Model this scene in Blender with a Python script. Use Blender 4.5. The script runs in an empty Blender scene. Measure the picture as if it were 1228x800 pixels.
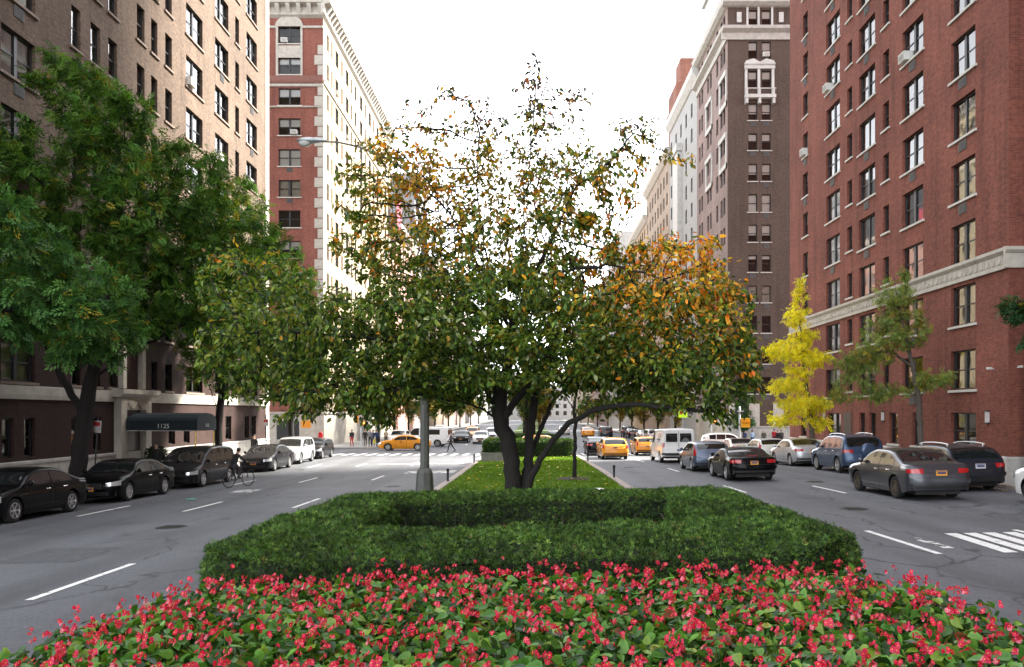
import bpy, bmesh, math, random
import numpy as np
from mathutils import Vector, Matrix, noise as mnoise

S = bpy.context.scene
COL = S.collection
R = math.radians
PI = math.pi
rnd = random.Random(11)

# ------------------------------------------------------------------ camera
CAM_H = 2.42
F = 970.0                                   # focal length in photo pixels (1228 wide)
cam_d = bpy.data.cameras.new('camera')
cam = bpy.data.objects.new('camera', cam_d)
COL.objects.link(cam)
cam.location = (0, 0, CAM_H)
cam.rotation_euler = (R(90), 0, 0)
cam_d.sensor_width = 36
cam_d.lens = 36 * F / 1228
cam_d.shift_x = -23 / 1228
cam_d.shift_y = 96 / 1228
cam_d.clip_start = 0.1
cam_d.clip_end = 5000
S.camera = cam

# ------------------------------------------------------------------ sky and sun
SUN_EL, SUN_AZ = R(43), R(66)               # azimuth from +Y (up the avenue) towards +X (right)
SUN_STRENGTH, SKY_STRENGTH, EXPOSURE = 4.0, 0.15, 2.65
W = bpy.data.worlds.new('World')
S.world = W
W.use_nodes = True
nt = W.node_tree
bg = nt.nodes['Background']
sky = nt.nodes.new('ShaderNodeTexSky')
sky.sky_type = 'NISHITA'
sky.sun_disc = False
sky.sun_elevation = SUN_EL
sky.sun_rotation = SUN_AZ
sky.dust_density = 0.6
sky.air_density = 1.0
hs = nt.nodes.new('ShaderNodeHueSaturation')   # thin white overcast: the sky has hardly any blue left
hs.inputs['Saturation'].default_value = 0.14
nt.links.new(sky.outputs[0], hs.inputs['Color'])
nt.links.new(hs.outputs[0], bg.inputs['Color'])
bg.inputs['Strength'].default_value = SKY_STRENGTH
sl = bpy.data.lights.new('sun', 'SUN')
sl.energy = SUN_STRENGTH
sl.angle = R(9)
sl.color = (1.0, 0.93, 0.82)
sun = bpy.data.objects.new('sun', sl)
COL.objects.link(sun)
sd = Vector((math.cos(SUN_EL) * math.sin(SUN_AZ), math.cos(SUN_EL) * math.cos(SUN_AZ), math.sin(SUN_EL)))
sun.rotation_euler = sd.to_track_quat('Z', 'Y').to_euler()
sun.location = sd * 200
S.view_settings.view_transform = 'Standard'
S.view_settings.look = 'None'
S.view_settings.gamma = 1
S.view_settings.exposure = EXPOSURE
S.view_settings.use_curve_mapping = False
try:
    S.cycles.max_bounces = 6
    S.cycles.transparent_max_bounces = 12
    S.cycles.use_denoising = True
    S.cycles.caustics_reflective = False
    S.cycles.caustics_refractive = False
except Exception:
    pass

# ------------------------------------------------------------------ terrain
def ss(a, b, t):
    t = min(1, max(0, (t - a) / (b - a)))
    return t * t * (3 - 2 * t)

def gz(x, y):
    """height of the road surface: falls away up the avenue, leans a little to the left near the camera"""
    return -0.0136 * min(max(y, -60), 80) + 0.02 * (1 - ss(35, 62, y)) * min(24, max(-24, x))

def P(px, py, h=0.0):
    """photo pixel of a point h above the road -> world x, y"""
    z = 30.0
    for _ in range(30):
        x = (px - 637) * z / F
        z = F * (CAM_H - (gz(x, z) + h)) / (py - 496)
    return (px - 637) * z / F, z

# ------------------------------------------------------------------ materials
MATS = {}
def nodes_of(name):
    m = bpy.data.materials.new(name)
    m.use_nodes = True
    n = m.node_tree
    return m, n, n.nodes['Principled BSDF']

def ramp(n, src, stops):
    r = n.nodes.new('ShaderNodeValToRGB')
    el = r.color_ramp.elements
    while len(el) < len(stops):
        el.new(0.5)
    for e, (p, c) in zip(el, stops):
        e.position = p
        e.color = (*c, 1) if len(c) == 3 else c
    n.links.new(src, r.inputs[0])
    return r.outputs[0]

def noise_n(n, scale, detail=4, coord='Object', rough=0.55, dist=0):
    tc = n.nodes.new('ShaderNodeTexCoord')
    t = n.nodes.new('ShaderNodeTexNoise')
    t.inputs['Scale'].default_value = scale
    t.inputs['Detail'].default_value = detail
    t.inputs['Roughness'].default_value = rough
    t.inputs['Distortion'].default_value = dist
    n.links.new(tc.outputs[coord], t.inputs['Vector'])
    return t.outputs['Fac']

def mix_c(n, fac, a, b, mode='MIX'):
    m = n.nodes.new('ShaderNodeMix')
    m.data_type = 'RGBA'
    m.blend_type = mode
    for sock, v in ((m.inputs[0], fac), (m.inputs[6], a), (m.inputs[7], b)):
        if hasattr(v, 'is_linked'):
            n.links.new(v, sock)
        elif isinstance(v, (int, float)):
            sock.default_value = v
        else:
            sock.default_value = (*v, 1)
    return m.outputs[2]

def bump(n, b, src, strength, dist=0.01):
    bp = n.nodes.new('ShaderNodeBump')
    bp.inputs['Strength'].default_value = strength
    bp.inputs['Distance'].default_value = dist
    n.links.new(src, bp.inputs['Height'])
    n.links.new(bp.outputs[0], b.inputs['Normal'])

def M(name, c, rough=0.6, metal=0.0, var=0.18, scale=6.0, bmp=0.0, spec=0.5, coat=0.0, coord='Object'):
    """plain material with noisy colour"""
    if name in MATS:
        return MATS[name]
    m, n, b = nodes_of(name)
    f = noise_n(n, scale, 5, coord)
    lo = tuple(v * (1 - var) for v in c)
    hi = tuple(min(1, v * (1 + var)) for v in c)
    n.links.new(ramp(n, f, [(0.3, lo), (0.7, hi)]), b.inputs['Base Color'])
    b.inputs['Roughness'].default_value = rough
    b.inputs['Metallic'].default_value = metal
    b.inputs['Specular IOR Level'].default_value = spec
    b.inputs['Coat Weight'].default_value = coat
    b.inputs['Coat Roughness'].default_value = 0.04
    if bmp:
        bump(n, b, noise_n(n, scale * 4, 4, coord), bmp)
    MATS[name] = m
    return m

def brick(name, c1, c2, mortar, var=(0.75, 1.2), bw=0.21, bh=0.068, grime=0.35):
    if name in MATS:
        return MATS[name]
    m, n, b = nodes_of(name)
    tc = n.nodes.new('ShaderNodeTexCoord')
    sp = n.nodes.new('ShaderNodeSeparateXYZ')
    cb = n.nodes.new('ShaderNodeCombineXYZ')
    ad = n.nodes.new('ShaderNodeMath')
    n.links.new(tc.outputs['Object'], sp.inputs[0])
    n.links.new(sp.outputs[0], ad.inputs[0])
    n.links.new(sp.outputs[1], ad.inputs[1])
    n.links.new(ad.outputs[0], cb.inputs[0])
    n.links.new(sp.outputs[2], cb.inputs[1])
    t = n.nodes.new('ShaderNodeTexBrick')
    t.inputs['Scale'].default_value = 1
    t.inputs['Brick Width'].default_value = bw
    t.inputs['Row Height'].default_value = bh
    t.inputs['Mortar Size'].default_value = 0.007
    t.inputs['Mortar Smooth'].default_value = 0.3
    t.inputs['Color1'].default_value = (*c1, 1)
    t.inputs['Color2'].default_value = (*c2, 1)
    t.inputs['Mortar'].default_value = (*mortar, 1)
    n.links.new(cb.outputs[0], t.inputs['Vector'])
    big = noise_n(n, 0.25, 6, rough=0.65)
    col = mix_c(n, 1.0, t.outputs['Color'], ramp(n, big, [(0.3, (var[0],) * 3), (0.7, (var[1],) * 3)]), 'MULTIPLY')
    # streaky grime: noise stretched downwards
    mp = n.nodes.new('ShaderNodeMapping')
    mp.inputs['Scale'].default_value = (1.6, 1.6, 0.12)
    n.links.new(tc.outputs['Object'], mp.inputs[0])
    g = n.nodes.new('ShaderNodeTexNoise')
    g.inputs['Scale'].default_value = 1.0
    g.inputs['Detail'].default_value = 5
    n.links.new(mp.outputs[0], g.inputs['Vector'])
    gm = ramp(n, g.outputs['Fac'], [(0.5, (1, 1, 1)), (0.8, (1 - grime,) * 3)])
    col = mix_c(n, 1.0, col, gm, 'MULTIPLY')
    # brick-to-brick speckle
    fine = noise_n(n, 5.5, 2)
    col = mix_c(n, 1.0, col, ramp(n, fine, [(0.3, (0.82,) * 3), (0.7, (1.18,) * 3)]), 'MULTIPLY')
    n.links.new(col, b.inputs['Base Color'])
    b.inputs['Roughness'].default_value = 0.88
    b.inputs['Specular IOR Level'].default_value = 0.25
    bump(n, b, t.outputs['Fac'], -0.5, 0.01)
    MATS[name] = m
    return m

def glass(name, tint=(0.88, 0.91, 0.9), ior=2.3, wav=0.006, dark=0.0):
    """window glass: reflects by Fresnel, lets the rest through to the blinds and the dark room"""
    if name in MATS:
        return MATS[name]
    m, n, b = nodes_of(name)
    out = n.nodes['Material Output']
    tr = n.nodes.new('ShaderNodeBsdfTransparent')
    tr.inputs[0].default_value = (*tint, 1)
    gl = n.nodes.new('ShaderNodeBsdfGlossy')
    gl.inputs['Roughness'].default_value = 0.03
    fr = n.nodes.new('ShaderNodeFresnel')
    fr.inputs[0].default_value = ior
    bp = n.nodes.new('ShaderNodeBump')
    bp.inputs['Strength'].default_value = 0.25
    bp.inputs['Distance'].default_value = wav
    n.links.new(noise_n(n, 1.7, 1), bp.inputs['Height'])
    n.links.new(bp.outputs[0], gl.inputs['Normal'])
    mx = n.nodes.new('ShaderNodeMixShader')
    n.links.new(fr.outputs[0], mx.inputs[0])
    n.links.new(tr.outputs[0], mx.inputs[1])
    n.links.new(gl.outputs[0], mx.inputs[2])
    n.links.new(mx.outputs[0], out.inputs[0])
    n.nodes.remove(b)
    MATS[name] = m
    return m

def leaf_mat(name, rough=0.45, trans=0.35, spec=0.4, tint=(1, 1, 1)):
    """reads the colour each leaf carries; lets light through the blade"""
    if name in MATS:
        return MATS[name]
    m, n, b = nodes_of(name)
    out = n.nodes['Material Output']
    at = n.nodes.new('ShaderNodeAttribute')
    at.attribute_name = 'Col'
    f = noise_n(n, 40, 2)
    c = mix_c(n, 1.0, at.outputs['Color'], ramp(n, f, [(0.3, (0.8,) * 3), (0.7, (1.15,) * 3)]), 'MULTIPLY')
    n.links.new(c, b.inputs['Base Color'])
    b.inputs['Roughness'].default_value = rough
    b.inputs['Specular IOR Level'].default_value = spec
    tl = n.nodes.new('ShaderNodeBsdfTranslucent')
    tc = mix_c(n, 1.0, c, (1.25, 1.2, 0.6), 'MULTIPLY')
    n.links.new(tc, tl.inputs[0])
    mx = n.nodes.new('ShaderNodeMixShader')
    mx.inputs[0].default_value = trans
    n.links.new(b.outputs[0], mx.inputs[1])
    n.links.new(tl.outputs[0], mx.inputs[2])
    n.links.new(mx.outputs[0], out.inputs[0])
    MATS[name] = m
    return m

def bark(name, c):
    if name in MATS:
        return MATS[name]
    m, n, b = nodes_of(name)
    tc = n.nodes.new('ShaderNodeTexCoord')
    mp = n.nodes.new('ShaderNodeMapping')
    mp.inputs['Scale'].default_value = (14, 14, 3)
    n.links.new(tc.outputs['Object'], mp.inputs[0])
    t = n.nodes.new('ShaderNodeTexNoise')
    t.inputs['Detail'].default_value = 6
    n.links.new(mp.outputs[0], t.inputs['Vector'])
    n.links.new(ramp(n, t.outputs['Fac'], [(0.3, tuple(v * 0.5 for v in c)), (0.7, tuple(v * 1.5 for v in c))]), b.inputs['Base Color'])
    b.inputs['Roughness'].default_value = 0.9
    bump(n, b, t.outputs['Fac'], 0.8, 0.03)
    MATS[name] = m
    return m

# ------------------------------------------------------------------ mesh helpers
class MB:
    """collects shapes that form ONE part"""
    def __init__(s):
        s.v, s.f, s.m = [], [], []
    def add(s, vs, fs, mi=0):
        k = len(s.v)
        s.v += [tuple(v) for v in vs]
        s.f += [tuple(i + k for i in f) for f in fs]
        s.m += [mi] * len(fs)
    def box(s, x0, x1, y0, y1, z0, z1, mi=0):
        s.add([(x0, y0, z0), (x1, y0, z0), (x1, y1, z0), (x0, y1, z0), (x0, y0, z1), (x1, y0, z1), (x1, y1, z1), (x0, y1, z1)],
              [(0, 3, 2, 1), (4, 5, 6, 7), (0, 1, 5, 4), (1, 2, 6, 5), (2, 3, 7, 6), (3, 0, 4, 7)], mi)
    def prism(s, pts, axis, a, b, mi=0):
        """pts: closed 2D outline; extruded along axis ('x','y','z') from a to b"""
        def p3(p, t):
            return (t, p[0], p[1]) if axis == 'x' else (p[0], t, p[1]) if axis == 'y' else (p[0], p[1], t)
        n = len(pts)
        s.add([p3(p, a) for p in pts] + [p3(p, b) for p in pts],
              [tuple(range(n))[::-1], tuple(range(n, 2 * n))] + [(i, (i + 1) % n, n + (i + 1) % n, n + i) for i in range(n)], mi)
    def tube(s, pts, rad, n=8, mi=0, cap=True):
        pts = [Vector(p) for p in pts]
        rad = rad if isinstance(rad, (list, tuple)) else [rad] * len(pts)
        vs, fs = [], []
        up = Vector((0.013, 0.021, 1))
        a = None
        for i, p in enumerate(pts):
            t = (pts[min(i + 1, len(pts) - 1)] - pts[max(i - 1, 0)]).normalized()
            if a is None:
                a = t.cross(up)
                if a.length < 0.2:
                    a = t.cross(Vector((1, 0, 0)))
            else:                               # carry the ring along without twisting it
                a = a - t * a.dot(t)
            a = a.normalized()
            b = t.cross(a)
            for k in range(n):
                w = 2 * PI * k / n
                vs.append(p + (a * math.cos(w) + b * math.sin(w)) * rad[i])
        for i in range(len(pts) - 1):
            for k in range(n):
                fs.append((i * n + k, i * n + (k + 1) % n, (i + 1) * n + (k + 1) % n, (i + 1) * n + k))
        if cap:
            fs.append(tuple(range(n)))
            fs.append(tuple(range((len(pts) - 1) * n, len(pts) * n))[::-1])
        s.add(vs, fs, mi)
    def lathe(s, prof, n=16, c=(0, 0, 0), axis='z', mi=0):
        vs, fs = [], []
        for (r, h) in prof:
            for k in range(n):
                w = 2 * PI * k / n
                a, b = r * math.cos(w), r * math.sin(w)
                vs.append((c[0] + a, c[1] + b, c[2] + h) if axis == 'z' else (c[0] + h, c[1] + a, c[2] + b) if axis == 'x' else (c[0] + b, c[1] + h, c[2] + a))
        for i in range(len(prof) - 1):
            for k in range(n):
                fs.append((i * n + k, i * n + (k + 1) % n, (i + 1) * n + (k + 1) % n, (i + 1) * n + k))
        s.add(vs, fs, mi)
    def grid(s, rows, mi=0, closed=False):
        k = len(rows[0])
        vs = [p for r in rows for p in r]
        fs = []
        for i in range(len(rows) - 1):
            for j in range(k if closed else k - 1):
                fs.append((i * k + j, i * k + (j + 1) % k, (i + 1) * k + (j + 1) % k, (i + 1) * k + j))
        s.add(vs, fs, mi)
    def mesh(s, name, mats, smooth=False, fix=True):
        me = bpy.data.meshes.new(name)
        me.from_pydata(s.v, [], s.f)
        for m in (mats if isinstance(mats, (list, tuple)) else [mats]):
            me.materials.append(m)
        me.polygons.foreach_set('material_index', s.m)
        if fix:
            bm = bmesh.new()
            bm.from_mesh(me)
            bmesh.ops.recalc_face_normals(bm, faces=bm.faces)
            bm.to_mesh(me)
            bm.free()
        if smooth:
            me.polygons.foreach_set('use_smooth', [True] * len(me.polygons))
        me.update()
        return me
    def build(s, name, mats, parent=None, smooth=False, loc=(0, 0, 0), rot=(0, 0, 0), fix=True):
        return link(name, s.mesh(name, mats, smooth, fix), parent, loc, rot)

def link(name, me, parent=None, loc=(0, 0, 0), rot=(0, 0, 0)):
    o = bpy.data.objects.new(name, me)
    COL.objects.link(o)
    o.location = loc
    o.rotation_euler = rot
    if parent is not None:
        o.parent = parent
    return o

LABELS = {}
def tag(o, label, cat, group=None, kind=None):
    if label:
        o['label'] = label
    if cat:
        o['category'] = cat
    if group:
        o['group'] = group
    if kind:
        o['kind'] = kind
    return o

def thing(name, label, cat, loc=(0, 0, 0), rotz=0.0, group=None):
    o = bpy.data.objects.new(name, None)
    COL.objects.link(o)
    o.empty_display_size = 0.2
    o.location = loc
    o.rotation_euler = (0, 0, rotz)
    return tag(o, label, cat, group)

def structure(o):
    o['kind'] = 'structure'
    return o

def copy_tree(o, parent=None):
    c = o.copy()
    COL.objects.link(c)
    if parent is not None:
        c.parent = parent
    for ch in list(o.children):
        copy_tree(ch, c)
    return c

def arr_mesh(name, V, Fq, mat, cols=None, smooth=False):
    """fast mesh from arrays: V (n,3), Fq (m,k); cols (n,3) per vertex"""
    V = np.asarray(V, dtype=np.float32)
    Fq = np.asarray(Fq, dtype=np.int32)
    k = Fq.shape[1]
    me = bpy.data.meshes.new(name)
    me.vertices.add(len(V))
    me.vertices.foreach_set('co', V.ravel())
    me.loops.add(Fq.size)
    me.loops.foreach_set('vertex_index', Fq.ravel())
    me.polygons.add(len(Fq))
    me.polygons.foreach_set('loop_start', np.arange(0, Fq.size, k, dtype=np.int32))
    if smooth:
        me.polygons.foreach_set('use_smooth', np.ones(len(Fq), dtype=bool))
    me.update(calc_edges=True)
    if cols is not None:
        a = me.attributes.new('Col', 'FLOAT_COLOR', 'POINT')
        c4 = np.ones((len(V), 4), dtype=np.float32)
        c4[:, :3] = cols
        a.data.foreach_set('color', c4.ravel())
    me.materials.append(mat)
    return me

def scatter(tv, tf, pos, X, Y, Z, scale, cols, vshade=None):
    """copies a small template (tv verts, tf faces) to every pos with axes X,Y,Z -> V,F,C arrays"""
    tv = np.asarray(tv, float)
    tf = np.asarray(tf, int)
    n, t = len(pos), len(tv)
    sc = np.asarray(scale).reshape(-1, 1, 1)
    V = pos[:, None, :] + sc * (tv[None, :, 0:1] * X[:, None, :] + tv[None, :, 1:2] * Y[:, None, :] + tv[None, :, 2:3] * Z[:, None, :])
    Fx = tf[None, :, :] + (np.arange(n) * t)[:, None, None]
    C = np.repeat(cols[:, None, :], t, axis=1)
    if vshade is not None:
        C = C * np.asarray(vshade)[None, :, None]
    return V.reshape(-1, 3), Fx.reshape(-1, tf.shape[1]), C.reshape(-1, 3)

def unit(a):
    return a / (np.linalg.norm(a, axis=1, keepdims=True) + 1e-9)

def frames(dirs, ups):
    """Y along dirs, Z close to ups"""
    Y = unit(dirs)
    X = unit(np.cross(Y, ups))
    Z = np.cross(X, Y)
    return X, Y, Z
# ================================================================== GROUND
def ticks(a, b, step):
    n = max(1, int(math.ceil((b - a) / step - 1e-6)))
    return [a + (b - a) * i / n for i in range(n + 1)]

def sheet_rows(x0, x1, y0, y1, h, sx=2.5, sy=2.0):
    return [[(x, y, gz(x, y) + h) for x in ticks(x0, x1, sx)] for y in ticks(y0, y1, sy)]

def asphalt():
    m, n, b = nodes_of('asphalt')
    c = (0.088, 0.092, 0.102)
    fine = noise_n(n, 55, 3, rough=0.8)
    mid = noise_n(n, 0.35, 6, rough=0.65)
    col = mix_c(n, 1.0, c, ramp(n, fine, [(0.25, (0.5,) * 3), (0.5, (1,) * 3), (0.75, (1.8,) * 3)]), 'MULTIPLY')
    col = mix_c(n, 1.0, col, ramp(n, mid, [(0.3, (0.82,) * 3), (0.7, (1.18,) * 3)]), 'MULTIPLY')
    grit = noise_n(n, 14, 4, rough=0.75)
    col = mix_c(n, 1.0, col, ramp(n, grit, [(0.3, (0.78,) * 3), (0.7, (1.25,) * 3)]), 'MULTIPLY')
    oil = ramp(n, noise_n(n, 0.9, 5, rough=0.6), [(0.60, (1,) * 3), (0.74, (0.62,) * 3)])
    col = mix_c(n, 1.0, col, oil, 'MULTIPLY')
    tc = n.nodes.new('ShaderNodeTexCoord')
    # long wear bands along the lanes
    mp = n.nodes.new('ShaderNodeMapping')
    mp.inputs['Scale'].default_value = (0.55, 0.03, 1)
    n.links.new(tc.outputs['Object'], mp.inputs[0])
    w = n.nodes.new('ShaderNodeTexNoise')
    w.inputs['Scale'].default_value = 1.6
    n.links.new(mp.outputs[0], w.inputs['Vector'])
    col = mix_c(n, 1.0, col, ramp(n, w.outputs['Fac'], [(0.35, (0.74,) * 3), (0.65, (1.16,) * 3)]), 'MULTIPLY')
    # tar-filled cracks
    dn = n.nodes.new('ShaderNodeTexNoise')
    dn.inputs['Scale'].default_value = 0.6
    dn.inputs['Detail'].default_value = 6
    n.links.new(tc.outputs['Object'], dn.inputs['Vector'])
    va = n.nodes.new('ShaderNodeVectorMath')
    va.operation = 'MULTIPLY_ADD'
    va.inputs[1].default_value = (2.2, 2.2, 0)
    n.links.new(dn.outputs['Color'], va.inputs[0])
    mp2 = n.nodes.new('ShaderNodeMapping')
    mp2.inputs['Scale'].default_value = (0.34, 0.11, 0.2)
    n.links.new(tc.outputs['Object'], va.inputs[2])
    n.links.new(va.outputs[0], mp2.inputs[0])
    vo = n.nodes.new('ShaderNodeTexVoronoi')
    vo.feature = 'DISTANCE_TO_EDGE'
    vo.inputs['Scale'].default_value = 1.0
    n.links.new(mp2.outputs[0], vo.inputs['Vector'])
    crack = ramp(n, vo.outputs['Distance'], [(0.004, (1,) * 3), (0.012, (0,) * 3)])
    msk = ramp(n, noise_n(n, 0.22, 3), [(0.48, (0,) * 3), (0.56, (1,) * 3)])
    mm = n.nodes.new('ShaderNodeMath')
    mm.operation = 'MULTIPLY'
    n.links.new(crack, mm.inputs[0])
    n.links.new(msk, mm.inputs[1])
    fade = n.nodes.new('ShaderNodeMath'); fade.operation = 'MULTIPLY'; fade.inputs[1].default_value = .8
    n.links.new(mm.outputs[0], fade.inputs[0])
    col = mix_c(n, fade.outputs[0], col, (0.022, 0.022, 0.023))
    n.links.new(col, b.inputs['Base Color'])
    b.inputs['Roughness'].default_value = 0.72
    b.inputs['Specular IOR Level'].default_value = 0.45
    bump(n, b, fine, 0.35, 0.01)
    return m

def paint():
    m, n, b = nodes_of('road_paint')
    f = noise_n(n, 7, 6, rough=0.75)
    n.links.new(mix_c(n, ramp(n, f, [(0.34, (1,) * 3), (0.44, (0,) * 3)]), (0.74, 0.74, 0.72), (0.09, 0.09, 0.09)), b.inputs['Base Color'])
    b.inputs['Roughness'].default_value = 0.7
    return m

def worn_paint():
    m, n, b = nodes_of('worn_road_paint')
    f = noise_n(n, 2.6, 7, rough=0.75)
    n.links.new(mix_c(n, ramp(n, f, [(0.44, (1,) * 3), (0.54, (0,) * 3)]), (0.62, 0.62, 0.6), (0.065, 0.066, 0.068)), b.inputs['Base Color'])
    b.inputs['Roughness'].default_value = 0.7
    return m

def paving():
    m, n, b = nodes_of('pavement_slabs')
    tc = n.nodes.new('ShaderNodeTexCoord')
    t = n.nodes.new('ShaderNodeTexBrick')
    t.offset = 0.0
    t.inputs['Scale'].default_value = 1
    t.inputs['Brick Width'].default_value = 1.5
    t.inputs['Row Height'].default_value = 1.5
    t.inputs['Mortar Size'].default_value = 0.012
    t.inputs['Color1'].default_value = (0.33, 0.32, 0.30, 1)
    t.inputs['Color2'].default_value = (0.26, 0.255, 0.245, 1)
    t.inputs['Mortar'].default_value = (0.1, 0.1, 0.095, 1)
    n.links.new(tc.outputs['Object'], t.inputs['Vector'])
    f = noise_n(n, 1.1, 7, rough=0.7)
    n.links.new(mix_c(n, 1, t.outputs['Color'], ramp(n, f, [(0.3, (0.7,) * 3), (0.7, (1.15,) * 3)]), 'MULTIPLY'), b.inputs['Base Color'])
    b.inputs['Roughness'].default_value = 0.85
    return m

ASPHALT, PAINT, WORN, PAVING = asphalt(), paint(), worn_paint(), paving()
KERB = M('kerb_granite', (0.36, 0.30, 0.26), 0.8, var=0.3, scale=9, bmp=0.3)
SOIL = M('planting_soil', (0.05, 0.035, 0.025), 0.95, var=0.5, scale=8, bmp=0.6)

mb = MB()
mb.grid([[(x, y, -4.0) for x in (-4000, 4000)] for y in (-400, 4000)])
structure(mb.build('ground', M('distant_ground', (0.12, 0.12, 0.115), 0.9, scale=0.02)))
mb = MB()
mb.grid(sheet_rows(-70, 70, -40, 90, 0))
mb.grid(sheet_rows(-70, 70, 90, 900, 0, 20, 20))
road = structure(mb.build('road', ASPHALT))
road['label'] = 'grey asphalt avenue with two carriageways'

def marking(name, x0, x1, y0, y1, mat=None, slant=0.0, h=0.008):
    mb = MB()
    rows = sheet_rows(x0, x1, y0, y1, h)
    rows = [[(x + slant * (y - y0), y, z) for (x, y, z) in r] for r in rows]
    mb.grid(rows)
    return mb.build(name, mat or PAINT, road)

for x, ys in ((-7.33, (-0.4, 11.8, 24.9, 37.2, 49.4)), (-10.5, (0.0, 12.2, 24.4, 36.6, 48.6)), (-13.25, (11.2, 23.6, 35.8, 48.0)),
              (7.17, (2.0, 14.2, 27.0, 39.3, 51.4)), (10.15, (1.7, 13.9, 26.1, 38.3, 50.5))):
    for y in ys:
        marking('lane_dash', x - 0.065, x + 0.065, y, y + 3.1)
for x in (-7.3, -10.5, 7.2, 10.2):
    for k in range(14):
        marking('lane_dash', x - 0.065, x + 0.065, 90 + 12.2 * k, 93.1 + 12.2 * k)
for k in range(8):                                            # bars by the kerb on the right
    marking('crosswalk_bar', 8.3 + 0.4 * k, 8.56 + 0.4 * k, 14.2 + 0.1 * (k % 3), 16.7, slant=0.09)
marking('worn_mark', 7.55, 7.75, 14.8, 16.2, WORN)
for sgn in (-1, 1):
    for k in range(13):                                       # ladder crosswalk at the intersection
        x = sgn * (4.3 + 0.95 * k)
        marking('crosswalk_bar', x - 0.19, x + 0.19, 63.2, 67.6)
marking('stop_line', -9.6, -3.9, 50.6, 51.3, WORN)
marking('worn_mark', -6.6, -4.0, 41.5, 43.6, WORN)
marking('worn_mark', -11.8, -10.9, 31.5, 32.8, WORN)

for x, y in ((-9.1, 20.5), (8.6, 21.5), (-5.6, 33), (5.3, 44), (10.9, 31)):
    mb = MB()
    z = gz(x, y) + .009
    mb.lathe([(0, .004), (.30, .004), (.31, .0), (.38, .0), (.40, -.01)], 24)
    for k in range(5):
        mb.box(-.24, .24, -.21 + .1 * k, -.17 + .1 * k, .004, .010)
    mb.build('manhole_cover', M('cast_iron', (.035, .034, .033), .55, .5, var=.3, scale=9), road, False, (x, y, z))
OLDPATCH = M('patched_asphalt', (.068, .071, .077), .8, var=.3, scale=5, bmp=.3)
for x0, x1, y0, y1 in ((-10.2, -8.6, 15.2, 17.1), (-6.4, -5.0, 27.5, 31), (4.4, 5.6, 25, 28.5), (10.9, 12.6, 17.2, 19.6), (-12.6, -11.2, 19.5, 21), (7.9, 9.4, 45, 48)):
    marking('asphalt_patch', x0, x1, y0, y1, OLDPATCH, h=.004)

# pavements with kerbs
def pavement(x0, x1, y0, y1, kerb_side, name='pavement'):
    mb = MB()
    sx = 0.3 * (1 if kerb_side > 0 else -1)
    xi = (x1 - 0.3) if kerb_side > 0 else (x0 + 0.3)
    a, b = (x0, xi) if kerb_side > 0 else (xi, x1)
    mb.grid(sheet_rows(a, b, y0, y1, 0.15))
    for yy, s in ((y0, 1), (y1, -1)):
        mb.add([(a, yy, gz(a, yy) - 0.2), (b, yy, gz(b, yy) - 0.2), (b, yy, gz(b, yy) + 0.15), (a, yy, gz(a, yy) + 0.15)], [(0, 1, 2, 3)])
    p = structure(mb.build(name, PAVING))
    k0, k1 = (x1 - 0.3, x1) if kerb_side > 0 else (x0, x0 + 0.3)
    kerb_row(k0, k1, y0, y1, p)
    return p

KERB_MESH = {}
def kerb_row(x0, x1, y0, y1, parent, length=1.83, h=0.155, mat=None):
    """separate stones, each following the fall of the street"""
    n = max(1, round((y1 - y0) / length))
    L = (y1 - y0) / n
    for i in range(n):
        ya, yb = y0 + L * i + 0.006, y0 + L * (i + 1) - 0.006
        w = x1 - x0
        key = (round(w, 2), round(L, 3), h)
        if key not in KERB_MESH:
            m2 = MB()
            r = 0.02
            m2.prism([(-w / 2, -0.25), (w / 2, -0.25), (w / 2, h - r), (w / 2 - r, h), (-w / 2 + r, h), (-w / 2, h - r)], 'y', -L / 2 + 0.006, L / 2 - 0.006)
            KERB_MESH[key] = m2.mesh('kerb_stone', mat or KERB)
        xm, ym = (x0 + x1) / 2, (ya + yb) / 2
        sl = (gz(xm, yb) - gz(xm, ya)) / (yb - ya)
        link('kerb_stone', KERB_MESH[key], parent, (xm, ym, gz(xm, ym) + rnd.uniform(-0.006, 0.006)), (math.atan(sl), 0, 0))

pavement(-19.6, -16.2, 8, 62, 1)
pavement(15.5, 19.1, 8, 62, -1)
pavement(-40, -16.2, 80, 86, 1)
pavement(15.5, 40, 80, 86, -1)
mb = MB(); mb.grid(sheet_rows(-21.7, -16.2, 86, 420, 0.15, 5, 8)); structure(mb.build('pavement', PAVING))
mb = MB(); mb.grid(sheet_rows(15.5, 20.5, 86, 420, 0.15, 5, 8)); structure(mb.build('pavement', PAVING))

# the planted strip in the middle
mb = MB()
mb.grid(sheet_rows(-3.26, 3.26, 2.6, 60, 0.13, 1.7, 2))
mb.add([(-3.26, 60, gz(-3, 60) - .2), (3.26, 60, gz(3, 60) - .2), (3.26, 60, gz(3, 60) + .13), (-3.26, 60, gz(-3, 60) + .13)], [(0, 1, 2, 3)])
median = structure(mb.build('median', SOIL))
for sgn in (-1, 1):
    kerb_row(*sorted((sgn * 3.27, sgn * 3.57)), 2.6, 60, median, h=0.17)
mb = MB()
mb.grid(sheet_rows(-3.26, 3.26, 84, 420, 0.14, 3.3, 8))
structure(mb.build('median', M('far_lawn', (0.06, 0.1, 0.02), 0.9, var=0.4, scale=2)))

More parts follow.
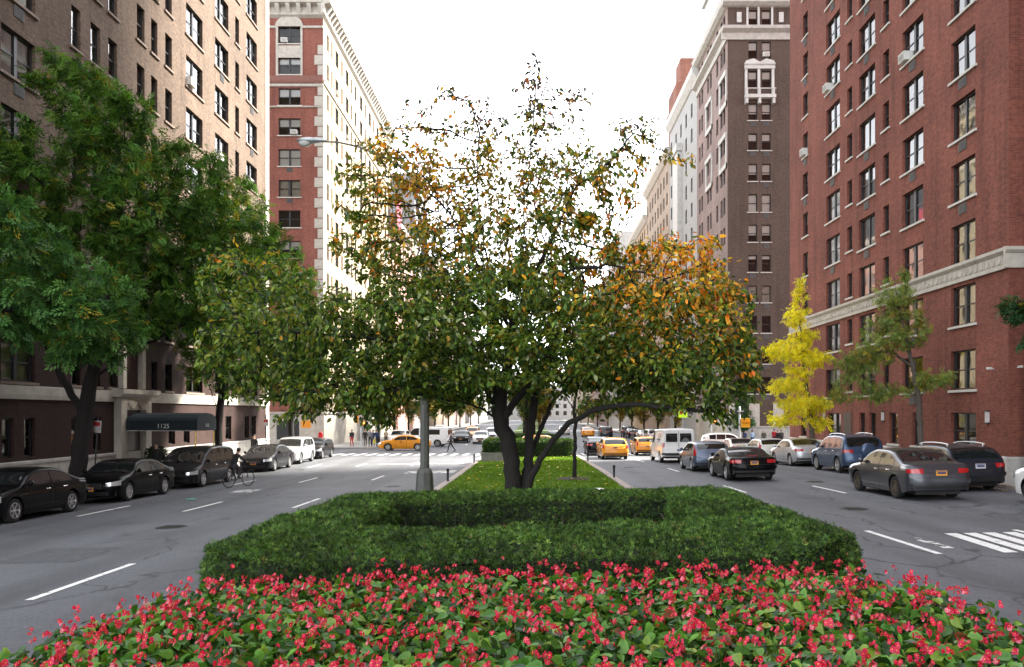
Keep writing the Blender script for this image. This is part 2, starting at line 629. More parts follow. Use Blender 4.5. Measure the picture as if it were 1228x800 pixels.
# lawn
def lawn():
    m = M('lawn_turf', (0.09, 0.17, 0.012), 0.9, var=0.45, scale=3.5, bmp=0.5)
    mb = MB()
    mb.grid(sheet_rows(-3.24, 3.24, 16.2, 59.6, 0.145, 1.7, 2))
    base = structure(mb.build('lawn', m))
    rs = np.random.RandomState(3)
    n = 60000
    x = rs.uniform(-3.22, 3.22, n); y = 16.4 + 43 * rs.uniform(0, 1, n) ** 1.15
    ok = ~(((x - 1.66) ** 2 + (y - 33.0) ** 2) < 0.45) 
    x, y = x[ok], y[ok]; n = len(x)
    z = np.array([gz(a, b) for a, b in zip(x, y)]) + 0.14
    pos = np.stack([x, y, z], 1)
    d = rs.normal(0, 0.35, (n, 3)); d[:, 2] = 1
    X, Y, Z = frames(d, rs.normal(0, 1, (n, 3)))
    clump = np.array([mnoise.noise((a * 0.9, b * 0.5, 3)) for a, b in zip(x, y)])
    c = np.array([0.12, 0.225, 0.014])[None] * (1 + 0.45 * clump + rs.normal(0, 0.15, n))[:, None]
    c[:, 0] += 0.03 * np.clip(clump, 0, 1)
    V, Fc, C = scatter([(-.22, 0, 0), (.22, 0, 0), (0, 1, .15)], [(0, 1, 2)], pos, X, Y, Z, rs.uniform(0.05, 0.10, n), np.clip(c, 0.01, 1))
    o = link('grass', arr_mesh('grass', V, Fc, leaf_mat('grass_blades', 0.6, 0.3, 0.2), C))
    tag(o, 'short green lawn strewn with yellow leaves beyond the hedge', 'grass', kind='stuff')
    # fallen leaves
    n = 360
    x = rs.uniform(-3.1, 3.1, n); y = rs.uniform(17, 58, n)
    z = np.array([gz(a, b) for a, b in zip(x, y)]) + 0.235
    pos = np.stack([x, y, z], 1)
    d = rs.normal(0, 1, (n, 3)); d[:, 2] *= 0.2
    up = rs.normal(0, .35, (n, 3)); up[:, 2] = 1
    X, Y, Z = frames(d, up)
    pal = np.array([(0.75, 0.55, 0.06), (0.8, 0.68, 0.2), (0.6, 0.3, 0.04), (0.7, 0.62, 0.3)])
    V, Fc, C = scatter(LEAF_V, LEAF_F, pos, X, Y, Z, rs.uniform(0.08, 0.14, n), pal[rs.randint(0, 4, n)])
    o = link('fallen_leaves', arr_mesh('fallen_leaves', V, Fc, leaf_mat('dry_leaf', 0.7, 0.1, 0.2), C))
    tag(o, 'scattered yellow autumn leaves lying on the green lawn', 'leaves', kind='stuff')
    # leaves swept along the kerb on the right
    n = 260
    y = rs.uniform(14, 60, n); x = 15.25 - np.abs(rs.normal(0, 0.22, n))
    z = np.array([gz(a, b) for a, b in zip(x, y)]) + 0.02
    d = rs.normal(0, 1, (n, 3)); d[:, 2] *= 0.1
    up = rs.normal(0, .2, (n, 3)); up[:, 2] = 1
    X, Y, Z = frames(d, up)
    V, Fc, C = scatter(LEAF_V, LEAF_F, np.stack([x, y, z], 1), X, Y, Z, rs.uniform(0.07, 0.12, n), pal[rs.randint(0, 4, n)])
    o = link('fallen_leaves', arr_mesh('fallen_leaves', V, Fc, leaf_mat('dry_leaf', 0.7, 0.1, 0.2), C))
    tag(o, 'dry yellow leaves gathered in the gutter on the right', 'leaves', kind='stuff')

LEAF_V = [(0, 0, 0), (.27, .35, .07), (.19, .72, .04), (0, 1, -.10), (-.19, .72, .04), (-.27, .35, .07)]
LEAF_F = [(0, 1, 2, 3), (3, 4, 5, 0)]
lawn()

# ================================================================== BUILDINGS
DARKF = M('dark_window_frame', (0.018, 0.018, 0.02), 0.45, var=0.2)
LIME = M('limestone', (0.43, 0.40, 0.35), 0.85, var=0.16, scale=2.5, bmp=0.25)
PALE = M('pale_sill_stone', (0.50, 0.485, 0.445), 0.8, var=0.14, scale=3)
GREYST = M('grey_stone', (0.40, 0.385, 0.36), 0.85, var=0.18, scale=2.5, bmp=0.2)
WHITEST = M('white_glazed_stone', (0.46, 0.455, 0.44), 0.75, var=0.14, scale=2)
ROOFM = M('roof_felt', (0.12, 0.12, 0.12), 0.9)
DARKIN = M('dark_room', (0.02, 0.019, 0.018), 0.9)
BLIND = M('white_blind', (0.82, 0.81, 0.78), 0.8, var=0.06)
CURT = M('cream_curtain', (0.5, 0.47, 0.40), 0.9, var=0.25, scale=5)
GLASS = glass('window_glass', ior=2.6)
CLEAR = glass('clear_window_glass', (.9, .93, .93), 1.5)
VENTM = M('vent_grille', (0.07, 0.07, 0.07), 0.6)
ACM = M('air_conditioner_shell', (0.6, 0.6, 0.57), 0.5, var=0.08)

WCACHE = {}
def frame_mesh(w, h, style):
    k = ('f', round(w, 2), round(h, 2), style)
    if k not in WCACHE:
        mb = MB(); t = 0.06
        mb.box(0, t, 0, .1, 0, h); mb.box(w - t, w, 0, .1, 0, h)
        mb.box(t, w - t, 0, .1, 0, t); mb.box(t, w - t, 0, .1, h - t, h)
        if style in ('pair', 'double'):
            mb.box(w / 2 - .085, w / 2 + .085, -.02, .1, t, h - t)
            mb.box(t, w / 2 - .085, .02, .08, h / 2 - .03, h / 2 + .03)
            mb.box(w / 2 + .085, w - t, .02, .08, h / 2 - .03, h / 2 + .03)
        elif style == 'single':
            mb.box(t, w - t, .02, .08, h / 2 - .03, h / 2 + .03)
        elif style == 'picture':
            mb.box(w / 2 - .04, w / 2 + .04, .01, .09, t, h - t)
        WCACHE[k] = mb.mesh('window', DARKF)
    return WCACHE[k]

def quad_mesh(name, w, h, mat):
    k = (name, round(w, 2), round(h, 2), mat.name)
    if k not in WCACHE:
        mb = MB()
        if name == 'curtain':
            rows = [[(w * i / 16, 0.02 * math.sin(i * 2.3), z) for i in range(17)] for z in (0, h)]
            mb.grid(rows)
        else:
            mb.add([(0, 0, 0), (w, 0, 0), (w, 0, h), (0, 0, h)], [(0, 1, 2, 3)])
        WCACHE[k] = mb.mesh(name, mat, fix=False)
    return WCACHE[k]

def sill_mesh(w, mat):
    k = ('sill', round(w, 2), mat.name)
    if k not in WCACHE:
        mb = MB()
        mb.prism([(-.09, -.13), (.16, -.13), (.16, .0), (-.09, -.03)], 'x', -.14, w + .14)
        WCACHE[k] = mb.mesh('sill', mat)
    return WCACHE[k]

def vent_mesh():
    if 'vent' not in WCACHE:
        mb = MB()
        mb.box(0, .62, -.03, .05, 0, .42)
        for i in range(5):
            mb.box(.04, .58, -.05, -.03, .05 + i * .075, .08 + i * .075)
        WCACHE['vent'] = mb.mesh('vent', VENTM)
    return WCACHE['vent']

def ac_mesh():
    if 'ac' not in WCACHE:
        mb = MB()
        mb.box(0, .66, -.42, .12, 0, .42, 0)
        for i in range(6):
            mb.box(.05, .61, -.435, -.42, .05 + i * .055, .075 + i * .055, 1)
        mb.box(-.015, .675, -.44, .1, .42, .44, 0)
        WCACHE['ac'] = mb.mesh('air_conditioner', [ACM, M('air_conditioner_fins', (.3, .3, .29), .6)])
    return WCACHE['ac']

class Wall:
    """a flat facade: local x runs to the right as seen from the street, y into the building, z up (world heights)"""
    def __init__(s, root, ox, oy, rotz, L, z0, z1, mat, depth=0.24, name='wall', pane=None):
        s.pane = pane or GLASS
        s.root, s.ox, s.oy, s.rot, s.L, s.z0, s.z1, s.mat, s.depth, s.name = root, ox, oy, rotz, L, z0, z1, mat, depth, name
        s.w = []
    def loc(s, u, d, z):
        c, sn = math.cos(s.rot), math.sin(s.rot)
        return Vector((s.ox + c * u - sn * d, s.oy + sn * u + c * d, z))
    def put(s, name, me, u, d, z, parent=None):
        """a part of the building standing on this facade"""
        return link(name, me, s.root, s.loc(u, d, z) - s.root.location, (0, 0, s.rot))
    def shape(s, name, mb, mat, smooth=False):
        """mb given in facade coordinates"""
        return mb.build(name, mat, s.root, smooth, s.loc(0, 0, 0) - s.root.location, (0, 0, s.rot))
    def window(s, u, z, w, h, style='single', sill=PALE, blind=None, vent=False, full=True):
        s.w.append((u, z, w, h))
        o = s.put('window', frame_mesh(w, h, style), u, s.depth - .1, z)
        p = link('pane', quad_mesh('pane', w - .1, h - .1, s.pane), o, (.05, .05, .05))
        p.rotation_euler = (rnd.uniform(-.012, .012), 0, rnd.uniform(-.012, .012))
        if full:
            if sill:
                link('sill', sill_mesh(w, sill), o, (0, -s.depth + .1, 0))
            b = blind if blind is not None else rnd.choice((.3, .5, .6, .5, 1, 1, 1, 1, -1, -1, -1))
            if b > 0:
                link('blind', quad_mesh('blind', w - .12, (h - .12) * b, BLIND), o, (.06, .13, h - .06 - (h - .12) * b))
            elif b < 0:
                cw = (w - .12) * rnd.choice((.3, .42, 1.0))
                for off in ((.06,) if cw > w * .6 else (.06, w - .06 - cw)):
                    link('curtain', quad_mesh('curtain', cw, h - .12, CURT), o, (off, .16, .06))
            if vent:
                s.put('vent', vent_mesh(), u + w * .5 - .31, 0, z - .62)
        return o
    def build(s):
        xs = sorted({0, s.L} | {round(v, 4) for a in s.w for v in (a[0], a[0] + a[2])})
        zs = sorted({s.z0, s.z1} | {round(v, 4) for a in s.w for v in (a[1], a[1] + a[3])})
        nx, nz = len(xs), len(zs)
        mb = MB()
        mb.v = [(x, 0, z) for z in zs for x in xs]
        cells = np.zeros((nz - 1, nx - 1), bool)
        ax, az = np.array(xs), np.array(zs)
        for (u, z, w, h) in s.w:
            i0, i1 = np.searchsorted(ax, u - 1e-3), np.searchsorted(ax, u + w - 1e-3)
            j0, j1 = np.searchsorted(az, z - 1e-3), np.searchsorted(az, z + h - 1e-3)
            cells[j0:j1, i0:i1] = True
        for j in range(nz - 1):
            for i in range(nx - 1):
                if not cells[j, i]:
                    k = j * nx + i
                    mb.f.append((k, k + 1, k + nx + 1, k + nx)); mb.m.append(0)
        d = s.depth
        for (u, z, w, h) in s.w:
            q = [(u, z), (u + w, z), (u + w, z + h), (u, z + h)]
            mb.add([(a, 0, b) for a, b in q] + [(a, d, b) for a, b in q], [(i, i + 4, (i + 1) % 4 + 4, (i + 1) % 4) for i in range(4)])
        mb.build(s.name, s.mat, s.root, False, s.loc(0, 0, 0) - s.root.location, (0, 0, s.rot), fix=False)
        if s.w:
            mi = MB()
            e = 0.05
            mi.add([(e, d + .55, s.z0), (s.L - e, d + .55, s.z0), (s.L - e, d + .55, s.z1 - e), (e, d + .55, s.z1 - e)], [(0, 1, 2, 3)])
            mi.build('room_shade', DARKIN, s.root, False, s.loc(0, 0, 0) - s.root.location, (0, 0, s.rot), fix=False)  # dark sheet stands in for the unlit depth of the rooms
    def band(s, name, z0, z1, out, mat, u0=None, u1=None, prof=None):
        """moulded course: box or profile [(d,z)..] run along the facade"""
        u0 = 0 if u0 is None else u0
        u1 = s.L if u1 is None else u1
        mb = MB()
        pr = prof or [(0.01, z0), (-out * .75, z0), (-out, z0 + (z1 - z0) * .35), (-out, z1 - .03), (0.01, z1)]
        mb.prism(pr, 'x', u0, u1)
        return s.shape(name, mb, mat)

def shell(root, x0, x1, y0, y1, z0, z1, mat, skip=()):
    """the plain sides and roof behind the facades"""
    mb = MB()
    b = root.location
    q = {'w': [(x0, y1), (x0, y0)], 'e': [(x1, y0), (x1, y1)], 's': [(x0, y0), (x1, y0)], 'n': [(x1, y1), (x0, y1)]}
    for k, ((ax, ay), (bx, by)) in q.items():
        if k not in skip:
            mb.add([(ax - b.x, ay - b.y, z0 - b.z), (bx - b.x, by - b.y, z0 - b.z), (bx - b.x, by - b.y, z1 - b.z), (ax - b.x, ay - b.y, z1 - b.z)], [(0, 1, 2, 3)])
    if mb.v:
        mb.build('wall', mat, root, fix=False)
    mb = MB()
    mb.box(x0 + .05 - b.x, x1 - .05 - b.x, y0 + .05 - b.y, y1 - .05 - b.y, z1 - .35 - b.z, z1 - .3 - b.z)
    mb.build('roof', ROOFM, root)

ORD = ['ground', 'first', 'second', 'third', 'fourth', 'fifth', 'sixth', 'seventh', 'eighth', 'ninth', 'tenth', 'eleventh', 'twelfth', 'thirteenth', 'fourteenth']
def add_ac(wall, u, z, label):
    o = link('air_conditioner', ac_mesh(), None, wall.loc(u, wall.depth - .1, z + .06), (0, 0, wall.rot))
    tag(o, label, 'air conditioner', 'air conditioners in the windows')

def brackets(wall, z0, z1, out, step, mat, w=.22, name='bracket'):
    mb = MB()
    mb.prism([(0, z0), (-out * .35, z0), (-out, z1 - .12), (-out, z1), (0, z1)], 'x', 0, w)
    me = mb.mesh(name, mat)
    n = int(wall.L / step)
    for i in range(n + 1):
        wall.put(name, me, (wall.L - w) * i / n, 0, 0)

# ---- right, near: tall red brick building -----------------------------------------------------
RED = brick('red_brick', (0.225, 0.066, 0.043), (0.150, 0.043, 0.030), (0.20, 0.11, 0.088), var=(.68, 1.22), grime=.5)
XR, YR0, YR1 = 19.0, 32.2, 59.4
b1 = thing('apartment_building', 'tall red brick apartment building with pale carved string course on the right', 'building', (XR, YR0, gz(19, 33)))
fr = Wall(b1, XR, YR1, R(-90), YR1 - YR0, -3, 72, RED)  # storeys above the view raised so their shadow darkens the left facade
U = lambda y: YR1 - y                      # facade coordinate of a depth up the avenue
cols = [('A', 36.6, 34.6, 'pair', 1.72, 0), ('B', 41.4, 39.2, 'pair', 1.72, 0), ('C', 43.7, 42.95, 'single', 1.42, .28), ('D', 46.9, 44.7, 'pair', 1.72, 0),
        ('E', 48.65, 47.9, 'single', 1.42, .28), ('F', 52.1, 49.8, 'pair', 1.72, 0), ('G', 56.55, 55.55, 'single', 1.6, .1)]
rows = [3.49, 6.34] + [9.09 + 2.765 * k for k in range(22)]
acs = {('B', 6), ('F', 7), ('G', 6), ('B', 11), ('D', 12)}
nth = {'A': 'nearest the corner', 'B': 'second from corner', 'D': 'fourth from corner', 'F': 'sixth from corner', 'G': 'farthest away'}
for c, yf, yn, st, h, dz in cols:
    for k, z in enumerate(rows):
        w = yf - yn
        if c in 'ABDF' and rnd.random() < .17:
            sty = 'picture'
        else:
            sty = st
        fr.window(U(yf), z + dz, w, h, sty, PALE, vent=(c in 'ABDFG' and rnd.random() < .6 and k != 2))
        if (c, k) in acs:
            add_ac(fr, U(yf) + .12, z + dz, f'pale air conditioner on the red building, {ORD[k+1]} floor, window column {nth[c]}')
for yf, yn, h in ((36.6, 34.55, 1.6), (40.3, 39.4, 1.6), (42.9, 41.9, 1.6), (45.5, 44.6, 1.6), (46.9, 46.0, 1.6), (51.7, 49.6, 1.6), (57.0, 55.8, 1.5)):
    fr.window(U(yf), .86, yf - yn, h, 'pair' if yf - yn > 1.5 else 'single', PALE, blind=rnd.choice((1, .8, -1)))
fr.build()
# course with carved frieze and moulded top
fr.band('string_course', 8.25, 9.06, .16, LIME, prof=[(.01, 8.22), (-.10, 8.22), (-.10, 8.34), (-.06, 8.36), (-.06, 8.80), (-.10, 8.82), (-.2, 8.92), (-.2, 9.05), (.01, 9.07)])
mb = MB()
for i in range(int(fr.L / .42)):
    u = .2 + i * .42
    mb.prism([(u + .14 * math.cos(a), 8.58 + .16 * math.sin(a)) for a in [2 * PI * t / 7 for t in range(7)]], 'y', -.105, -.055)
    mb.box(u + .17, u + .23, -.095, -.055, 8.42, 8.74)
o = fr.shape('carved_frieze', mb, LIME); o['kind'] = 'stuff'
fr.band('plinth', -3, .70, .06, M('plinth_stone', (.50, .485, .46), .85, var=.14, scale=2, bmp=.2), prof=[(.01, -3), (-.06, -3), (-.06, .62), (-.03, .70), (.01, .70)])
mb = MB(); mb.box(U(49.2), U(48.0), -.02, .02, .1, 2.5); fr.shape('door', mb, M('dark_door', (.03, .02, .018), .4))
for y in (50.9 + 1.5, 43.7, 33.7):                    # wall lamps
    mb = MB(); u = U(y)
    mb.box(u, u + .17, -.10, .0, 2.05, 2.5, 0)
    lamp = fr.shape('wall_lamp', mb, M('frosted_lamp', (.5, .48, .48), .4))
    mb = MB(); mb.box(u - .03, u + .20, -.12, .005, 2.5, 2.55); mb.box(u - .03, u + .20, -.12, .005, 2.0, 2.05); 
    mb.build('lamp_bracket', DARKF, lamp)
fs = Wall(b1, XR, YR0, 0, 22, -3, 72, RED)
fs.build()
fs.band('string_course', 8.25, 9.06, .16, LIME, prof=[(.01, 8.22), (-.10, 8.22), (-.10, 8.34), (-.06, 8.36), (-.06, 8.80), (-.10, 8.82), (-.2, 8.92), (-.2, 9.05), (.01, 9.07)], u0=-.195)
fs.band('plinth', -3, .70, .06, GREYST, prof=[(.01, -3), (-.06, -3), (-.06, .62), (-.03, .70), (.01, .70)], u0=-.058)
shell(b1, XR, XR + 22, YR0, YR1, -3, 72, RED, skip=('w', 's'))
# cameras and iron gate by the corner
for (u, w_, lab) in ((U(33.2), fr, 1), (.35, fs, 2)):
    mb = MB()
    mb.tube([(u, 0, 4.25), (u, -.12, 4.28)], .02)
    mb.box(u - .05, u + .05, -.3, -.1, 4.23, 4.32)
    w_.shape('security_camera', mb, ACM)
mb = MB(); gt = thing('iron_gate', 'black iron gate beside the corner of the red brick building', 'gate', (19.35, 31.6, gz(19.3, 31.6) + .15))
mb.box(0, .08, 0, .08, 0, 4.1); mb.box(1.9, 1.98, 0, .08, 0, 4.1); mb.box(.08, 1.9, .02, .06, .15, .2); mb.box(.08, 1.9, .02, .06, 2.2, 2.26); mb.box(.08, 1.9, .02, .06, 3.8, 3.86)
mb.build('gate_frame', DARKF, gt)
for i in range(12):
    m2 = MB(); x = .17 + i * .145
    m2.tube([(x, .04, .15), (x, .04, 4.0), (x, .04, 4.15)], [.012, .012, .002], 6)
    m2.build('bar', DARKF, gt)

b0_ = thing('apartment_building', 'unseen red brick neighbour added outside the right edge to shade the street', 'building', (19.4, 31, gz(19, 31)))  # unseen building, added to keep the sun off the median and shape reflections
n0 = Wall(b0_, 19.4, 30.6, R(-90), 70, -3, 60, RED)
for k in range(17):
    for j in range(14):
        n0.window(2 + j * 4.8, 1.2 + 3.3 * k, 1.8, 1.75, 'pair', None, full=False)
n0.build()
shell(b0_, 19.4, 42, -39.4, 30.6, -3, 60, RED, skip=('w',))

# ---- left, near: brown brick building ---------------------------------------------------------
BROWN = brick('brown_brick', (0.150, 0.103, 0.073), (0.090, 0.061, 0.045), (0.155, 0.125, 0.10), var=(.7, 1.2))
XL, YL0, YL1 = -19.5, 14.0, 60.0
b2 = thing('apartment_building', 'brown brick apartment building with stone entrance and dark awning on the left', 'building', (XL, YL1, gz(-19.5, 60)))
SHADED_MAROON = brick('shaded_maroon_brick', (0.042, 0.020, 0.0165), (0.029, 0.0145, 0.0125), (0.045, 0.034, 0.031), var=(.7, 1.2))  # maroon brick, darkened further to hold the tree shade over the lower floors
fl = Wall(b2, XL, YL0, R(90), YL1 - YL0, 8.0, 45, BROWN)
fb_ = Wall(b2, XL, YL0, R(90), YL1 - YL0, -4, 8.0, SHADED_MAROON)
V_ = lambda y: y - YL0
lc = [(29.75, 31.8, 'pair'), (34.3, 35.0, 'single'), (35.8, 36.6, 'single'), (37.3, 38.1, 'single'), (40.0, 40.8, 'single'), (41.5, 42.2, 'single'), (43.1, 43.9, 'single'),
      (45.7, 48.0, 'pair'), (49.9, 52.1, 'pair'), (53.3, 54.0, 'single'), (55.4, 57.5, 'pair'), (24.5, 26.6, 'pair'), (20, 22, 'pair'), (16, 17.2, 'single')]
lrows = [3.65, 6.3, 9.2] + [12.15 + 2.95 * k for k in range(11)]
lac = {(1, 8): 1, (5, 7): 1, (7, 8): 1, (7, 6): 1, (8, 5): 1, (10, 5): 1}
for ci, (a, b_, st) in enumerate(lc):
    for k, z in enumerate(lrows):
        if 38.0 < a < 41.0 and k == 0:
            continue
        (fl if k > 1 else fb_).window(V_(a), z, b_ - a, (1.45, 1.5, 1.75)[min(k, 2)], st, M('brown_sill', (.2, .15, .12), .8), blind=rnd.choice((0, .3, .5, .6, 1, 1)), vent=(st == 'pair' and rnd.random() < .5))  # many of these white blinds stand in for sky reflected in the panes
        if (ci, k) in lac:
            side = {1: 'narrow window near tree top', 5: 'narrow window before wide columns', 7: 'first wide column', 8: 'second wide column', 10: 'wide column by far corner'}[ci]
            add_ac(fl, V_(a) + .05, z, f'boxy air conditioner on the brown building, {ORD[k+1]} floor, {side}')
for a, b_ in ((29.8, 30.5), (31.1, 31.8), (25, 25.8), (34.3, 35.1), (36.0, 36.7), (43.5, 44.3), (45.4, 46.2), (49.6, 50.5), (51.6, 52.6), (55, 55.9), (56.4, 57.3)):
    fb_.window(V_(a), .75, b_ - a, 1.5, 'single', None, blind=rnd.choice((.8, 1, .5, -1, 0)))
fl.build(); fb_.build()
fl.band('string_course', 2.97, 3.5, .12, LIME)
fl.band('string_course', 7.95, 8.25, .10, LIME)
fl.band('plinth', -4, .60, .10, GREYST, prof=[(.01, -4), (-.08, -4), (-.08, .45), (-.13, .47), (-.13, .58), (.01, .60)])
mb = MB(); mb.box(0, .62, -.05, 45 * 0 + .02, -4, 45)
mb2 = MB(); mb2.box(fl.L - .75, fl.L - .002, -.06, .02, .6, 45)
fl.shape('corner_pilaster', mb2, LIME)
# stone entrance with pediment window above
ue = V_(39.3)
mb = MB()
mb.box(ue - 1.5, ue - .95, -.35, .02, -2, 2.6); mb.box(ue + .95, ue + 1.5, -.35, .02, -2, 2.6)
mb.box(ue - 1.5, ue + 1.5, -.35, .02, 2.6, 3.2)
mb.prism([(0.02, 3.2), (-.5, 3.2), (-.65, 3.35), (-.65, 3.55), (.02, 3.6)], 'x', ue - 1.9, ue + 1.9)
fl.shape('portal', mb, LIME)
mb = MB()
for s in (-1, 1):
    mb.box(ue + s * .95 - .16, ue + s * .95 + .16, -.25, .02, 3.62, 5.7)
    mb.prism([(ue + s * .75, 5.7), (ue + s * 1.25, 5.7), (ue + s * 1.25, 5.95), (ue + s * .35, 6.55), (ue + s * .25, 6.4), (ue + s * .75, 6.0)], 'y', -.32, .02)
mb.box(ue - 1.25, ue + 1.25, -.25, .02, 5.62, 5.8)
mb.lathe([(0, 6.2), (.14, 6.25), (.18, 6.4), (.1, 6.55), (0, 6.7)], 10, (ue, -.15, 0))
fl.shape('window_surround', mb, LIME)
mb = MB(); mb.box(ue - .95, ue + .95, -.02, .02, -1.5, 2.6); fl.shape('door', mb, M('dark_door', (.03, .02, .018), .4))
mb = MB()                                                # swags over the door
for s in (-1, 1):
    mb.tube([(ue + s * (.1 + .11 * i), -.37, 2.95 - .28 * math.sin(PI * i / 7)) for i in range(8)], .05, 6)
fl.shape('stone_swag', mb, LIME)
shell(b2, XL - 20, XL, YL0, YL1, -4, 45, BROWN, skip=('e',))
# awning out to the kerb
AW = M('awning_canvas', (0.006, 0.014, 0.019), 0.75, var=0.2, scale=3)
aw = thing('entrance_awning', 'dark blue awning numbered 1125 reaching from the stone doorway to the kerb', 'awning', (XL + .4, 39.3, gz(-19, 39.3) + .15))
zt, L_ = 2.35 - aw.location.z, 3.35
mb = MB()
pr = [(-1.15, zt - .75), (-1.15, zt - .25)] + [(-1.15 * math.cos(t), zt - .25 + .35 * math.sin(t)) for t in [PI * k / 8 for k in range(1, 8)]] + [(1.15, zt - .25), (1.15, zt - .75)]
inn = [(a * .97, b - .02) for a, b in pr]
rows_ = [[(x, a, b) for a, b in pr] for x in (0, L_)]
mb.grid(rows_)
mb.add([(L_, a, b) for a, b in pr], [tuple(range(len(pr)))])
mb.build('canvas', AW, aw)
mb = MB(); mb.box(0, L_ + .01, -1.165, -1.152, zt - .76, zt - .72); mb.build('trim', M('awning_trim', (.4, .4, .38), .6), aw)
BRASS = M('brass', (.55, .38, .12), .3, .9)
for y in (-1.1, 1.1):
    mb = MB(); mb.tube([(L_ - .1, y, -.02), (L_ - .1, y, zt - .72)], .035, 10); mb.build('pole', BRASS, aw)

def text_part(txt, size, mat, parent, loc, rot, name='lettering', ext=.004):
    cu = bpy.data.curves.new(name, 'FONT')
    cu.body = txt; cu.size = size; cu.extrude = ext; cu.align_x = 'CENTER'; cu.align_y = 'CENTER'
    o = bpy.data.objects.new(name, cu)
    COL.objects.link(o)
    me = bpy.data.meshes.new_from_object(o.evaluated_get(bpy.context.evaluated_depsgraph_get()))
    bpy.data.objects.remove(o)
    me.materials.clear(); me.materials.append(mat)
    return link(name, me, parent, loc, rot)
LETTER = M('pale_lettering', (.62, .64, .62), .6)
text_part('1125', .30, LETTER, aw, (1.75, -1.175, zt - .53), (R(90), 0, 0), 'house_number')
text_part('1125', .22, LETTER, aw, (L_ + .012, 0, zt - .5), (R(90), 0, R(90)), 'house_number')

# ---- left, across the side street: red brick end, cream side ----------------------------------
BR3 = brick('rust_brick', (0.26, 0.085, 0.060), (0.20, 0.065, 0.048), (0.2, 0.12, 0.1))
CREAM = brick('cream_brick', (0.34, 0.285, 0.195), (0.30, 0.25, 0.17), (0.34, 0.29, 0.21), var=(.85, 1.08), grime=.15)
b3 = thing('apartment_building', 'red brick building with cream side, quoins and bracketed cornice across the side street', 'building', (-21.6, 84, gz(-21, 84)))
xw = -44
ff = Wall(b3, xw, 84, 0, -21.6 - xw, -3, 45, BR3, pane=CLEAR)
fz = lambda py: CAM_H + (496 - py) * 84 / F
fx = lambda px: (px - 637) * 84 / F - xw
rws = [52, 89, 126, 162, 199, 236, 272.5] + [272.5 + 36.6 * k for k in range(1, 6)]
for i, py in enumerate(rws):
    ff.window(fx(334), fz(py), 2.28, 1.74, 'pair', PALE, blind=(0, .35, .5, .5, 1, -1, 0, .5, 0, 1, 0, .5)[i], vent=i in (4, 5))
    for k in (1, 2):
        ff.window(fx(334) - 5.6 * k, fz(py), 2.28, 1.74, 'pair', PALE)
add_ac(ff, fx(334) + .3, fz(52), 'air conditioner in the arched top window of the far red brick building')
add_ac(ff, fx(334) + 1.3, fz(162), 'air conditioner in the plain fourth window down on the far red brick facade')
ff.build()
ff.band('cornice', 0, 0, 0, LIME, prof=[(.01, fz(22)), (-.3, fz(19)), (-.35, fz(10)), (-.95, fz(8)), (-1.05, fz(1)), (.01, fz(1))])
brackets(ff, fz(18), fz(8), .85, 1.1, PALE, .4)
ff.band('string_course', fz(100), fz(91), .18, M('red_course', (.2, .09, .07), .8))
ff.band('string_course', fz(104), fz(100.5), .12, LIME)
ff.band('string_course', fz(129), fz(127), .12, LIME)
ff.band('string_course', fz(34), fz(31), .12, LIME, u1=fx(331)); ff.band('string_course', fz(34), fz(31), .12, LIME, u0=fx(363))
mb = MB()                                               # pale frame round the top two windows, arched
arc = [(fx(347) + 1.45 * math.cos(t), fz(32) + 1.15 * math.sin(t)) for t in [PI * k / 12 for k in range(13)]]
mb.prism(arc, 'y', -.12, .02)
for a, b_ in ((331, 333.6), (360.6, 363)):
    mb.box(fx(a), fx(b_), -.1, .02, fz(92), fz(32))
mb.box(fx(333.6), fx(360.6), -.08, .02, fz(69.5), fz(55))
mb.lathe([(0, 0), (.12, .02), (.16, .15), (.08, .3), (.1, .42), (0, .5)], 8, (fx(347), -.1, fz(19.5)))
ff.shape('window_surround', mb, LIME)
qm = {}
for i in range(36):                                     # quoins at the corner
    w = .62 if i % 2 else .95
    if w not in qm:
        m2 = MB(); m2.box(-w, 0, -.05, .02, 0, .98); qm[w] = m2.mesh('quoin', LIME)
    ff.put('quoin', qm[w], ff.L + .05, 0, 2.6 + i * 1.06)
ff.band('stone_base', -3, 2.4, .08, LIME, prof=[(.01, -3), (-.08, -3), (-.08, 2.3), (-.2, 2.4), (-.2, 2.6), (.01, 2.6)])
for a in (0, 1):
    mb = MB(); mb.box(fx(332), fx(359), -.1, -.085, fz(527), fz(505)); 
ff.shape('ground_window', mb, DARKF)
sd_ = Wall(b3, -21.6, 84, R(90), 40, -3, 45, CREAM)
for k in range(13):
    z = fz(52) - k * 3.165
    for j, (u, w) in enumerate(((1.6, .75), (3.4, .55), (5.2, 1.5), (8.0, .7), (10.2, 1.5), (13, .6), (15, .9), (18, 1.5), (21, .7), (23.5, 1.5), (26.5, .7), (29, 1.5), (32, .8), (35, 1.5), (38, .8))):
        if z > 2.8:
            sd_.window(u, z, w, 1.75, 'single' if w < 1 else 'pair', None, full=False)
    if k in (2, 4) :
        pass
for u in (3.0, 5.5, 8, 10.5, 13, 17, 21, 25, 29, 33):
    sd_.window(u, -.2, 1.1, 2.0, 'single', None, full=False)
add_ac(sd_, 5.4, fz(89), 'air conditioner sticking out of the cream side wall, upper of two')
add_ac(sd_, 10.4, fz(89) - 3.165, 'air conditioner sticking out of the cream side wall, lower of two')
sd_.build()
sd_.band('cornice', 0, 0, 0, LIME, prof=[(.01, fz(22)), (-.3, fz(19)), (-.35, fz(10)), (-.95, fz(8)), (-1.05, fz(1)), (.01, fz(1))], u0=-.9)
brackets(sd_, fz(18), fz(8), .85, 1.0, PALE, .4)
sd_.band('string_course', fz(100), fz(95), .18, LIME)
